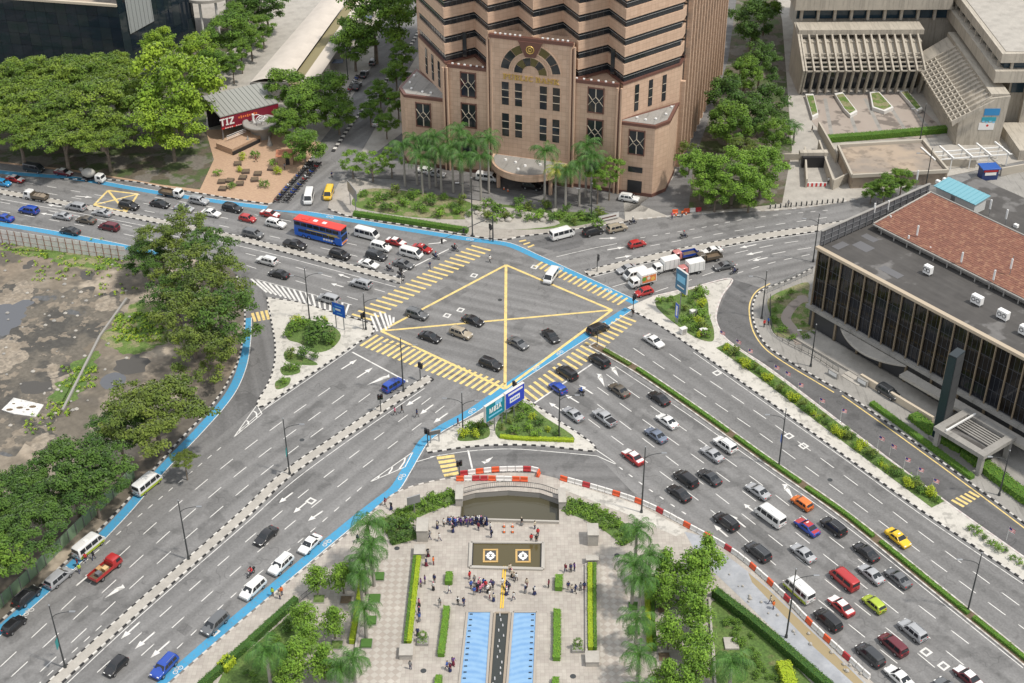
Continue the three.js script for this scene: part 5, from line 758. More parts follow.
// ---------------------------------------------------------------- long pale arcade roof
{
  const t = thing('arcade', 'long arcade with pale barrel roof beside the side street', 'building', [0, 0, 0]); const A = at(250, 80, 6), B = at(330, -12, 6), A2 = at(307, 80, 5), B2 = at(368, -8, 5);
  const mid = at(288, 79, 6.2), midB = at(352, -9, 6.2); const sec = (a, m, h) => { const v = []; for (let i = 0; i <= 8; i++) { const k = i / 8; const p = a.clone().lerp(m, k); p.y = h + Math.sin(k * Math.PI) * 1.0; v.push(p); } return v; };
  const s0 = sec(A, mid, 5.4), s1 = sec(B, midB, 5.4), pos = [], uv = [], idx = []; for (let j = 0; j <= 14; j++) for (let i = 0; i <= 8; i++) { const p = s0[i].clone().lerp(s1[i], j / 14); pos.push(p.x, p.y, p.z); uv.push(j * 4, i * 1.1); } for (let j = 0; j < 14; j++) for (let i = 0; i < 8; i++) { const a = j * 9 + i; idx.push(a, a + 9, a + 1, a + 1, a + 9, a + 10); }
  const g = new THREE.BufferGeometry(); g.setAttribute('position', new THREE.Float32BufferAttribute(pos, 3)); g.setAttribute('uv', new THREE.Float32BufferAttribute(uv, 2)); g.setIndex(idx); g.computeVertexNormals(); part('barrel_roof', g, M.metalRoof, t);
  part('valley_gutter', slab([mid, midB, midB.clone().add(P3(3, 0, 0)), mid.clone().add(P3(3, 0, 0))].map(p => p.clone()), 4.9, 4.6), M.moss, t); part('lean_roof', quad([mid.x + 3, 5.4, mid.z], [A2.x + 2, 4.2, A2.z], [B2.x + 2, 4.2, B2.z], [midB.x + 3, 5.4, midB.z]), M.metalRoof, t);
  part('end_wall', [bar(A.clone().setY(2.7), mid.clone().setY(2.7), .3, 5.4)], M.concGrey, t); part('street_wall', bar(A2.clone().setY(2.1).add(P3(1.6, 0, 0)), B2.clone().setY(2.1).add(P3(1.6, 0, 0)), .3, 4.2), M.concGrey, t);
  part('inner_wall', bar(mid.clone().setY(2.4).add(P3(2.8, 0, -1)), midB.clone().setY(2.4).add(P3(2.8, 0, 0)), .3, 4.8), M.concGrey, t); part('outer_wall', bar(A.clone().setY(2.6), B.clone().setY(2.6), .3, 5.2), M.concGrey, t);
  for (let i = 0; i < 9; i++) { const q = A2.clone().lerp(B2, i / 8); part('stall_awning', box(3.4, .12, 2.4, q.x + 3, 2.8, q.z - 1.5), i % 2 ? M.roofDark : M.blueAwn, t); }
}
// ---------------------------------------------------------------- cafe pavilion with the maroon fascia
{
  const ang = -Math.atan2(1.0, 12.9) * -1; const p = at(222, 128, 0); const a = at(221.5, 128, 3.4), b = at(279, 113.5, 3.4); const d = b.clone().sub(a), L = d.length(); const t = thing('cafe_pavilion', 'cafe pavilion with grey ribbed roof and maroon fascia sign', 'pavilion', [a.x, 0, a.z], -Math.atan2(d.z, d.x));
  part('fascia', box(L, 2.7, .25, L / 2, 4.6, 0), mat([.20, .012, .03], .5), t); part('fascia_trim', [box(L, .3, .27, L / 2, 3.15, .02)], M.red, t);
  const roof = part('roof_sheet', box(L + .3, .2, 10.5, L / 2, 6.9, -5, 0, .13), mat([.28, .285, .26], .7), t); for (let i = 0; i < 14; i++) part('roof_seam', box(.1, .12, 10.5, L * i / 13, 7.05, -5, 0, .13), mat([.24, .245, .225], .7), roof);
  part('lettering', text('TIZ', 1.8, .08, fontSans).translate(1.5, 4.75, .14), M.wht, t); for (let i = 0; i < 9; i++) part('small_letter', box(.34, .42 + .25 * (i % 3 === 1), .06, 4.6 + i * .55, 5.0, .16), M.orange, t); for (let i = 0; i < 22; i++) if (i % 5 !== 4) part('slogan_letter', box(.3, .2, .05, 1.0 + i * .55, 3.15, .18), M.wht, t);
  part('white_column', cyl(.28, .28, 5.5, L * .52, 0, 1.2, 10), M.wht, t); for (const x of [.3, L - .3]) part('post', box(.3, 3.2, .3, x, 1.6, -.5), M.steel, t); part('back_wall', box(L, 6, .3, L / 2, 3, -9), M.blk, t);
  const deck = part('brick_terrace', box(9, 1.5, 5.5, 2.2, .8, 4.2, .35), M.brick, t); part('terrace_rail', [0, 1, 2].map(i => bar([-.5, 2.2 + i * .4, 4], [5, 2.2 + i * .4, 2.6], .08)), M.wht, deck).userData.kind = 'stuff'; part('terrace_base', box(8.6, .9, .3, 2.9, .5, 7.1, .35), M.blk, deck);
}
// round fountain bowl with a white wire sculpture
{
  const p = at(262, 137); const t = thing('fountain_bowl', 'round grey fountain bowl holding a white wire sculpture', 'fountain', [p.x, .13, p.z]);
  part('bowl', new THREE.LatheGeometry([[2.2, 0], [2.6, 2.2], [4.2, 3.4], [4.2, 3.9], [3.6, 3.9], [3.3, 3.3], [0, 3.0]].map(q => new THREE.Vector2(...q)), 28), M.concGrey, t);
  for (let i = 0; i < 4; i++) part('sculpture_ring', (() => { const g = new THREE.TorusGeometry(1.1, .09, 6, 20); g.rotateX(i * .5); g.rotateY(i * .8); return g.translate(-.6 + i * .45, 4.6, 0); })(), M.wht, t); for (const [x, z] of [[-2.5, 4.6], [2.6, 4.8]]) part('spout', new THREE.ConeGeometry(.7, 2.6, 10).translate(x, 1.3, z), M.concGrey, t);
}
// brick kiosk roof and forecourt stools
{ const p = at(286, 163); const t = thing('brick_kiosk', 'little terracotta roofed kiosk at the head of the motorcycle row', 'kiosk', [p.x, .13, p.z], .1); part('wall', box(3.4, 2.2, 2.6, 0, 1.1, 0), M.brick, t); part('roof', rbox(4.2, .25, 3.6, .06, 0, 2.4, 0), mat([.40, .16, .09], .8), t); part('door', box(.9, 1.7, .06, .5, .9, 1.32), M.blk, t); }
reseed(8);
for (const [x, y] of [[223, 190], [230, 182], [243, 179], [255, 181], [240, 185], [258, 175], [246, 173], [238, 165], [222, 183], [272, 170]]) { const p = at(x, y); const t = thing('planter_box', 'dark square planter box on the brick forecourt', 'planter', [p.x, .13, p.z], rr(-.2, .2), 'forecourt planter boxes'); part('box', box(1.7, .5, 1.7, 0, .25, 0), mat([.10, .075, .06], .8), t); part('soil', box(1.5, .04, 1.5, 0, .52, 0), M.soil, t); }
{ // hoarding round the vacant lot: each sheet and each post is its own piece
  const t = thing('hoarding', 'pale corrugated hoarding with rusty posts along the vacant lot', 'fence', [0, 0, 0]); const path = ats([[-60, 234], [0, 243], [60, 252], [127, 261]]), L = lengthAt(path), tot = L[3], n = 26; const rust = mat([.22, .10, .06], .9);
  for (let i = 0; i < n; i++) { const a = along(path, tot * i / n, L).p, b = along(path, tot * (i + 1) / n, L).p; const g = bar(a.clone().setY(1.75), b.clone().setY(1.75), .05, 3.2); const pm = g.attributes.position, uv = g.attributes.uv; for (let k = 0; k < pm.count; k++) uv.setXY(k, pm.getX(k), pm.getY(k)); part('sheet', g, M.hoard, t); part('post', box(.1, 3.4, .1, a.x, 1.75, a.z + .09), rust, t); }
  for (const y of [1.1, 2.4]) part('rail', ribbonBar(path, y), rust, t);
  function ribbonBar(P, y) { const g = []; for (let i = 1; i < P.length; i++) g.push(bar(P[i - 1].clone().setY(y).add(P3(0, 0, .07)), P[i].clone().setY(y).add(P3(0, 0, .07)), .045)); return merge(g); }
}
{ // green hoarding near the lower left trees
  const t = thing('green_hoarding', 'green sheet hoarding below the lower left trees', 'fence', [0, 0, 0]); const path = ats([[-40, 650], [0, 610], [34, 578], [67, 545], [100, 512], [135, 478]]), L = lengthAt(path), tot = L[5], n = 22; const gm = [mat([.17, .25, .15], .7), mat([.15, .23, .14], .7)];
  for (let i = 0; i < n; i++) { const a = along(path, tot * i / n, L).p, b = along(path, tot * (i + 1) / n, L).p; part('sheet', bar(a.clone().setY(1.25), b.clone().setY(1.25), .06, 2.3), gm[i % 2], t); part('post', box(.1, 2.5, .1, a.x + .08, 1.3, a.z + .08), M.steel, t); }
}
// ---------------------------------------------------------------- vegetation
const leafM = new THREE.MeshPhysicalMaterial({ color: 0xffffff, roughness: .95, vertexColors: true, side: THREE.DoubleSide, transmission: .2, thickness: 0 }), frondM = mat([1, 1, 1], .6, { vertexColors: true });
function leafGeo(list) { // list of {p, n, s, c, k}: kite shaped leaf sprays
  const N = list.length, pos = new Float32Array(N * 18), nor = new Float32Array(N * 18), colr = new Float32Array(N * 18), t = P3(0, 0, 0), b = P3(0, 0, 0), v = P3(0, 0, 0); let o = 0;
  for (const L of list) {
    t.set(L.r1 - .5, L.r2 - .5, L.r3 - .5).cross(L.n).normalize(); b.copy(L.n).cross(t).normalize();
    const q = [[-.5, 0], [0, -.34], [.5, 0], [-.5, 0], [.5, 0], [0, .34]];
    for (let i = 0; i < 6; i++) { v.copy(L.p).addScaledVector(t, q[i][0] * L.s).addScaledVector(b, q[i][1] * L.s).addScaledVector(L.n, q[i][0] === 0 ? L.s * .08 : -L.s * .05); pos[o] = v.x; pos[o + 1] = v.y; pos[o + 2] = v.z; nor[o] = L.m.x; nor[o + 1] = L.m.y; nor[o + 2] = L.m.z; colr[o] = L.c[0]; colr[o + 1] = L.c[1]; colr[o + 2] = L.c[2]; o += 3; }
  }
  const g = new THREE.BufferGeometry(); g.setAttribute('position', new THREE.BufferAttribute(pos, 3)); g.setAttribute('normal', new THREE.BufferAttribute(nor, 3)); g.setAttribute('color', new THREE.BufferAttribute(colr, 3)); g.setAttribute('uv', new THREE.BufferAttribute(new Float32Array(N * 12), 2)); return g;
}
const unit = () => { const z = rr(-1, 1), a = rr(0, 6.2832), r = Math.sqrt(1 - z * z); return P3(r * Math.cos(a), z, r * Math.sin(a)); };
function clumps(cs, leaf, per, c0, c1, flat = 1) { // leaves round each clump centre
  const out = []; for (const c of cs) { const tone = c.tone ?? rr(0, 1), n = Math.round(per * c.r * c.r); for (let i = 0; i < n; i++) { const d = unit(); if (d.y < -.35) d.y *= -.6; const k = Math.pow(rnd(), .35) * c.r; const p = P3(c.p.x + d.x * k, c.p.y + d.y * k * flat, c.p.z + d.z * k); const n2 = d.clone().multiplyScalar(.7).add(P3(rr(-.7, .7), rr(-.1, 1.0), rr(-.7, .7))).normalize(); const cc = mul(mixc(c0, c1, Math.min(1, Math.max(0, tone * .6 + rr(0, .4)))), rr(.75, 1.2)); out.push({ p, n: n2, m: n2.clone().lerp(d, .35).normalize(), s: leaf * rr(.7, 1.3), c: cc, r1: rnd(), r2: rnd(), r3: rnd() }); } } return leafGeo(out);
}
function crownClumps(r, h, n, cr, shape) { // clump centres gathered in boughs, so that gaps stay between them
  const cs = []; if (r < 2) { for (let i = 0; i < n; i++) { const d = unit(), k = Math.pow(rnd(), .45), w = shape === 'cone' ? 1 - .5 * Math.max(0, d.y) : 1; cs.push({ p: P3(d.x * r * k * w, d.y * h * k, d.z * r * k * w), r: cr * rr(.6, 1.3), tone: rnd() }); } return cs; }
  const nb = Math.max(9, Math.round(n / 9)), br = r * .30; for (let b = 0; b < nb; b++) { const a = b * 2.39996 + rr(-.3, .3), ring = Math.sqrt((b + .5) / nb); let y; if (shape === 'umbrella') y = Math.sqrt(Math.max(0, 1 - ring * ring * .9)) * rr(.55, 1.05) - .25; else y = (b % 3 === 0 ? -.45 : 1) * Math.sqrt(Math.max(0, 1 - ring * ring)) * rr(.5, 1.08) + rr(-.12, .12); const rad = r * ring * rr(.8, 1.12), c = P3(Math.cos(a) * rad, y * h, Math.sin(a) * rad), tone = rnd(), bs = rr(.65, 1.25); for (let i = 0; i < 9; i++) { const d = unit(), k = Math.pow(rnd(), .5) * br * bs; cs.push({ p: P3(c.x + d.x * k, c.y + d.y * k * (shape === 'umbrella' ? .4 : .6), c.z + d.z * k), r: cr * rr(.5, 1.15) * Math.sqrt(bs), tone: Math.min(1, Math.max(0, tone + rr(-.25, .25))) }); } }
  return cs;
}
function trunkGeo(H, r0, limbs) { const gs = [rod([0, 0, 0], [.05 * H * .2, H * .55, 0], r0, r0 * .75, 8)]; limbs.forEach(l => { const s = P3(.01 * H, H * .5, 0), m = s.clone().lerp(l, .55).add(P3(0, .08 * H, 0)); gs.push(rod(s, m, r0 * .55, r0 * .35, 6), rod(m, l, r0 * .35, r0 * .12, 5)); }); return merge(gs); }
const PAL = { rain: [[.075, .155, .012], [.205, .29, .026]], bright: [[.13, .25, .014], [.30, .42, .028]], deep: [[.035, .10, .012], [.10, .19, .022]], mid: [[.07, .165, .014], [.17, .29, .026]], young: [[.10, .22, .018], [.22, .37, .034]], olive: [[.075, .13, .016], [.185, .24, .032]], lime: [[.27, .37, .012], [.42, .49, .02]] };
const treeProto = {};
function proto(kind, pal, variant) {
  const key = kind + pal + variant; if (treeProto[key]) return treeProto[key];
  reseed(900 + key.split('').reduce((a, c) => a * 31 + c.charCodeAt(0) | 0, 7)); let cs, leaf, per, flat = 1, R, Hh;
  if (kind === 'umbrella') { R = 9; Hh = 5.4; cs = crownClumps(R - 1.2, Hh - .8, 240, 1.3, 'umbrella'); leaf = .42; per = 56; flat = .55; }
  else if (kind === 'broad') { R = 6; Hh = 5.4; cs = crownClumps(R - 1, Hh - 1, 200, 1.15); leaf = .4; per = 52; flat = .8; }
  else if (kind === 'loose') { R = 6; Hh = 6.4; cs = crownClumps(R - .7, Hh - .8, 180, .95); leaf = .38; per = 52; flat = .8; }
  else { R = 2.2; Hh = 2.6; cs = crownClumps(R - .5, Hh - .5, 64, .64, 'cone'); leaf = .25; per = 100; }
  const g = clumps(cs, leaf, per, ...PAL[pal], flat); const limbs = cs.filter(c => c.p.y < Hh * .35).slice(0, 6).map(c => c.p); return treeProto[key] = { g, R, Hh, limbs };
}
let treeVar = 0;
function tree(kind, pal, px, py, hc, r, label, group, o = {}) {
  const pr = proto(kind, pal, (treeVar++) % (kind === 'young' ? 3 : 2)), c = at(px, py, hc), s = r / pr.R, t = thing(o.name || (kind === 'umbrella' ? 'spreading_tree' : kind === 'young' ? 'young_tree' : 'leafy_tree'), label, 'tree', [c.x, .1, c.z], 0, group);
  const cr = part('crown', pr.g, leafM, t); cr.position.y = hc - .1; cr.scale.set(s, s * (o.sy || 1), s); cr.rotation.y = (treeVar * 2.4) % 6.28;
  const limbs = pr.limbs.map(l => l.clone().multiply(P3(s, s, s)).applyAxisAngle(P3(0, 1, 0), cr.rotation.y).add(P3(0, hc, 0))); part('trunk', trunkGeo(hc * .95, Math.max(.09, r * .055), limbs), M.bark, t); return t;
}
// spreading trees, upper left
[[214, 64, 6.5, 4.6], [250, 40, 6, 4.4], [236, 20, 7, 5], [262, 28, 6, 4.2], [232, 66, 5, 3.4]].forEach(a => tree('broad', 'mid', a[0], a[1], a[2], a[3], 'green tree clustered left of the arcade roof', 'trees left of the arcade'));
[[30, 76, 12, 9], [88, 70, 12, 8.5], [118, 68, 11, 6.5], [38, 104, 11, 11.5], [95, 108, 11, 11.5], [6, 88, 11, 10], [70, 80, 12, 10], [62, 136, 9, 9.5], [18, 134, 9, 9.5], [112, 82, 11.5, 8.5], [-20, 118, 10, 10], [105, 140, 8, 8], [128, 100, 10, 8]].forEach(a => tree('umbrella', 'rain', a[0], a[1], a[2], a[3], 'broad spreading rain tree along the upper left road', 'spreading trees by the upper left road'));
tree('broad', 'bright', 176, 97, 12, 11.4, 'large sunlit yellow-green tree beside the cafe pavilion', undefined, { sy: 1.15 }); tree('broad', 'bright', 170, 130, 8, 8.5, 'low sunlit boughs tree below the large yellow-green tree', undefined, {}); tree('broad', 'bright', 160, 48, 8, 5.6, 'small sunlit tree before the mirrored building'); tree('broad', 'bright', 200, 54, 8, 6, 'small sunlit tree between mirrored building and arcade'); tree('broad', 'mid', 228, 36, 8, 6.8, 'leafy green tree by the round white porch'); tree('broad', 'mid', 240, 52, 6, 3.4, 'green tree at the near corner of the arcade roof'); tree('broad', 'deep', 266, 8, 8, 6.5, 'dark green tree left of the arcade roof'); tree('broad', 'deep', 246, 12, 7, 5, 'small dark tree behind the round porch');
tree('broad', 'mid', 374, 24, 11, 10.5, 'large green tree leaning over the side street', undefined, { sy: 1.1 }); tree('broad', 'mid', 398, 8, 9, 7.5, 'green tree between side street and bank'); tree('broad', 'mid', 354, 46, 7, 6.5, 'green tree beside the arcade awnings');
[[288, 92, 7, 6.4], [324, 100, 7, 7.4], [303, 112, 6.5, 6.6], [304, 148, 4.5, 5.2], [284, 126, 5, 4.6], [338, 116, 5, 5]].forEach(a => tree('broad', 'mid', a[0], a[1], a[2], a[3], 'green tree between cafe pavilion and side street', 'trees beside the side street'));
[[396, 74, 4.6, 3.8], [380, 94, 4.4, 3.6], [398, 104, 4.4, 3.6], [370, 112, 4, 3.2], [402, 56, 5, 4], [386, 124, 4, 3.2]].forEach(a => tree('broad', 'mid', a[0], a[1], a[2], a[3], 'small street tree beside the bank flank', 'small trees beside the bank'));
[[352, 163, 4, 3.2], [372, 166, 4, 3.4], [391, 160, 4.5, 3.2], [610, 172, 7, 3.4], [598, 180, 6, 3]].forEach(a => tree('loose', 'young', a[0], a[1], a[2], a[3], 'pale green garden tree before the bank', 'garden trees before the bank'));
// trees right of the bank
[[752, 26, 9, 6.6], [766, 4, 9, 6.4], [760, 66, 8, 6], [744, 78, 9, 5], [730, 104, 9, 6.6], [728, 126, 8, 6], [768, 108, 7, 5.6], [774, 136, 6, 4.6], [750, 120, 7, 5]].forEach((a, i) => tree('broad', i % 2 ? 'mid' : 'deep', a[0], a[1], a[2], a[3], 'dense dark green tree between bank and institute', 'trees between bank and institute', { sy: 1.1 }));
[[702, 172, 7, 5.6], [734, 174, 7.5, 6.4], [762, 170, 7, 5.8], [716, 192, 5, 4.4], [750, 192, 5, 5]].forEach(a => tree('broad', 'young', a[0], a[1], a[2], a[3], 'fresh green tree lining the upper right road', 'trees lining the upper right road'));
[[690, 155, 5, 3.2], [745, 152, 6, 4]].forEach(a => tree('loose', 'olive', a[0], a[1], a[2], a[3], 'olive green tree behind the roadside trees'));
[[886, 188, 4, 3.2], [902, 182, 4, 3.4], [872, 192, 3, 2.6], [985, 205, 5, 3.4], [972, 198, 5, 2.6], [1002, 212, 5, 3]].forEach(a => tree('broad', 'mid', a[0], a[1], a[2], a[3], 'small tree behind the glass office block', 'trees behind the office block'));
// vacant lot trees
[[146, 262, 6, 4.6], [160, 246, 8, 5.2], [186, 240, 9, 6], [208, 254, 9, 5.6], [186, 282, 9, 7.2], [216, 292, 9, 7], [224, 324, 8, 7], [190, 322, 8, 7], [206, 354, 6.5, 6.2], [176, 298, 7, 5.5]].forEach((a, i) => tree(i === 0 ? 'broad' : 'loose', i % 3 === 0 ? 'deep' : 'olive', a[0], a[1], a[2], a[3], i === 0 ? 'dark rounded tree at the end of the hoarding' : 'tall loose tree on the vacant lot beside the slip road', 'trees on the vacant lot'));
[[154, 416, 8, 9.8, 'olive'], [70, 474, 8.5, 8.6, 'deep'], [92, 484, 7, 5.6, 'deep'], [22, 532, 8.5, 7.8, 'deep'], [4, 500, 8, 7, 'deep'], [40, 508, 7.5, 6.2, 'deep'], [-25, 560, 8, 8, 'mid'], [118, 432, 6.5, 5.6, 'deep']].forEach(a => tree('umbrella', a[4], a[0], a[1], a[2], a[3], 'spreading tree over the lower left road edge', 'spreading trees by the lower left road'));  // cloud shade over this corner is put into the darker leaf palette
tree('umbrella', 'olive', 184, 460, 4.2, 2.4, 'small low tree at the tip of the vacant lot');
// plaza trees
[[316, 577, 3.6, 2.4], [342, 576, 3.6, 2.6], [333.5, 621, 3.5, 2.4], [303, 616, 3.8, 2.7], [296, 655, 3.8, 3], [323, 661, 3.7, 2.8], [307, 636, 3.4, 2.4], [290, 672, 3.6, 2.6]].forEach(a => tree('young', 'young', a[0], a[1], a[2], a[3], 'young round tree in the left plaza grove', 'young trees left of the plaza'));
[[666, 570, 4.2, 3], [664, 590, 3.8, 2.8], [697, 568, 4.8, 3.5], [708, 555, 4.8, 3], [692, 590, 4.2, 3.1], [669.5, 630, 3.8, 2.9], [697, 616, 4.2, 3], [698, 643, 4.2, 3.1], [696, 664, 4.2, 3], [667, 676, 3.4, 2.6], [686, 684, 3.4, 2.6]].forEach(a => tree('young', 'young', a[0], a[1], a[2], a[3], 'young leafy tree in the right plaza grove', 'young trees right of the plaza', { sy: 1.15 }));
// palms
function palmGeo(n, len, droop, seed, c0, c1) {
  reseed(seed); const pos = [], colr = []; const tri = (a, b, c, k) => { for (const p of [a, b, c]) { pos.push(p.x, p.y, p.z); colr.push(...k); } };
  for (let f = 0; f < n; f++) {
    const az = f * 2.4 + rr(-.2, .2), el = rr(.15, 1.25), l = len * rr(.85, 1.1), seg = 11, rp = []; let p = P3(0, 0, 0), e = el; for (let i = 0; i <= seg; i++) { rp.push(p.clone()); p = p.clone().add(P3(Math.cos(az) * Math.cos(e), Math.sin(e), Math.sin(az) * Math.cos(e)).multiplyScalar(l / seg)); e -= droop / seg * (1 + i / seg); }
    const side = P3(-Math.sin(az), 0, Math.cos(az)); for (let i = 0; i < seg; i++) { const a = rp[i], b = rp[i + 1], w = len * .26 * Math.sin(Math.PI * Math.min(1, (i + 1.6) / (seg + 1.5))); for (const s of [-1, 1]) for (let q = 0; q < 3; q++) { const k = mul(mixc(c0, c1, rnd()), rr(.8, 1.2)), m = a.clone().lerp(b, q * .333), m2 = a.clone().lerp(b, q * .333 + .24), tip = m2.clone().addScaledVector(side, s * w * rr(.7, .95)).add(P3(0, -w * rr(.3, 1.0), 0)).add(b.clone().sub(a).multiplyScalar(rr(.6, 1.3))); tri(m, m2, tip, k); } }
    for (let i = 0; i < seg; i++) { const a = rp[i], b = rp[i + 1], u = P3(0, .03, 0), k = mul(c1, .9); tri(a.clone().addScaledVector(side, .03), a.clone().addScaledVector(side, -.03), b.clone().add(u), k); }
  }
  const g = new THREE.BufferGeometry(); g.setAttribute('position', new THREE.Float32BufferAttribute(pos, 3)); g.setAttribute('color', new THREE.Float32BufferAttribute(colr, 3)); g.setAttribute('uv', new THREE.Float32BufferAttribute(new Float32Array(pos.length / 3 * 2), 2)); g.computeVertexNormals(); return g;
}
const palmP = [0, 1, 2].map(i => palmGeo(20, 4.6, 1.8, 300 + i, [.028, .095, .012], [.07, .17, .022])); const palmQ = [0, 1].map(i => palmGeo(20, 3.9, 2.0, 320 + i, [.028, .10, .012], [.075, .185, .022])); const palmY = palmGeo(14, 3.8, 1.8, 340, [.12, .17, .02], [.3, .32, .03]);
const trunkPalm = mat([.30, .28, .25], .9), shaftM = mat([.14, .22, .05], .6);
let pv = 0;
function palm(px, py, h, label, group, o = {}) { const c = at(px, py, h), t = thing('palm_tree', label, 'palm tree', [c.x, .1, c.z], (pv * 1.7) % 6.28, group); const g = o.g || palmP[pv % 3]; pv++; const f = part('fronds', g, frondM, t); f.position.y = h; f.scale.setScalar(o.s || 1); part('trunk', [rod([0, 0, 0], [0, h * .5, 0], .27, .24, 10), rod([0, h * .5, 0], [0, h - 1, 0], .24, .17, 10)], trunkPalm, t); part('crownshaft', rod([0, h - 1.1, 0], [0, h + .1, 0], .17, .1, 8), shaftM, t); return t; }
[[403, 146, 10], [415, 140, 11], [428, 148, 10], [421, 158, 9], [440, 152, 10], [434, 138, 12], [459, 132, 13], [462, 158, 10], [470, 143, 12], [452, 148, 11], [488, 140, 13], [545, 152, 12], [566, 172, 9.5], [587, 146, 12.5], [592, 158, 11], [580, 165, 10], [480, 158, 10.5]].forEach(a => palm(a[0], a[1], a[2], 'tall palm in the garden before the bank', 'palms before the bank'));
palm(556, 170, 9.5, 'palm with yellow fronds before the bank canopy', undefined, { g: palmY });
[[368, 525, 9, 1.1], [371, 546, 8, 1.1], [364, 560, 7, 1], [360, 575, 6.4, .9], [364, 610, 5.6, .9], [353, 660, 6, 1], [266, 652, 6.5, 1.1], [340, 668, 5, .9]].forEach(a => palm(a[0], a[1], a[2], 'palm along the left plaza walk', 'palms left of the plaza', { g: palmQ[pv % 2], s: a[3] }));
[[637, 530, 7, 1.0], [634, 565, 8, 1.15], [641, 580, 7, 1], [637, 620, 6, 1.05], [639, 656, 5.5, 1.0], [732, 664, 6, 1.15], [650, 556, 6.5, .9], [640, 690, 5, 1]].forEach(a => palm(a[0], a[1], a[2], 'palm along the right plaza walk', 'palms right of the plaza', { g: palmQ[pv % 2], s: a[3] }));
[[788, 122, 4, .6], [795, 128, 4.5, .6]].forEach(a => palm(a[0], a[1], a[2], 'small palm beside the institute steps', 'small palms by the institute', { s: a[3] }));
// ---------------------------------------------------------------- hedges and shrubs
function hedgeOn(path, w, h, pal, name, label, o = {}) { // clipped hedge along a path: dense leaves on a solid core
  const t = thing(name, label, 'hedge', [0, 0, 0], 0, o.group); const y0 = o.y0 || .15; const core = slab(outline(path, w * .86), y0 + h * .93, y0); part('core', core, mat(mul(PAL[pal][0], .9), .9), t);
  const L = lengthAt(path), tot = L[L.length - 1], out = [], den = o.den || 26, n = Math.round(tot * (w + 2 * h) * den); for (let i = 0; i < n; i++) { const q = along(path, rnd() * tot, L), nrm = P3(q.d.z, 0, -q.d.x), s = rnd() * (w + 2 * h); let p, d; if (s < w) { p = q.p.clone().addScaledVector(nrm, s - w / 2); p.y = y0 + h + rr(-.05, .07); d = P3(0, 1, 0); } else { const k = s < w + h ? 1 : -1, yy = (s - w) % h; p = q.p.clone().addScaledVector(nrm, k * (w / 2 + rr(-.05, .05))); p.y = y0 + yy; d = nrm.clone().multiplyScalar(k); } const n2 = d.clone().add(P3(rr(-.6, .6), rr(-.3, .7), rr(-.6, .6))).normalize(); out.push({ p, n: n2, m: n2, s: (o.leaf || .2) * rr(.7, 1.3), c: mul(mixc(...PAL[pal], rnd()), rr(.8, 1.2)), r1: rnd(), r2: rnd(), r3: rnd() }); }
  part('foliage', leafGeo(out), leafM, t); return t;
}
const hedge = (px, w, h, pal, name, label, o) => hedgeOn(smooth(ats(px), 4), w, h, pal, name, label, o);
reseed(55);
hedge([[637, 370], [665, 389], [700, 413], [728, 433]], .72, .5, 'mid', 'median_hedge', 'clipped hedge on the lower right median, nearest the junction'); hedge([[735, 438], [767, 461], [800, 484]], .72, .5, 'mid', 'median_hedge', 'clipped hedge on the lower right median, second from the junction'); hedge([[806, 489], [843, 514], [873, 538]], .72, .5, 'mid', 'median_hedge', 'clipped hedge on the lower right median, third from the junction'); hedge([[880, 543], [930, 584], [968, 615]], .72, .5, 'mid', 'median_hedge', 'clipped hedge on the lower right median, fourth from the junction'); hedge([[973, 619], [1023, 659], [1100, 723]], .72, .5, 'mid', 'median_hedge', 'clipped hedge on the lower right median, running out at the corner'); hedge([[604, 351], [618, 359], [630, 366]], .9, .4, 'olive', 'median_planting', 'low planting at the nose of the lower right median');
hedge([[354, 216], [410, 224], [468, 233]], 1.3, 1.0, 'mid', 'bank_hedge', 'clipped roadside hedge in front of the bank garden'); hedge([[827, 142], [880, 138], [948, 132]], 2, 1.4, 'mid', 'forecourt_hedge', 'thick hedge along the institute forecourt edge');
hedge([[871, 405], [905, 430], [940, 456], [972, 480]], 1.1, .7, 'mid', 'roadside_hedge', 'roadside hedge by the service road kerb'); hedge([[912, 418], [938, 438], [962, 452]], 2.2, 1.0, 'mid', 'roadside_hedge', 'wide planting around the foot of the dark blade', { den: 16, leaf: .3 }); hedge([[965, 454], [1000, 482], [1040, 512]], 2.6, 1.2, 'mid', 'roadside_hedge', 'wide planting along the office forecourt at right', { den: 16, leaf: .3 });
// plaza hedges: the yellow-green strips and green blocks
hedge([[419, 560], [414.5, 600], [409.5, 646]], .75, .9, 'lime', 'yellow_hedge', 'yellow-green clipped hedge strip left of the fountain court'); hedge([[415, 560], [410.5, 600], [405.5, 646]], .45, .9, 'mid', 'green_hedge', 'green hedge strip beside the left yellow hedge'); hedge([[590, 567], [590, 610], [590.5, 652]], .75, .9, 'lime', 'yellow_hedge', 'yellow-green clipped hedge strip right of the fountain court'); hedge([[594.5, 567], [594.5, 610], [595, 652]], .5, .9, 'mid', 'green_hedge', 'green hedge strip beside the right yellow hedge');
hedge([[363, 575], [358, 610], [352, 645]], .8, .9, 'lime', 'yellow_hedge', 'yellow-green hedge strip under the left palms'); hedge([[647, 585], [648, 620], [650, 652]], .8, .9, 'lime', 'yellow_hedge', 'yellow-green hedge strip under the right palms'); hedge([[652.5, 585], [653, 620], [655, 652]], .5, .9, 'mid', 'green_hedge', 'green hedge strip under the right palms');
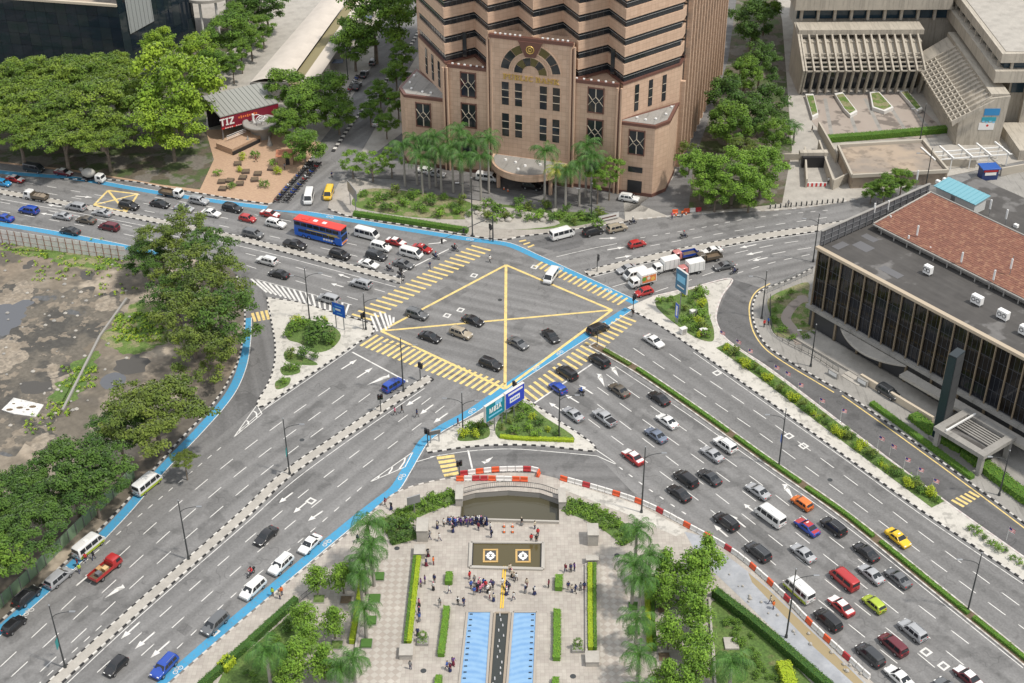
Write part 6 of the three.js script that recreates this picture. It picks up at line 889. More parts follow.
hedge([[447, 610], [444, 635], [441, 658]], 1.0, .8, 'young', 'block_hedge', 'long green box hedge left of the blue pool'); hedge([[449.5, 576], [448.5, 586]], 1.1, .9, 'young', 'block_hedge', 'short green box hedge left of the fountain court'); hedge([[557, 613], [557, 640], [556.5, 662]], 1.1, .8, 'young', 'block_hedge', 'long green box hedge right of the blue pool'); hedge([[559, 579], [558.5, 592]], 1.2, .9, 'young', 'block_hedge', 'short green box hedge right of the fountain court'); hedge([[439, 679], [437, 700]], 1.0, .8, 'young', 'block_hedge', 'green box hedge at the bottom left of the court'); hedge([[555.5, 681], [555, 700]], 1.0, .8, 'young', 'block_hedge', 'green box hedge at the bottom right of the court');
hedge([[714, 596], [760, 632], [806, 672], [840, 702]], 1.3, 1.5, 'deep', 'boundary_hedge', 'tall dark boundary hedge right of the plaza lawn'); hedge([[190, 700], [240, 655], [297, 603]], 1.0, 1.2, 'deep', 'boundary_hedge', 'tall dark boundary hedge left of the plaza lawn'); hedge([[782, 668], [788, 684], [792, 700]], 2.0, 1.4, 'lime', 'yellow_hedge', 'bright yellow-green shrub bank at the bottom right', { den: 16, leaf: .3 }); hedge([[222, 672], [232, 662]], 1.8, 1.2, 'lime', 'yellow_hedge', 'bright yellow-green shrub clump at the lower left lawn', { den: 16, leaf: .3 });
function shrubMass(px, w, h, pal, label) { const path = smooth(ats(px), 4), L = lengthAt(path), tot = L[L.length - 1], cs = [], n = Math.round(tot * w * 1.6); for (let i = 0; i < n; i++) { const q = along(path, rnd() * tot, L), o = rr(-.5, .5) * w; cs.push({ p: P3(q.p.x + q.d.z * o, rr(.1, h), q.p.z - q.d.x * o), r: rr(.45, .85) }); } const t = thing('shrub_bank', label, 'shrubs'); part('foliage', clumps(cs, .34, 75, ...PAL[pal], .8), leafM, t); part('soil', slab(outline(path, w), .16, .1), M.grass, t); }
shrubMass([[384, 530], [402, 518], [425, 507], [455, 496]], 3.4, .8, 'mid', 'sloping shrub bank left of the pond'); shrubMass([[388, 537], [414, 530]], 4.6, 1.5, 'deep', 'dark shrub mound beside the left stone pier'); shrubMass([[566, 505], [590, 514], [615, 528], [632, 542]], 3.6, .8, 'mid', 'sloping shrub bank right of the pond');
hedge([[250, 211], [250.5, 211]].map(p => [p[0] - 18, p[1] - 24]), 1.5, .6, 'young', 'forecourt_shrub', 'low green shrub on the brick forecourt', {});
// single shrubs
const shrubP = {}; function shrub(px, py, r, pal, label, group, o = {}) { const key = pal + (pv++ % 2); if (!shrubP[key]) { reseed(700 + key.length * 13 + key.charCodeAt(0)); const cs = crownClumps(.75, .7, 16, .42).map(c => ({ p: c.p.add(P3(0, .75, 0)), r: c.r })); shrubP[key] = clumps(cs, .24, 85, ...PAL[pal]); } const c = at(px, py), t = thing('shrub', label, 'shrub', [c.x, o.y ?? .15, c.z], pv, group); const f = part('foliage', shrubP[key], leafM, t); f.scale.set(r, r * (o.sy || .9), r); part('stem', rod([0, 0, 0], [0, r * .6, 0], .05, .03, 5), M.bark, t); return t; }
reseed(66);
const lawn = (px, m = M.grass, y = .16, name = 'lawn') => struct(name, slab(smooth(ats(px), 4, true), y, .1), m);
lawn([[286, 327], [296, 320], [312, 321], [318, 328], [330, 326], [341, 336], [330, 350], [314, 353], [300, 344], [288, 340]]); lawn([[285, 352], [300, 356], [318, 365], [310, 366], [287, 362]]); lawn([[281, 368], [296, 366], [300, 373], [284, 376]]); lawn([[276, 382], [290, 378], [288, 386], [277, 390]]);
[[320, 336, 3.0, 'deep'], [312, 344, 2.0, 'deep'], [328, 343, 2.0, 'deep'], [304, 326, 1.4, 'young'], [296, 324, 1.4, 'lime'], [310, 330, 1.3, 'mid'], [296, 331, 1.7, 'mid'], [304, 357, 1.7, 'deep'], [292, 358, 1.3, 'olive'], [314, 360, 1.2, 'deep'], [289, 371, 1.3, 'mid'], [297, 370, 1.0, 'mid'], [284, 384, .9, 'young'], [332, 345, 1.0, 'young'], [288, 337, 1.2, 'mid'], [325, 323, 1.0, 'lime']].forEach(a => shrub(a[0], a[1], a[2], a[3], `${a[3] === 'deep' ? 'dark' : a[3] === 'lime' ? 'yellow' : 'green'} shrub on the left traffic island`, 'shrubs on the left island'));
lawn([[655, 303], [675, 296], [698, 289], [707, 300], [709, 315], [714, 332], [712, 342], [700, 340], [680, 328]]);
{ const pp = [[660, 303], [670, 302], [685, 296], [698, 292], [696, 299], [703, 296], [690, 304], [701, 307], [684, 311], [697, 314], [703, 318], [690, 320], [698, 325], [703, 330], [694, 331], [684, 323], [706, 337], [699, 337], [676, 309]]; pp.forEach((p, i) => shrub(p[0], p[1], rr(.8, 1.5), ['young', 'mid', 'lime', 'olive', 'mid'][i % 5], `${['fresh green', 'green', 'yellow-green', 'olive', 'mid green'][i % 5]} shrub on the right traffic island`, 'shrubs on the right island')); }
lawn([[459, 436], [472, 425], [486, 424], [489, 437], [475, 441], [458, 441]]); lawn([[498, 421], [510, 412], [523, 403], [545, 418], [575, 440], [540, 441], [498, 438]]);
{ const pp = [[463, 437], [470, 431], [478, 428], [483, 434], [486, 426], [476, 437], [503, 418], [512, 412], [520, 407], [527, 412], [533, 420], [520, 420], [510, 424], [540, 426], [528, 430], [548, 432], [515, 433], [502, 430], [556, 436], [536, 437]]; pp.forEach((p, i) => shrub(p[0], p[1], rr(.7, 1.4), ['lime', 'mid', 'olive', 'deep', 'young'][i % 5], `${['yellow-green', 'green', 'olive', 'dark', 'fresh green'][i % 5]} shrub on the billboard island`, 'shrubs on the billboard island')); hedge([[500, 438], [520, 440], [548, 441], [574, 442]], .8, .5, 'lime', 'island_hedge', 'low yellow-green edging hedge on the billboard island'); }
// planting strip between the lower right road and the service road
struct('planting_strip', slab(outline(smooth(ats([[722, 346], [768, 378], [850, 440], [938, 505]]), 5), 2.9), .17, .1), M.grass);
for (let i = 0; i < 56; i++) { const t = (i + .5) / 56, k = rr(-4, 4); const x = 722 + (938 - 722) * t, y = 346 + (505 - 346) * Math.pow(t, .98) + k; shrub(x + rr(-2, 2), y, rr(.6, 1.35), ['lime', 'mid', 'olive', 'deep', 'young', 'lime'][i % 6], `${['yellow-green', 'green', 'olive', 'dark', 'fresh green', 'lemon green'][i % 6]} shrub in the strip beside the service road`, 'shrubs beside the service road'); }
for (let i = 0; i < 9; i++) shrub(970 + i * 7, 529 + i * 5 + rr(-2, 2), rr(.6, 1.1), ['mid', 'young', 'deep'][i % 3], `${['green', 'fresh green', 'dark'][i % 3]} shrub at the far end of the service road strip`, 'shrubs at the strip end');
// bank garden
lawn([[352, 205], [365, 190], [410, 192], [470, 203], [475, 218], [430, 219], [380, 213]], M.lush); lawn([[480, 205], [560, 212], [612, 215], [590, 224], [530, 230], [485, 226]], M.grass, .158); lawn([[465, 214], [480, 206], [540, 215], [560, 224], [515, 230], [470, 224]], M.concPlain, .162, 'gravel_bed');
{ const pp = [[372, 208], [385, 200], [402, 204], [415, 197], [430, 203], [445, 200], [455, 210], [462, 205], [456, 214], [478, 211], [488, 208], [498, 214], [505, 220], [520, 213], [528, 221], [540, 216], [552, 223], [545, 209], [562, 218], [572, 222], [580, 217], [590, 221], [600, 217], [440, 217], [424, 213], [395, 211], [518, 206], [530, 210], [495, 222]]; for (let i = 0; i < 26; i++) pp.push([366 + i * 9.2 + rr(-4, 4), 196 + i * .75 + rr(-3, 14)]); pp.forEach((p, i) => shrub(p[0], p[1], rr(.9, 1.9), ['mid', 'deep', 'olive', 'young', 'mid'][i % 5], `${['green', 'dark green', 'olive', 'fresh green', 'mid green'][i % 5]} shrub in the bank garden`, 'shrubs in the bank garden')); }
for (let i = 0; i < 14; i++) { const p = at(470 + i * 6.4 + rr(-3, 3), 215 + rr(-4, 8)); const g = new THREE.IcosahedronGeometry(rr(.35, .8), 1); const ps = g.attributes.position; for (let k = 0; k < ps.count; k++) { const s = .8 + .4 * hash(Math.round(ps.getX(k) * 50), Math.round(ps.getY(k) * 50 + ps.getZ(k) * 9), i); ps.setXYZ(k, ps.getX(k) * s, ps.getY(k) * s * .7, ps.getZ(k) * s); } g.computeVertexNormals(); single('garden_boulder', g.translate(p.x, .4, p.z), M.concPlain, 'pale boulder in the bank rock garden', 'boulder', 'boulders in the rock garden'); }
// office garden with its winding path
lawn([[768, 300], [790, 288], [808, 283], [808, 300], [815, 330], [820, 345], [800, 342], [775, 335], [771, 318]], M.lush); struct('garden_path', slab(outline(smooth(ats([[807, 300], [800, 301], [790, 310], [786, 320], [793, 330], [800, 345]]), 5), 1.9), .175, .1), M.forecourt); struct('garden_path', slab(smooth(ats([[797, 297], [805, 296], [808, 301], [800, 303]]), 4, true), .178, .1), M.forecourt);
for (const [x, y] of [[775, 312], [774, 322], [780, 302], [790, 294], [812, 335], [805, 340], [815, 318], [803, 325], [783, 332], [792, 340]]) shrub(x, y, rr(.6, 1.1), 'mid', 'shrub in the office corner garden', 'shrubs in the office garden');
// cafe forecourt plants
for (const [x, y, r, pl] of [[278, 174, 1.4, 'lime'], [264, 188, 1.5, 'mid'], [232, 189, 1.2, 'mid'], [243, 160, 1.3, 'lime'], [256, 158, 1.5, 'mid'], [273, 166, 1.2, 'young'], [240, 172, 1, 'lime'], [218, 176, 1.2, 'young']]) shrub(x, y, r, pl, `${pl === 'lime' ? 'yellow-green' : pl === 'mid' ? 'green' : 'fresh green'} potted shrub on the cafe forecourt`, 'shrubs on the cafe forecourt');
// plaza lawns
lawn([[712, 602], [725, 604], [800, 672], [820, 700], [725, 700], [715, 650]], M.grass); lawn([[296, 608], [285, 620], [215, 690], [280, 700], [290, 660], [300, 640]], M.grass);
for (let i = 0; i < 26; i++) shrub(rr(718, 738) + i * 1.6, 612 + i * 2.6 + rr(-4, 14), rr(.5, .9), 'mid', 'low shrub on the right plaza lawn', 'shrubs on the right plaza lawn'); for (let i = 0; i < 22; i++) shrub(292 - i * 2.4 + rr(-2, 14), 616 + i * 3 + rr(-3, 6), rr(.5, .9), ['mid', 'deep'][i % 2], `${i % 2 ? 'dark' : 'green'} low shrub on the left plaza lawn`, 'shrubs on the left plaza lawn');
// vacant lot: rough grass and weeds (nobody could count them), puddles, broken slabs, drain
{
  const jag = (P, amp, step = .7) => { const out = []; P.forEach((p, i) => { const q = P[(i + 1) % P.length], n = Math.max(1, Math.round(p.distanceTo(q) / step)), d = q.clone().sub(p).normalize(); for (let k = 0; k < n; k++) { const b = p.clone().lerp(q, k / n), o = (fbm(b.x * .02 + 5, b.z * .02 + 9, 22, 4, 7) - .45) * amp * 5; out.push(b.add(P3(d.z * o + rr(-.1, .1) * amp, 0, -d.x * o + rr(-.1, .1) * amp))); } }); return out; };
  const patch = (px, m, name, y = .135, amp = 1.2) => struct(name, slab(jag(smooth(ats(px), 4, true), amp), y), m);
  patch([[118, 320], [135, 305], [160, 312], [165, 335], [145, 350], [120, 352], [108, 338]], M.lush, 'grass_patch', .138); patch([[0, 247], [60, 252], [110, 262], [130, 265], [90, 270], [40, 256], [0, 252]], M.lush, 'grass_patch', .139); patch([[62, 385], [80, 360], [95, 352], [100, 358], [82, 385], [66, 405], [55, 415]], M.grass, 'grass_patch', .140);
  reseed(88); const out = []; const tuft = (x, y, n, sp) => { for (let i = 0; i < n; i++) { const c = at(x + rr(-sp, sp), y + rr(-sp * .6, sp * .6)); for (let k = 0; k < 14; k++) { const d = unit(); d.y = Math.abs(d.y) + .3; d.normalize(); out.push({ p: P3(c.x + d.x * .4, .15 + d.y * .3, c.z + d.z * .4), n: P3(d.z, .6, -d.x).normalize(), m: P3(0, 1, 0), s: rr(.22, .42), c: mixc(...PAL[pick(['young', 'young', 'lime'])], rnd()), r1: rnd(), r2: rnd(), r3: rnd() }); } } };
  tuft(138, 328, 200, 24); tuft(75, 258, 60, 34); tuft(25, 250, 40, 22); tuft(80, 378, 60, 18); tuft(110, 262, 40, 14); tuft(60, 410, 30, 12); tuft(120, 285, 20, 20); tuft(50, 272, 24, 18); tuft(40, 425, 20, 16);
  const gm = new THREE.Mesh(leafGeo(out), leafM); gm.name = 'rough_grass'; gm.userData.kind = 'stuff'; scene.add(gm); tag(gm, 'rough grass and weeds growing over the vacant lot', 'grass');
  const wet = mat([.10, .105, .115], .3), wet2 = mat([.07, .065, .058], .6);
  patch([[-40, 280], [0, 284], [60, 289], [124, 300], [112, 318], [98, 337], [82, 372], [62, 412], [40, 445], [0, 452], [-40, 440]], M.lotWet, 'damp_ground', .134, 2); patch([[0, 306], [20, 302], [30, 310], [26, 322], [8, 334], [-10, 336]], wet, 'puddle', .1365, 1.6); patch([[105, 380], [114, 374], [122, 381], [114, 388]], wet, 'puddle', .1375, .8); patch([[24, 384], [52, 383], [52, 391], [24, 393]], wet2, 'damp_ground', .1385, .4); patch([[118, 366], [134, 356], [142, 362], [128, 374]], wet2, 'damp_ground', .1385, 1.4); patch([[24, 264], [32, 261], [33, 268], [25, 270]], wet2, 'damp_ground', .1372, .8); patch([[82, 272], [95, 274], [92, 280], [82, 278]], wet2, 'damp_ground', .1372, .8);
  { const t = thing('broken_floor_slab', 'white painted broken floor slab on the vacant lot', 'slab', [0, 0, 0]); const q = ats([[2, 411], [14, 399], [44, 406], [36, 418], [14, 415]]); part('slab', slab(q, .3, .12), M.white, t); for (const [x, y] of [[14, 405], [20, 409], [28, 411], [33, 408], [10, 411]]) { const p = at(x, y); part('stain', new THREE.CircleGeometry(rr(.3, .7), 9).rotateX(-Math.PI / 2).scale(1, 1, .6).translate(p.x, .305, p.z), M.soil, t); } }
  single('drain_wall', [bar(at(127, 300).setY(.3), at(100, 338).setY(.3), .4, .5), bar(at(100, 338).setY(.3), at(63, 412).setY(.3), .4, .5)], M.concGrey, 'long low broken drain wall across the vacant lot', 'wall');
  for (let i = 0; i < 60; i++) { const p = at(rr(0, 130), rr(262, 430)); const g = new THREE.IcosahedronGeometry(rr(.15, .5), 0); g.scale(1, .5, 1); if (p.x > -68) continue; single('rubble_lump', g.translate(p.x, .2, p.z), i % 2 ? M.concPlain : M.concGrey, 'lump of rubble on the vacant lot', 'rubble', 'rubble on the vacant lot', true); }
}
// ---------------------------------------------------------------- plaza: pools, court, walls
{
  const wall = mat([.34, .31, .27], .8);
  const basin = (px) => ats(px);
  // two blue pools with patterned floors
  T.pool = tex(256, (u, v) => { const w = Math.sin((v * 2 + .12 * Math.sin(u * 6.283)) * 6.283 * 4) * .5 + .5, n = fbm(u, v, 8, 4, 301); return mixc([.21, .37, .56], [.14, .29, .51], sst(.3, .9, w * .35 + n * .75)); }, 8.2);
  const poolM = new THREE.MeshPhysicalMaterial({ map: T.pool, roughness: .18, clearcoat: .6, clearcoatRoughness: .08, side: THREE.DoubleSide });
  const pools = [['left', [[467.4, 611.6], [491.5, 611.6], [482, 760], [451, 760]]], ['right', [[513, 612], [537, 612], [531, 760], [501, 760]]]];
  for (const [nm, q] of pools) {
    const t = thing('blue_pool', `shallow ${nm === 'left' ? 'blue pool left' : 'blue pool right'} of the dark fountain channel`, 'pool', [0, 0, 0], 0, 'blue pools'); const p = ats(q, .2); part('water', slab(p, .19, .1), poolM, t);
    for (let i = 0; i < 4; i++) part('rim', bar(p[i].clone().setY(.2), p[(i + 1) % 4].clone().setY(.2), .32, .22), wall, t);
    const [a, b] = nm === 'left' ? [p[0], p[3]] : [p[1], p[2]], s = nm === 'left' ? 1 : -1; for (let i = 0; i < 24; i++) { const c = a.clone().lerp(b, (i + .5) / 24); part('nozzle', box(.42, .12, .1, c.x + s * .6, .26, c.z), M.blk, t); }
  }
  { const t = thing('fountain_channel', 'dark water channel with a row of white jets between the blue pools', 'fountain', [0, 0, 0]); const p = ats([[495, 613], [509.5, 613], [498, 760], [484, 760]], .2); part('water', slab(p, .16, .1), mat([.035, .04, .036], .12), t); for (const [i, j] of [[0, 3], [1, 2], [0, 1]]) part('rim', bar(p[i].clone().setY(.22), p[j].clone().setY(.22), .3, .26), mat([.30, .25, .19], .7), t);
    const spray = new THREE.MeshPhysicalMaterial({ color: 0xffffff, roughness: .9, transmission: .4, thickness: 0, side: THREE.DoubleSide }); reseed(3); for (let i = 0; i < 26; i++) { const c = p[0].clone().lerp(p[3], (i + .5) / 26).lerp(p[1].clone().lerp(p[2], (i + .5) / 26), .5 + rr(-.28, .28)); const g = new THREE.LatheGeometry([[.02, 0], [.025, .4], [.04, .6], [.07, .5], [.09, .2], [.1, .0]].map(v => new THREE.Vector2(v[0], v[1] * rr(.4, 1.1))), 9); part('jet', g.translate(c.x, .17, c.z), spray, t); } }
  // square reflecting basin with two gold framed panels
  { const t = thing('reflecting_basin', 'dark olive basin with two gold framed floral panels', 'fountain', [0, 0, 0]); const p = ats([[471, 542.5], [543.5, 543], [543, 569.5], [470, 567.5]], .2); part('water', slab(p, .2, .1), mat([.085, .07, .03], .15), t); for (let i = 0; i < 4; i++) { const a = p[i].clone(), b = p[(i + 1) % 4].clone(); part('rim', bar(a.setY(.25), b.setY(.25), .5, .34), M.concPlain, t); part('inner_rim', bar(a.clone().lerp(p[(i + 2) % 4], .03).setY(.3), b.clone().lerp(p[(i + 3) % 4], .03).setY(.3), .14, .2), M.blk, t); }
    for (const [x, y] of [[490.5, 555.7], [523, 556]]) { const c = at(x, y, .25); const f = part('panel', box(1.9, .05, 2.7, c.x, .24, c.z), mat([.06, .06, .06], .5), t); for (const [dx, dz, w, d] of [[0, -1.3, 2.3, .3], [0, 1.3, 2.3, .3], [-1, 0, .3, 2.4], [1, 0, .3, 2.4]]) part('gold_frame', box(w, .1, d, c.x + dx, .26, c.z + dz), mat([.5, .33, .12], .5), f); const fl = []; for (let k = 0; k < 8; k++) { const a = k * .785, g = new THREE.CircleGeometry(.2, 8); g.scale(1, 1.8, 1); g.rotateX(-Math.PI / 2); g.rotateY(-a); fl.push(g.translate(c.x + Math.sin(a) * .42, .275 + k * .0012, c.z + Math.cos(a) * .62)); } part('flower', fl, M.wht, f).userData.kind = 'stuff'; } }
  // yellow cable guards across the court
  for (const dx of [0, 2.2]) single('cable_guard', bar(at(505.8 - dx, 567).setY(.17), at(502.8 - dx, 609).setY(.17), .2, .08), mat([.7, .45, .04], .6), `yellow cable guard across the court, ${dx ? 'left' : 'right'} strip`, 'cable guard');
  // pond well
  { const y = -1.5, walls = pondHole.map((p, i) => { const q = pondHole[(i + 1) % pondHole.length]; return quad([p.x, y, p.z], [q.x, y, q.z], [q.x, .13, q.z], [p.x, .13, p.z]); }); struct('pond_wall', walls, M.concGrey); const w = pondHole.map(p => p.clone()); struct('pond_water', slab(w, -.9), new THREE.MeshPhysicalMaterial({ color: col([.075, .068, .042]), roughness: .12, side: THREE.DoubleSide })); struct('pond_floor', slab(w, -1.5), M.soil); }
  { const t = thing('pond_railing', 'curved dark railing over the pond', 'railing', [0, 0, 0]); const path = smooth(ats([[464, 494], [478, 490.5], [508, 487.5], [540, 490], [558, 496]]), 6), L = lengthAt(path), tot = L[L.length - 1]; for (const y of [.25, 1.25]) part('rail', new THREE.TubeGeometry(new THREE.CatmullRomCurve3(path.map(p => p.clone().setY(y))), 40, .05, 5), M.pole, t); for (let i = 0; i <= 46; i++) { const p = along(path, tot * i / 46, L).p; part('baluster', box(.045, 1.1, .045, p.x, .7, p.z), M.steel, t); } }
  for (const [x, y, w, d, h, l] of [[459.5, 500, 1.1, 3.4, 1.5, 'left end pier of the pond railing'], [562, 503, 1.1, 3.4, 1.5, 'right end pier of the pond railing'], [423, 536, 1.7, 3, 2.2, 'tall stone pier at the left of the court'], [592.5, 541, 1.6, 2.6, 2.2, 'tall stone pier at the right of the court'], [420, 555, 1.6, 2, 1.0, 'low stone block at the head of the left yellow hedge'], [592, 563, 1.8, 1, .9, 'low stone block at the head of the right yellow hedge'], [406.5, 655, 1.8, 2, .9, 'low stone block at the foot of the left yellow hedge'], [592, 662, 1.8, 2, .9, 'low stone block at the foot of the right yellow hedge']]) { const p = at(x, y); const t = thing('stone_pier', l, 'pier', [p.x, .1, p.z]); part('shaft', box(w, h, d, 0, h / 2, 0), M.concPlain, t); part('cap', rbox(w + .16, .16, d + .16, .04, 0, h + .06, 0), M.concPlain, t); }
  // long edging walls
  for (const [a, b, l] of [[[421, 562], [412, 648], 'low edging wall right of the left yellow hedge'], [[586, 566], [586.5, 654], 'low edging wall left of the right yellow hedge'], [[366.5, 577], [356, 650], 'low edging wall beside the left palms'], [[709, 600], [716, 700], 'low edging wall beside the right plaza lawn'], [[460, 521], [559, 524], 'stone coping along the pond edge']]) single('edging_wall', bar(at(...a).setY(.35), at(...b).setY(.35), .3, .5), M.concPlain, l, 'wall');
  struct('walkway', slab(ats([[376, 562], [416, 556], [398, 700], [350, 700]]), .137), M.diamond); struct('walkway', slab(ats([[600, 556], [642, 558], [636, 700], [600, 700]]), .137), M.diamond);
  // square planting beds
  for (const [x, y, g] of [[319, 600, 1], [346, 601, 0], [310.6, 643, 1], [337, 646, 1], [379, 578, 2], [375, 600, 2], [371, 622, 2], [366.5, 645, 2], [663, 610, 0], [664, 658, 0], [634, 608, 2], [634, 632, 2], [686, 611, 0]]) { const p = at(x, y); const t = thing('planting_bed', g === 2 ? 'square bed of clipped green ground cover along the walk' : g ? 'square bed with grass under a young tree' : 'square dark soil bed under a young tree', 'planting bed', [p.x, .13, p.z], 0, 'square planting beds'); part('kerb', box(1.75, .12, 1.75, 0, .06, 0), M.concGrey, t); part('planting', box(1.55, g === 2 ? .35 : .1, 1.55, 0, g === 2 ? .2 : .09, 0), g ? (g === 2 ? mat([.06, .14, .025], .95) : M.grass) : M.soil, t); }
  // topiaries
  for (const [x, y, l] of [[423, 643, 'curled topiary on the planter left of the pool'], [577.6, 650, 'ring topiary on the planter right of the pool']]) { const p = at(x, y); const t = thing('topiary', l, 'topiary', [p.x, .13, p.z]); part('planter', box(1.6, .5, 1.5, 0, .25, 0), M.concGrey, t); reseed(x); part('ground_cover', clumps([0, 1, 2, 3].map(i => ({ p: P3((i % 2 - .5) * .8, .55, (i > 1 ? .4 : -.4)), r: .45 })), .2, 120, ...PAL.young), leafM, t); part('foliage', clumps(Array.from({ length: 12 }, (_, i) => ({ p: P3(Math.cos(i * .52) * .45, 1.5 + Math.sin(i * .52) * .6, 0), r: .28 })), .16, 300, ...PAL.mid), leafM, t); part('stem', rod([0, .4, 0], [0, 1, 0], .06), M.bark, t); }
  for (const [x, y] of [[423.5, 671.5], [573, 677], [397, 549], [617, 556], [302, 440], [500, 300], [830, 480]]) { const p = at(x, y); single('manhole_cover', new THREE.CylinderGeometry(.42, .42, .02, 18).translate(p.x, y > 500 ? .15 : .02, p.z), M.pole, 'round dark manhole cover let into the paving', 'manhole cover', 'manhole covers'); }
  { const p = at(731, 645); single('lawn_plinth', rbox(2.0, .35, 2.2, .05, p.x, .3, p.z), M.concPlain, 'square stone plinth on the right plaza lawn', 'plinth'); }
  // dug-up footway along the barriers
  T.rubblePave = tex(256, (u, v) => { const a = fbm(u, v, 24, 4, 311), b = fbm(u, v, 5, 4, 315); return mul(mixc([.27, .285, .31], [.36, .37, .385], a), .8 + .4 * b); }, 10); M.dug = tmat(T.rubblePave, .95);
  struct('dug_footway', slab(ats([[684, 532], [700, 536], [766, 586], [826, 644], [872, 690], [852, 700], [792, 648], [736, 594], [700, 560]]), .139), M.dug); struct('sand_strip', slab(ats([[748, 573], [768, 590], [826, 646], [868, 688], [860, 690], [814, 648], [752, 583]]), .143), mat([.30, .24, .14], 1)); struct('footway_strip', slab(ats([[560, 481], [637, 505], [688, 531], [676, 537], [630, 516], [560, 489]]), .141), M.isl);
  for (let i = 0; i < 26; i++) { const t = rnd(), p = at(700 + 180 * t, 553 + 135 * t + rr(0, 14)); single('rubble_lump', new THREE.IcosahedronGeometry(rr(.12, .35), 0).translate(p.x, .25, p.z), M.concPlain, 'lump of rubble on the dug-up footway', 'rubble', 'rubble on the footway', true); }
}
// ---------------------------------------------------------------- water-filled barriers, each unit on its own
reseed(21);
{
  const cm = { red: mat([.40, .03, .035], .5), orange: mat([.66, .10, .03], .5), white: mat([.68, .66, .63], .55) };
  const shape = new THREE.Shape(); [[-.26, 0], [-.24, .18], [-.12, .35], [-.1, .85], [.1, .85], [.12, .35], [.24, .18], [.26, 0]].forEach((p, i) => i ? shape.lineTo(...p) : shape.moveTo(...p)); const bg = new THREE.ExtrudeGeometry(shape, { depth: 1.16, bevelEnabled: true, bevelSize: .02, bevelThickness: .03, bevelSegments: 1 }); bg.translate(0, 0, -.58); bg.rotateY(Math.PI / 2);
  const foot = merge([box(.3, .06, .56, -.35, .03, 0), box(.3, .06, .56, .35, .03, 0)]);
  function barriers(px, where, pat, gap = 1.3) { const path = smooth(ats(px), 5), L = lengthAt(path), tot = L[L.length - 1], n = Math.floor(tot / gap); for (let i = 0; i < n; i++) { const q = along(path, (i + .5) * gap, L), c = pat[i % pat.length]; if (!c) continue; const t = thing('plastic_barrier', `${c} plastic road barrier ${where}`, 'barrier', [q.p.x, .13, q.p.z], -Math.atan2(q.d.z, q.d.x) + rr(-.06, .06), 'plastic road barriers ' + where, true); part('shell', bg, cm[c], t); part('foot', foot, M.blk, t).userData.kind = 'stuff'; } }
  barriers([[460, 476], [500, 471.5], [538, 473], [537, 479]], 'along the kerb above the pond', ['red', 'white', 'orange', 'white', 'orange', 'white', 'white', 'white']);
  barriers([[456, 481], [480, 480.5], [505, 481], [535, 482]], 'in the second row above the pond', ['orange', 'white', 'red', 'red', 'orange', 'white', 'white', 'orange', 'orange', 'white']);
  barriers([[560, 480], [600, 491], [645, 506], [690, 529], [735, 555], [777, 591], [812, 627], [852, 664], [873, 683]], 'beside the lower right queue', ['orange', 'white', 'white', 'red', 'white', 'white', 'white', 'orange', 'white', 'white']);
  barriers([[688, 541], [692, 544]], 'on the dug-up footway', ['red']); barriers([[797, 646], [803, 650]], 'on the dug-up footway', ['red']); barriers([[832, 676], [838, 682]], 'on the dug-up footway', ['red']); barriers([[672, 214], [705, 211]], 'at the lane mouth by the bank', ['orange', null, 'orange', 'white', 'red', 'orange']);
}
{ // traffic cones
  const cone = (x, y, l) => { const p = at(x, y); const t = thing('traffic_cone', l, 'cone', [p.x, .14, p.z], 0, 'traffic cones', true); part('cone', new THREE.ConeGeometry(.2, .8, 12).translate(0, .42, 0), M.orange, t); part('base', box(.45, .05, .45, 0, .025, 0), M.blk, t); part('band', new THREE.CylinderGeometry(.1, .13, .15, 12).translate(0, .48, 0), M.wht, t); };
  [[504, 527.5], [512.5, 527.5], [504, 533], [512.5, 533]].forEach(p => cone(...p, 'orange traffic cone on the upper court')); [[676, 216], [686, 215], [504, 190], [508, 192]].forEach(p => cone(...p, 'orange traffic cone by the bank'));
}
// ---------------------------------------------------------------- street lamps, signals, signs, flags
function lamp(px, py, h, toward, label, o = {}) {
  const p = at(px, py), d = toward; const t = thing('street_lamp', label, 'street lamp', [p.x, .12, p.z], -Math.atan2(d.z, d.x), 'street lamps'); part('pole', [rod([0, 0, 0], [0, h * .5, 0], .14, .11, 8), rod([0, h * .5, 0], [0, h, 0], .11, .07, 8)], o.m || M.pole, t); part('base', cyl(.24, .2, .5, 0, 0, 0, 10), M.pole, t);
  const c = new THREE.QuadraticBezierCurve3(P3(0, h - 2.2, 0), P3(.5, h - 1.3, 0), P3(2.6, h - 1.1, 0)); part('arm', new THREE.TubeGeometry(c, 10, .05, 6), M.pole, t); part('lantern', rbox(.85, .14, .34, .06, 2.9, h - 1.08, 0), M.steel, t); part('finial', new THREE.SphereGeometry(.14, 8, 6).translate(0, h + .1, 0), M.steel, t);
  if (o.two) { part('arm', new THREE.TubeGeometry(new THREE.QuadraticBezierCurve3(P3(0, h - 2.6, 0), P3(-.5, h - 1.8, 0), P3(-2.2, h - 1.6, 0)), 10, .05, 6), M.pole, t); part('lantern', rbox(.85, .14, .34, .06, -2.5, h - 1.58, 0), M.steel, t); }
  if (o.banner) { part('banner', box(.04, 1.6, .9, 0, h * .45, .6), o.banner, t); part('banner_arm', box(.05, .05, 1.1, 0, h * .45 + .82, .5), M.pole, t); }
}
const left = P3(-1, 0, 0), right = P3(1, 0, 0), perpA = P3(dirA.z, 0, -dirA.x), perpB = P3(-dirB.z, 0, dirB.x);
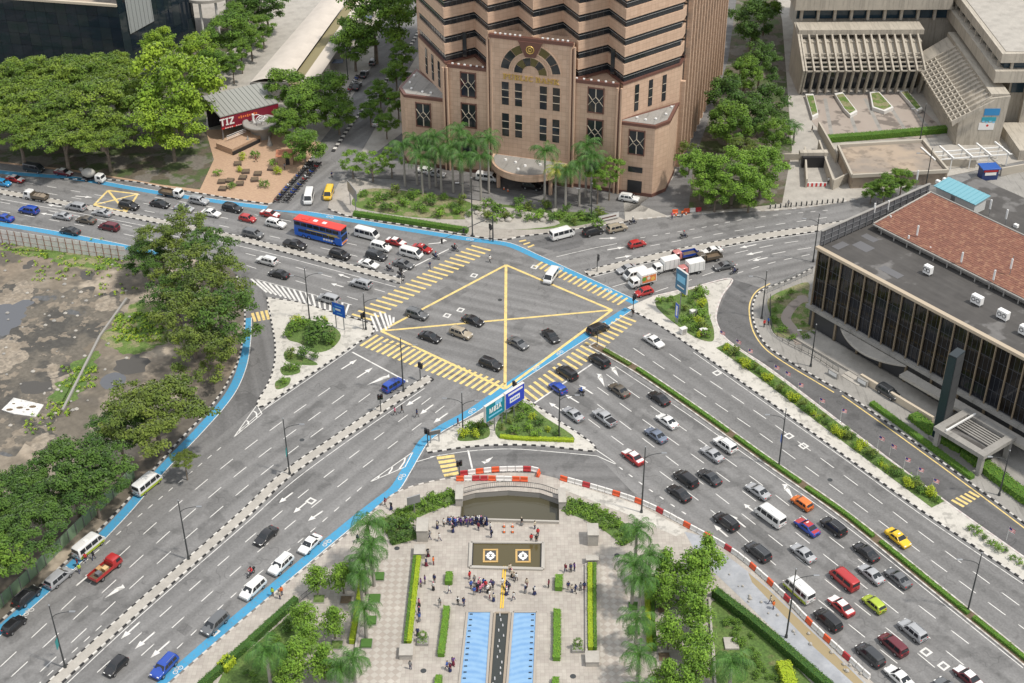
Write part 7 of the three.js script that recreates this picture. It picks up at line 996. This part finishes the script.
lamp(65.5, 668, 11.8, right, 'street lamp with green banner at the lower left median', { banner: M.teal }); lamp(188.8, 559.7, 11.5, right, 'street lamp on the lower left median halfway up'); lamp(289.8, 474.7, 11.3, right, 'street lamp with teal banner on the lower left median', { banner: M.teal }); lamp(403.5, 392, 11.5, left, 'street lamp with teal banner at the median nose', { banner: M.teal, two: 1 }); lamp(463, 434, 8.5, left, 'two-armed street lamp on the billboard island', { two: 1 }); lamp(559, 436, 9.5, right, 'street lamp at the right edge of the billboard island'); lamp(641.4, 513, 13, right, 'tall street lamp by the curving barriers'); lamp(786, 638, 13, right, 'tall street lamp on the dug-up footway'); lamp(778.6, 467, 11.7, left, 'street lamp with blue banner on the lower right median', { banner: M.blueSign }); lamp(967.4, 612, 11.2, left, 'street lamp on the lower right median near the corner'); lamp(998.8, 496, 9, left, 'street lamp by the office forecourt at right'); lamp(810.5, 367, 9, left, 'street lamp on the bend before the glass block'); lamp(761.5, 319, 10.5, left, 'street lamp on the pavement at the slip road bend'); lamp(309.8, 321, 11.6, right, 'street lamp on the left traffic island', { two: 1 }); lamp(472.5, 236, 13.5, left, 'tall street lamp by the bank garden hedge'); lamp(813, 262, 11, left, 'street lamp beside the office screen wall'); lamp(348, 80, 8.5, right, 'street lamp by the arcade awnings'); lamp(366, 330, 8, right, 'slim lamp beside the blue direction sign'); lamp(591, 222, 9, left, 'slim lamp before the bank entrance'); lamp(920, 140, 9, left, 'slim lamp on the institute forecourt'); lamp(925, 190, 10, left, 'slim lamp behind the office roof');
function signal(px, py, turn, label) { const p = at(px, py); const t = thing('traffic_signal', label, 'traffic light', [p.x, .13, p.z], turn, 'traffic signals'); part('pole', cyl(.09, .08, 3.4, 0, 0, 0, 8), M.pole, t); for (const dx of [-.28, .28]) { const h = part('signal_head', rbox(.42, 1.15, .3, .06, dx, 3.2, .1), M.blk, t); [[.35, [.25, .03, .02]], [0, [.25, .16, .02]], [-.35, [.02, .2, .06]]].forEach(([dy, c]) => part('lens', new THREE.CircleGeometry(.12, 12).translate(dx, 3.2 + dy, .262), mat(c, .3), h)); part('visor', [.35, 0, -.35].map(dy => new THREE.CylinderGeometry(.15, .15, .2, 10, 1, true, Math.PI / 2, Math.PI).rotateX(Math.PI / 2).translate(dx, 3.2 + dy, .34)), M.blk, h).userData.kind = 'stuff'; } part('base', cyl(.2, .2, .2, 0, 0, 0, 10), M.concGrey, t); }
signal(363.5, 330, .8, 'traffic signal on the left island tip'); signal(420.5, 381, 2.4, 'traffic signal at the lower left median nose'); signal(428, 447, -.6, 'traffic signal on the tip of the billboard island'); signal(459.5, 479, .4, 'traffic signal before the small yellow crossing'); signal(597, 272, 1.5, 'traffic signal at the upper right median nose'); signal(514, 400, 2.2, 'traffic signal behind the billboards'); signal(381, 412, .3, 'traffic signal on the lower left median'); signal(597, 347, -2, 'traffic signal at the lower right median nose'); signal(633, 312, 1, 'traffic signal on the right island tip'); signal(402, 283, -1, 'traffic signal at the upper left median nose'); signal(490, 241, 2, 'traffic signal at the bank garden corner');
{ // mast arm over the left crossing
  const t = thing('signal_mast', 'long signal mast arm reaching over the left crossing', 'traffic light', at(493, 241.5).setY(.14)); const b = at(440, 268).sub(at(493, 241.5)); part('pole', cyl(.16, .12, 6, 0, 0, 0, 10), M.pole, t); part('arm', rod([0, 5.8, 0], [b.x, 6.2, b.z], .1, .05, 7), M.pole, t); for (const k of [.55, .95]) part('signal_head', rbox(.4, 1.1, .3, .06, b.x * k, 5.8, b.z * k), M.blk, t);
}
function signBoard(a, b, h0, hgt, m, label, draw, o = {}) { // board between two ground points, with posts
  const A = at(...a), B = at(...b), d = B.clone().sub(A), L = d.length(); const t = thing(o.name || 'sign_board', label, o.cat || 'sign', [A.x, .13, A.z], -Math.atan2(d.z, d.x)); part('board', rbox(L, hgt, o.th || .14, .04, L / 2, h0 + hgt / 2, 0), o.frame || M.steel, t); part('face', box(L - .2, hgt - .2, .02, L / 2, h0 + hgt / 2, (o.th || .14) / 2 + .012), m, t); for (const x of (o.posts || [.2, .8])) part('post', cyl(.1, .1, h0 + .1, L * x, 0, -.02, 8), M.steel, t); if (draw) draw(t, L, h0, hgt, (o.th || .14) / 2 + .03); return t; }
signBoard([485, 437.5], [504, 425], 3.0, 3.4, mat([.01, .20, .27], .4), 'teal billboard of the pair on the south island', (t, L, h, g, z) => { part('lettering', text('MBIA', 1.0, .04, fontSans, L * .62).translate(L * .5, h + g * .58, z), M.wht, t); part('underline', box(L * .7, .3, .03, L / 2, h + g * .24, z), M.skyb, t); part('sky_panel', box(L * .36, .8, .02, L * .68, h + g * .84, z - .01), M.skyb, t); }, { name: 'billboard', cat: 'billboard', th: .5, frame: mat([.6, .58, .54], .5), posts: [.5, .9] });
signBoard([504.6, 424.6], [523.5, 412.5], 3.0, 3.4, mat([.02, .05, .45], .4), 'royal blue billboard of the pair on the south island', (t, L, h, g, z) => { part('panel', box(L * .52, 1.0, .03, L * .48, h + g * .42, z), M.wht, t); part('band', box(L * .74, .4, .03, L * .52, h + g * .82, z), M.wht, t); for (let i = 0; i < 5; i++) part('small_letter', box(L * .06, .35, .02, L * (.3 + i * .09), h + g * .42, z + .02), M.blueSign, t); }, { name: 'billboard', cat: 'billboard', th: .5, frame: mat([.6, .58, .54], .5), posts: [.1, .5] });
signBoard([334, 327], [347, 331.5], 2.8, 2.9, M.blueSign, 'blue direction sign on the left island', (t, L, h, g, z) => { part('panel', box(L * .4, .42, .02, L * .45, h + g * .5, z), M.wht, t); part('legend', [box(L * .55, .16, .02, L * .5, h + g * .74, z), box(L * .12, .9, .02, L * .15, h + g * .42, z), box(L * .4, .14, .02, L * .55, h + g * .22, z)], M.skyb, t).userData.kind = 'stuff'; });
signBoard([674, 311], [685, 319], 5.2, 4.6, mat([.05, .16, .26], .4), 'tall blue poster panel on the right island', (t, L, h, g, z) => { part('picture_band', box(L * .7, 1.5, .02, L * .5, h + g * .6, z), M.skyb, t); part('caption', box(L * .6, .3, .02, L * .5, h + g * .22, z), M.wht, t); }, { name: 'billboard', cat: 'billboard', th: .4, posts: [.5], frame: mat([.55, .55, .53], .5) });
signBoard([674.5, 322], [678, 325], 1.2, 3.2, M.blueSign, 'narrow blue totem sign on the right island', (t, L, h, g, z) => part('stripe', box(L * .4, 2.2, .02, L * .5, h + g * .5, z), M.wht, t), { posts: [.3, .7] });
signBoard([421, 513], [408, 517], 2.2, 1.6, mat([.05, .055, .075], .6), 'grey backs of two road signs left of the pond', (t, L, h, g, z) => part('rib', [0, 1, 2].map(i => box(L, .05, .04, L / 2, h + .3 + i * .5, z)), M.steel, t), { posts: [.5] });
signBoard([429, 444], [441, 441.5], 1.6, .9, mat([.12, .12, .115], .7), 'grey back of a road sign on the billboard island', null, { posts: [.15, .85] });
signBoard([598, 224], [619, 219], .3, 1.4, M.wht2, 'low white notice wall at the bank garden corner', (t, L, h, g, z) => part('lettering', box(L * .7, .3, .02, L / 2, h + g * .5, z), M.brown, t), { posts: [.2, .8] });
signBoard([358, 215], [349, 203], 3, 2.6, M.wht2, 'white hoarding panel at the garden corner by the side street', null, { posts: [.2, .8] });
for (const [x, y, l] of [[693, 316, 'pale cabinet on the right island, left one'], [683, 334, 'pale cabinet low on the right island'], [703, 335, 'pink box on the right island']]) { const p = at(x, y); const t = thing('utility_cabinet', l, 'cabinet', [p.x, .15, p.z], .5); part('body', rbox(1.2, 1.1, .8, .05, 0, .6, 0), y === 335 ? mat([.5, .25, .24], .6) : M.wht2, t); part('roof', rbox(1.35, .1, .95, .03, 0, 1.2, 0), M.wht2, t); part('door', box(.9, .8, .02, 0, .6, .41), M.concGrey, t); }
{ // flags on the strip: striped flags on short poles
  reseed(17); const red = mat([.55, .06, .07], .8), wht = mat([.7, .66, .66], .8), navy = mat([.03, .04, .22], .8);
  const fl = (x, y) => { const p = at(x, y), t = thing('flag', 'small striped flag beside the service road', 'flag', [p.x, .15, p.z], rr(-.5, .5), 'striped flags by the service road'); part('pole', cyl(.03, .025, 2.8, 0, 0, 0, 6), M.wht, t); for (let i = 0; i < 6; i++) { const g = new THREE.PlaneGeometry(.95, .13, 8, 1), ps = g.attributes.position; for (let k = 0; k < ps.count; k++) { const u = ps.getX(k) + .48; ps.setZ(k, Math.sin(u * 6) * .08); ps.setY(k, ps.getY(k) - u * .55); } g.computeVertexNormals(); part('stripe', g.translate(.5, 2.7 - i * .13, 0), i % 2 ? wht : red, t); } part('canton', (() => { const g = new THREE.PlaneGeometry(.42, .36); const ps = g.attributes.position; for (let k = 0; k < ps.count; k++) ps.setY(k, ps.getY(k) - (ps.getX(k) + .2) * .55); return g.translate(.24, 2.55, .09); })(), navy, t); };
  [[735, 352], [747, 362], [773, 378], [784, 384], [797, 396], [818, 411], [840, 422], [877, 449], [889, 457], [903, 471], [916, 481], [931, 492], [719, 343], [1006, 541]].forEach(p => fl(...p));
}
function railing(px, h, label, o = {}) { const t = thing('railing', label, 'railing', [0, 0, 0]); const path = smooth(ats(px), 5), L = lengthAt(path), tot = L[L.length - 1], n = Math.round(tot / (o.step || 1.5)); for (const y of [.3, h]) part('rail', new THREE.TubeGeometry(new THREE.CatmullRomCurve3(path.map(p => p.clone().setY(y + .13))), 30, .04, 5), o.m || M.pole, t); for (let i = 0; i <= n; i++) { const p = along(path, tot * i / n, L).p; part('post', box(.07, h, .07, p.x, h / 2 + .13, p.z), o.m || M.pole, t); } const b = []; for (let i = 0; i < n * 6; i++) { const p = along(path, tot * i / (n * 6), L).p; b.push(box(.03, h - .3, .03, p.x, h / 2 + .28, p.z)); } part('bars', b, o.m || M.pole, t).userData.kind = 'stuff'; }
railing([[767, 294], [790, 284], [812, 274]], 1.8, 'pale boundary railing along the corner garden', { m: M.steel }); railing([[770, 300], [770, 318], [773, 334], [790, 346], [812, 357], [838, 374]], 1.3, 'dark boundary railing beside the office pavement'); railing([[300, 603], [330, 580], [356, 560]], 1.1, 'thin railing along the left plaza pavement');
for (let i = 0; i < 15; i++) { const p = at(770 + i * 5.2, 209 - i * .45); const t = thing('bollard', 'short dark bollard along the far pavement by the ramp', 'bollard', [p.x, .13, p.z], 0, 'bollards by the ramp', true); part('post', cyl(.16, .14, .95, 0, 0, 0, 10), M.pole, t); part('cap', new THREE.SphereGeometry(.16, 10, 6).translate(0, .98, 0), M.concGrey, t); }
for (const [x, y] of [[833, 377], [862, 385]]) { const p = at(x, y); const t = thing('sign_plinth', 'white entrance sign plinth beside the office drive', 'sign', [p.x, .13, p.z], -.9); part('plinth', box(2.2, 1.2, .5, 0, .6, 0), M.concGrey, t); part('plate', box(1.8, .7, .04, 0, .7, .27), M.wht, t); }
// ---------------------------------------------------------------- people
const bodies = {};
function makeBody(pose) {
  const J = { // joints in metres, x right, y up, z forward
    stand: { hip: [[-.09, .92, 0], [.09, .92, 0]], knee: [[-.1, .5, .02], [.1, .5, .02]], foot: [[-.11, .07, 0], [.11, .07, 0]], toe: [[-.13, .05, .14], [.13, .05, .14]], sh: [[-.18, 1.4, 0], [.18, 1.4, 0]], el: [[-.24, 1.12, -.02], [.24, 1.12, -.02]], wr: [[-.24, .88, .06], [.24, .88, .06]], pel: [0, .96, 0], chest: [0, 1.3, 0], neck: [0, 1.48, 0], head: [0, 1.6, .02] },
    walk: { hip: [[-.09, .92, 0], [.09, .92, 0]], knee: [[-.1, .52, .16], [.1, .5, -.06]], foot: [[-.1, .08, .26], [.1, .12, -.3]], toe: [[-.11, .06, .4], [.11, .05, -.18]], sh: [[-.18, 1.4, 0], [.18, 1.4, 0]], el: [[-.24, 1.13, -.1], [.24, 1.13, .06]], wr: [[-.24, .92, -.1], [.24, .94, .24]], pel: [0, .96, 0], chest: [0, 1.3, .02], neck: [0, 1.48, .03], head: [0, 1.6, .06] },
    ride: { hip: [[-.11, .1, -.1], [.11, .1, -.1]], knee: [[-.2, .08, .34], [.2, .08, .34]], foot: [[-.18, -.36, .2], [.18, -.36, .2]], toe: [[-.18, -.4, .36], [.18, -.4, .36]], sh: [[-.18, .6, .06], [.18, .6, .06]], el: [[-.3, .4, .25], [.3, .4, .25]], wr: [[-.3, .3, .52], [.3, .3, .52]], pel: [0, .14, -.1], chest: [0, .48, .02], neck: [0, .68, .06], head: [0, .82, .1] },
  }[pose];
  const V3 = a => P3(...a), B = []; const bone = (a, b, r0, r1) => B.push([V3(a), V3(b), r0, r1]);
  for (const i of [0, 1]) { bone(J.hip[i], J.knee[i], .085, .062); bone(J.knee[i], J.foot[i], .06, .042); bone(J.foot[i], J.toe[i], .045, .035); bone(J.sh[i], J.el[i], .055, .045); bone(J.el[i], J.wr[i], .045, .032); const w = V3(J.wr[i]), d = w.clone().sub(V3(J.el[i])).normalize(); bone(J.wr[i], w.clone().addScaledVector(d, .07).toArray(), .034, .036); bone(J.chest, J.sh[i], .11, .065); bone(J.pel, J.hip[i], .11, .09); }
  bone(J.pel, J.chest, .125, .14); bone(J.neck, J.chest, .05, .09); bone(J.neck, J.head, .05, .06); bone(J.head, [J.head[0], J.head[1] + .05, J.head[2] - .01], .098, .095);
  const N = 60, S = .98, mc = new MarchingCubes(N, mat([1, 1, 1]), false, false, 60000); const cy = pose === 'ride' ? .3 : .88; mc.isolation = 0; const fld = mc.field, q = P3(0, 0, 0), ab = P3(0, 0, 0), ap = P3(0, 0, 0);
  for (let k = 0; k < N; k++) for (let j = 0; j < N; j++) for (let i = 0; i < N; i++) { q.set((i - N / 2) / (N / 2) * S, (j - N / 2) / (N / 2) * S + cy, (k - N / 2) / (N / 2) * S); let s = 0; let best = 9; for (const [a, b, r0, r1] of B) { ab.subVectors(b, a); ap.subVectors(q, a); const t = Math.min(1, Math.max(0, ap.dot(ab) / Math.max(1e-6, ab.lengthSq()))); const d = ap.addScaledVector(ab, -t).length() - (r0 + (r1 - r0) * t); if (d < best) best = d; s += Math.exp(-45 * d); } fld[i + j * N + k * N * N] = Math.log(s) / 45 > -.5 ? Math.log(s) / 45 : -.5; }
  mc.update(); const n = mc.count, pos = new Float32Array(n * 3); for (let i = 0; i < n; i++) { pos[i * 3] = mc.positionArray[i * 3] * S; pos[i * 3 + 1] = mc.positionArray[i * 3 + 1] * S + cy; pos[i * 3 + 2] = mc.positionArray[i * 3 + 2] * S; }
  let g = new THREE.BufferGeometry(); g.setAttribute('position', new THREE.BufferAttribute(pos, 3)); g.setAttribute('normal', new THREE.BufferAttribute(new Float32Array(mc.normalArray.slice(0, n * 3)), 3)); g.computeVertexNormals();
  g = mergeVertices((g.deleteAttribute('normal'), g), 1e-4); g.computeVertexNormals();
  // fingers and thumb, nose and ears
  const ex = []; for (const i of [0, 1]) { const w = V3(J.wr[i]), d = w.clone().sub(V3(J.el[i])).normalize(), base = w.clone().addScaledVector(d, .085), sd = i ? 1 : -1, fw = P3(0, 0, 1); for (let f = 0; f < 4; f++) { const a = base.clone().addScaledVector(fw, (f - 1.5) * .019), b = a.clone().addScaledVector(d, [.05, .062, .058, .045][f]), c = b.clone().addScaledVector(d, .02).add(P3(-sd * .018, 0, 0)); ex.push(rod(a, b, .009, .008, 4), rod(b, c, .008, .006, 4)); } const th = w.clone().addScaledVector(d, .04).add(P3(-sd * .01, 0, .03)); ex.push(rod(th, th.clone().addScaledVector(d, .045).add(P3(0, 0, .022)), .011, .008, 4)); }
  const h = V3(J.head); ex.push(new THREE.ConeGeometry(.016, .04, 5).translate(h.x, h.y + .02, h.z + .1), new THREE.SphereGeometry(.022, 6, 4).translate(h.x - .1, h.y + .02, h.z), new THREE.SphereGeometry(.022, 6, 4).translate(h.x + .1, h.y + .02, h.z));
  return { g: merge([g, ...ex]), J, pose };
}
const personM = mat([1, 1, 1], .85, { vertexColors: true });
const SKIN = [[.36, .21, .13], [.28, .15, .09], [.45, .28, .19]], HAIR = [.015, .012, .01];
const geoCache = {};
function personGeo(pose, top, bot, skin, head) {
  const key = [pose, top, bot, skin, head].join('|'); if (geoCache[key]) return geoCache[key];
  const b = bodies[pose] || (bodies[pose] = makeBody(pose)), g = b.g.clone(), p = g.attributes.position, c = new Float32Array(p.count * 3), ny = b.J.neck[1], py = b.J.pel[1], wr = b.J.wr, hz = b.J.head[2]; const V3 = a => P3(...a), q = P3(0, 0, 0);
  for (let i = 0; i < p.count; i++) { q.set(p.getX(i), p.getY(i), p.getZ(i)); let k = top; const hand = wr.some(w => q.distanceTo(V3(w)) < .12 && q.y < ny - .2); if (hand) k = skin; else if (q.y > ny + .01) { k = (head.length && (q.z < hz + .045 || q.y > ny + .2)) ? head : (q.y > ny + .19 || q.z < hz - .01) ? HAIR : skin; } else if (q.y < py - .02) { const isArm = Math.abs(q.x) > .17 && b.pose !== 'ride' && q.y > .7; k = isArm ? skin : bot; if (b.pose !== 'ride' && q.y < .1) k = [.02, .02, .02]; } c.set(k, i * 3); }
  g.setAttribute('color', new THREE.BufferAttribute(c, 3)); return geoCache[key] = g;
}
const CL = { white: [.66, .65, .62], navy: [.02, .03, .10], black: [.02, .02, .022], red: [.5, .03, .03], pink: [.55, .16, .24], blue: [.04, .10, .36], orange: [.7, .16, .03], maroon: [.16, .02, .04], grey: [.2, .2, .2], purple: [.12, .05, .2], lime: [.4, .55, .05], cream: [.5, .44, .34], green: [.05, .2, .08] };
function person(px, py, top, bot, pose, turn, where, o = {}) {
  const p = at(px, py, .13 + (o.up || 0)), g = personGeo(pose, CL[top], CL[bot], SKIN[Math.floor(rnd() * 3)], o.scarf ? CL[o.scarf] : []); const act = pose === 'walk' ? 'walking' : pose === 'ride' ? 'riding' : 'standing';
  const t = thing('person', o.label || `person in ${top} and ${bot}${o.scarf ? ' skirt' : ''} ${act} ${where}`, 'person', [p.x, o.y ?? .14, p.z], turn, o.group || 'people ' + where); part('body', g, personM, t);
  if (o.scarf && pose !== 'ride') { part('skirt', new THREE.LatheGeometry([[.15, .98], [.19, .7], [.24, .15], [.23, .1]].map(v => new THREE.Vector2(...v)), 12), mat(CL[bot], .9), t); }
  if (o.helmet) part('helmet', new THREE.SphereGeometry(.135, 12, 9, 0, 6.3, 0, 2.0).translate(0, .87, .09), mat(CL[o.helmet], .3), t); if (o.vest) part('vest', new THREE.LatheGeometry([[.2, .95], [.22, 1.2], [.2, 1.42]].map(v => new THREE.Vector2(...v)), 10), mat(CL[o.vest], .7), t);
  if (o.bag) part('backpack', rbox(.28, .4, .16, .05, 0, 1.22, -.2), mat(CL[o.bag], .8), t); return t;
}
reseed(404);
const tops = ['white', 'navy', 'black', 'red', 'pink', 'blue', 'maroon', 'grey', 'purple', 'cream'], bots = ['navy', 'black', 'black', 'grey', 'navy', 'maroon'];
const anyone = (x, y, where, o = {}) => { const sc = rnd() < .35 ? pick(['white', 'pink', 'navy', 'cream']) : undefined; person(x, y, o.top || pick(tops), o.bot || pick(bots), rnd() < .4 ? 'walk' : 'stand', rr(0, 6.28), where, { scarf: sc, bag: rnd() < .2 ? 'black' : undefined, ...o }); };
const z1 = (x, y) => [400 + x / 4.775, 540 + (y + 18) / 4.775], z2 = (x, y) => [450 + x / 6.83, 460 + (y + 26) / 6.83], z3 = (x, y) => [340 + x / 6.83, 470 + (y + 26) / 6.83];
[[333, 170, 'red'], [355, 190], [340, 215, 'blue'], [375, 210, 'pink'], [385, 235, 'pink'], [400, 205], [410, 215, 'red'], [420, 235, 'white'], [435, 210, 'purple'], [445, 215, 'navy'], [366, 226], [394, 226, 'pink'], [428, 222], [428, 260, 'white'], [447, 275], [355, 245], [380, 200, 'white']].forEach(a => anyone(...z1(a[0], a[1]), 'in the basin crowd', { top: a[2] }));
[[490, 205], [510, 215], [525, 135, 'cream'], [545, 175], [535, 160], [555, 180, 'white'], [508, 245, 'white'], [542, 270], [520, 225, 'navy']].forEach(a => anyone(...z1(a[0], a[1]), 'beside the yellow cable guards', { top: a[2] }));
[[598, 235, 'navy'], [605, 205], [642, 243, 'white'], [710, 210], [790, 135, 'maroon'], [815, 135, 'navy'], [832, 130, 'purple'], [803, 220, 'navy'], [820, 235], [838, 235], [862, 225, 'grey'], [880, 222, 'navy']].forEach(a => anyone(...z1(a[0], a[1]), 'at the right of the court', { top: a[2] }));
[[135, 65, 'grey'], [160, 100, 'orange'], [120, 190], [165, 185, 'navy'], [160, 222, 'white'], [92, 300], [92, 340, 'navy'], [92, 370, 'blue'], [85, 440, 'navy'], [190, 300], [277, 293, 'white'], [305, 297, 'navy'], [225, 600, 'blue'], [240, 610, 'maroon'], [255, 580, 'purple'], [235, 238, 'white'], [50, 600, 'grey'], [100, 205]].forEach(a => anyone(...z1(a[0], a[1]), 'at the left of the court', { top: a[2] }));
[[20, 465, 'black'], [195, 455, 'maroon'], [230, 430], [275, 455, 'white'], [283, 505], [490, 420, 'black'], [580, 445, 'cream'], [600, 495, 'red'], [555, 535, 'red'], [590, 540, 'black']].forEach(a => anyone(...z2(a[0], a[1]), 'on the upper court', { top: a[2] })); for (let i = 0; i < 22; i++) anyone(448 + i * 1.85, 524.5 + rr(-1.2, 1.6), 'along the pond edge', { top: i % 3 === 2 ? 'white' : pick(['navy', 'navy', 'blue', 'purple']), bot: 'navy' });
[[310, 220, 'maroon'], [350, 245, 'black'], [123, 470, 'navy']].forEach(a => anyone(...z3(a[0], a[1]), 'on the pavement left of the pond', { top: a[2] })); [[665, 375], [710, 360, 'white'], [772, 400, 'black'], [615, 445, 'grey'], [680, 460, 'white'], [603, 565, 'black'], [590, 630, 'navy']].forEach(a => anyone(...z3(a[0], a[1]), 'near the left stone pier', { top: a[2] }));
[[395, 415, 'pink'], [402, 413, 'black'], [417, 417, 'navy'], [458, 426, 'maroon']].forEach(a => person(a[0], a[1], a[2], 'black', 'walk', 2.2, 'crossing the lower left road', {}));
[[273, 596, 'lime'], [280, 599, 'cream'], [282, 595, 'orange']].forEach(a => person(a[0], a[1], a[2], 'navy', 'stand', rr(0, 6), 'on the lower left pavement', { vest: a[2] })); [[80, 572, 'lime'], [78, 566, 'maroon'], [94, 559, 'black'], [86, 561, 'red']].forEach(a => person(a[0], a[1], a[2], 'navy', 'walk', rr(0, 6), 'beside the parked minibus', { y: .03 })); person(773, 609, 'orange', 'navy', 'stand', 1, 'working on the dug-up footway', { vest: 'orange' }); person(770, 604, 'cream', 'navy', 'walk', 2, 'working on the dug-up footway'); [[764, 327, 'red'], [768, 325, 'blue']].forEach(a => person(a[0], a[1], a[2], 'black', 'stand', rr(0, 6), 'before the corner garden'));
[[672, 219, 'pink'], [682, 217, 'orange']].forEach(a => person(a[0], a[1], a[2], 'navy', 'stand', rr(0, 6), 'by the lane barriers')); [[308, 176, 'black'], [332, 178, 'navy'], [256, 162, 'maroon'], [285, 170, 'grey']].forEach(a => person(a[0], a[1], a[2], 'black', 'walk', rr(0, 6), 'near the motorcycle row')); [[780, 112, 'white'], [812, 132, 'black'], [828, 184, 'white'], [788, 207, 'grey']].forEach(a => person(a[0], a[1], a[2], 'black', 'walk', rr(0, 6), 'near the institute ramp')); [[633, 316, 'black'], [490, 262, 'white'], [430, 268, 'navy']].forEach(a => person(a[0], a[1], a[2], 'black', 'walk', rr(0, 6), 'at the edge of the junction', { y: .03 }));
// riders on the moving motorcycles
scene.children.filter(o => o.name.startsWith('motorcycle') && !o.userData.label.startsWith('motorcycle')).forEach((b, i) => { const d = P3(1, 0, 0).applyAxisAngle(P3(0, 1, 0), b.rotation.y); const p = b.position.clone().addScaledVector(d, -.12); const [x, y] = toPic(p); person(x, y, pick(['black', 'navy', 'red', 'blue', 'grey']), 'navy', 'ride', b.rotation.y + Math.PI / 2, 'a motorcycle in the traffic', { up: -.13, y: .84, helmet: pick(['white', 'black', 'red']), group: 'motorcycle riders' }); });

// ---------------------------------------------------------------- tell look-alikes apart by their order in the view
{
  const ord = ['first', 'second', 'third', 'fourth', 'fifth', 'sixth', 'seventh', 'eighth', 'ninth', 'tenth', 'eleventh', 'twelfth', 'thirteenth', 'fourteenth', 'fifteenth', 'sixteenth', 'seventeenth', 'eighteenth', 'nineteenth', 'twentieth'];
  const by = {}; for (const t of allThings) if (!t.share) (by[t.o.userData.label] = by[t.o.userData.label] || []).push(t.o);
  const ctr = o => { const b = new THREE.Box3().setFromObject(o); return toPic(b.getCenter(new THREE.Vector3())); };
  for (const k of Object.keys(by)) if (by[k].length > 1) {
    const L = by[k].map(o => [ctr(o), o]).sort((a, b) => a[0][0] - b[0][0]);
    L.forEach(([, o], i) => { o.userData.label = L.length === 2 ? `${k}, ${i ? 'the right one' : 'the left one'}` : `${k}, ${ord[i] || (i + 1) + 'th'} from the left`; });
  }
}
shadows(scene);
renderer.render(scene, camera);
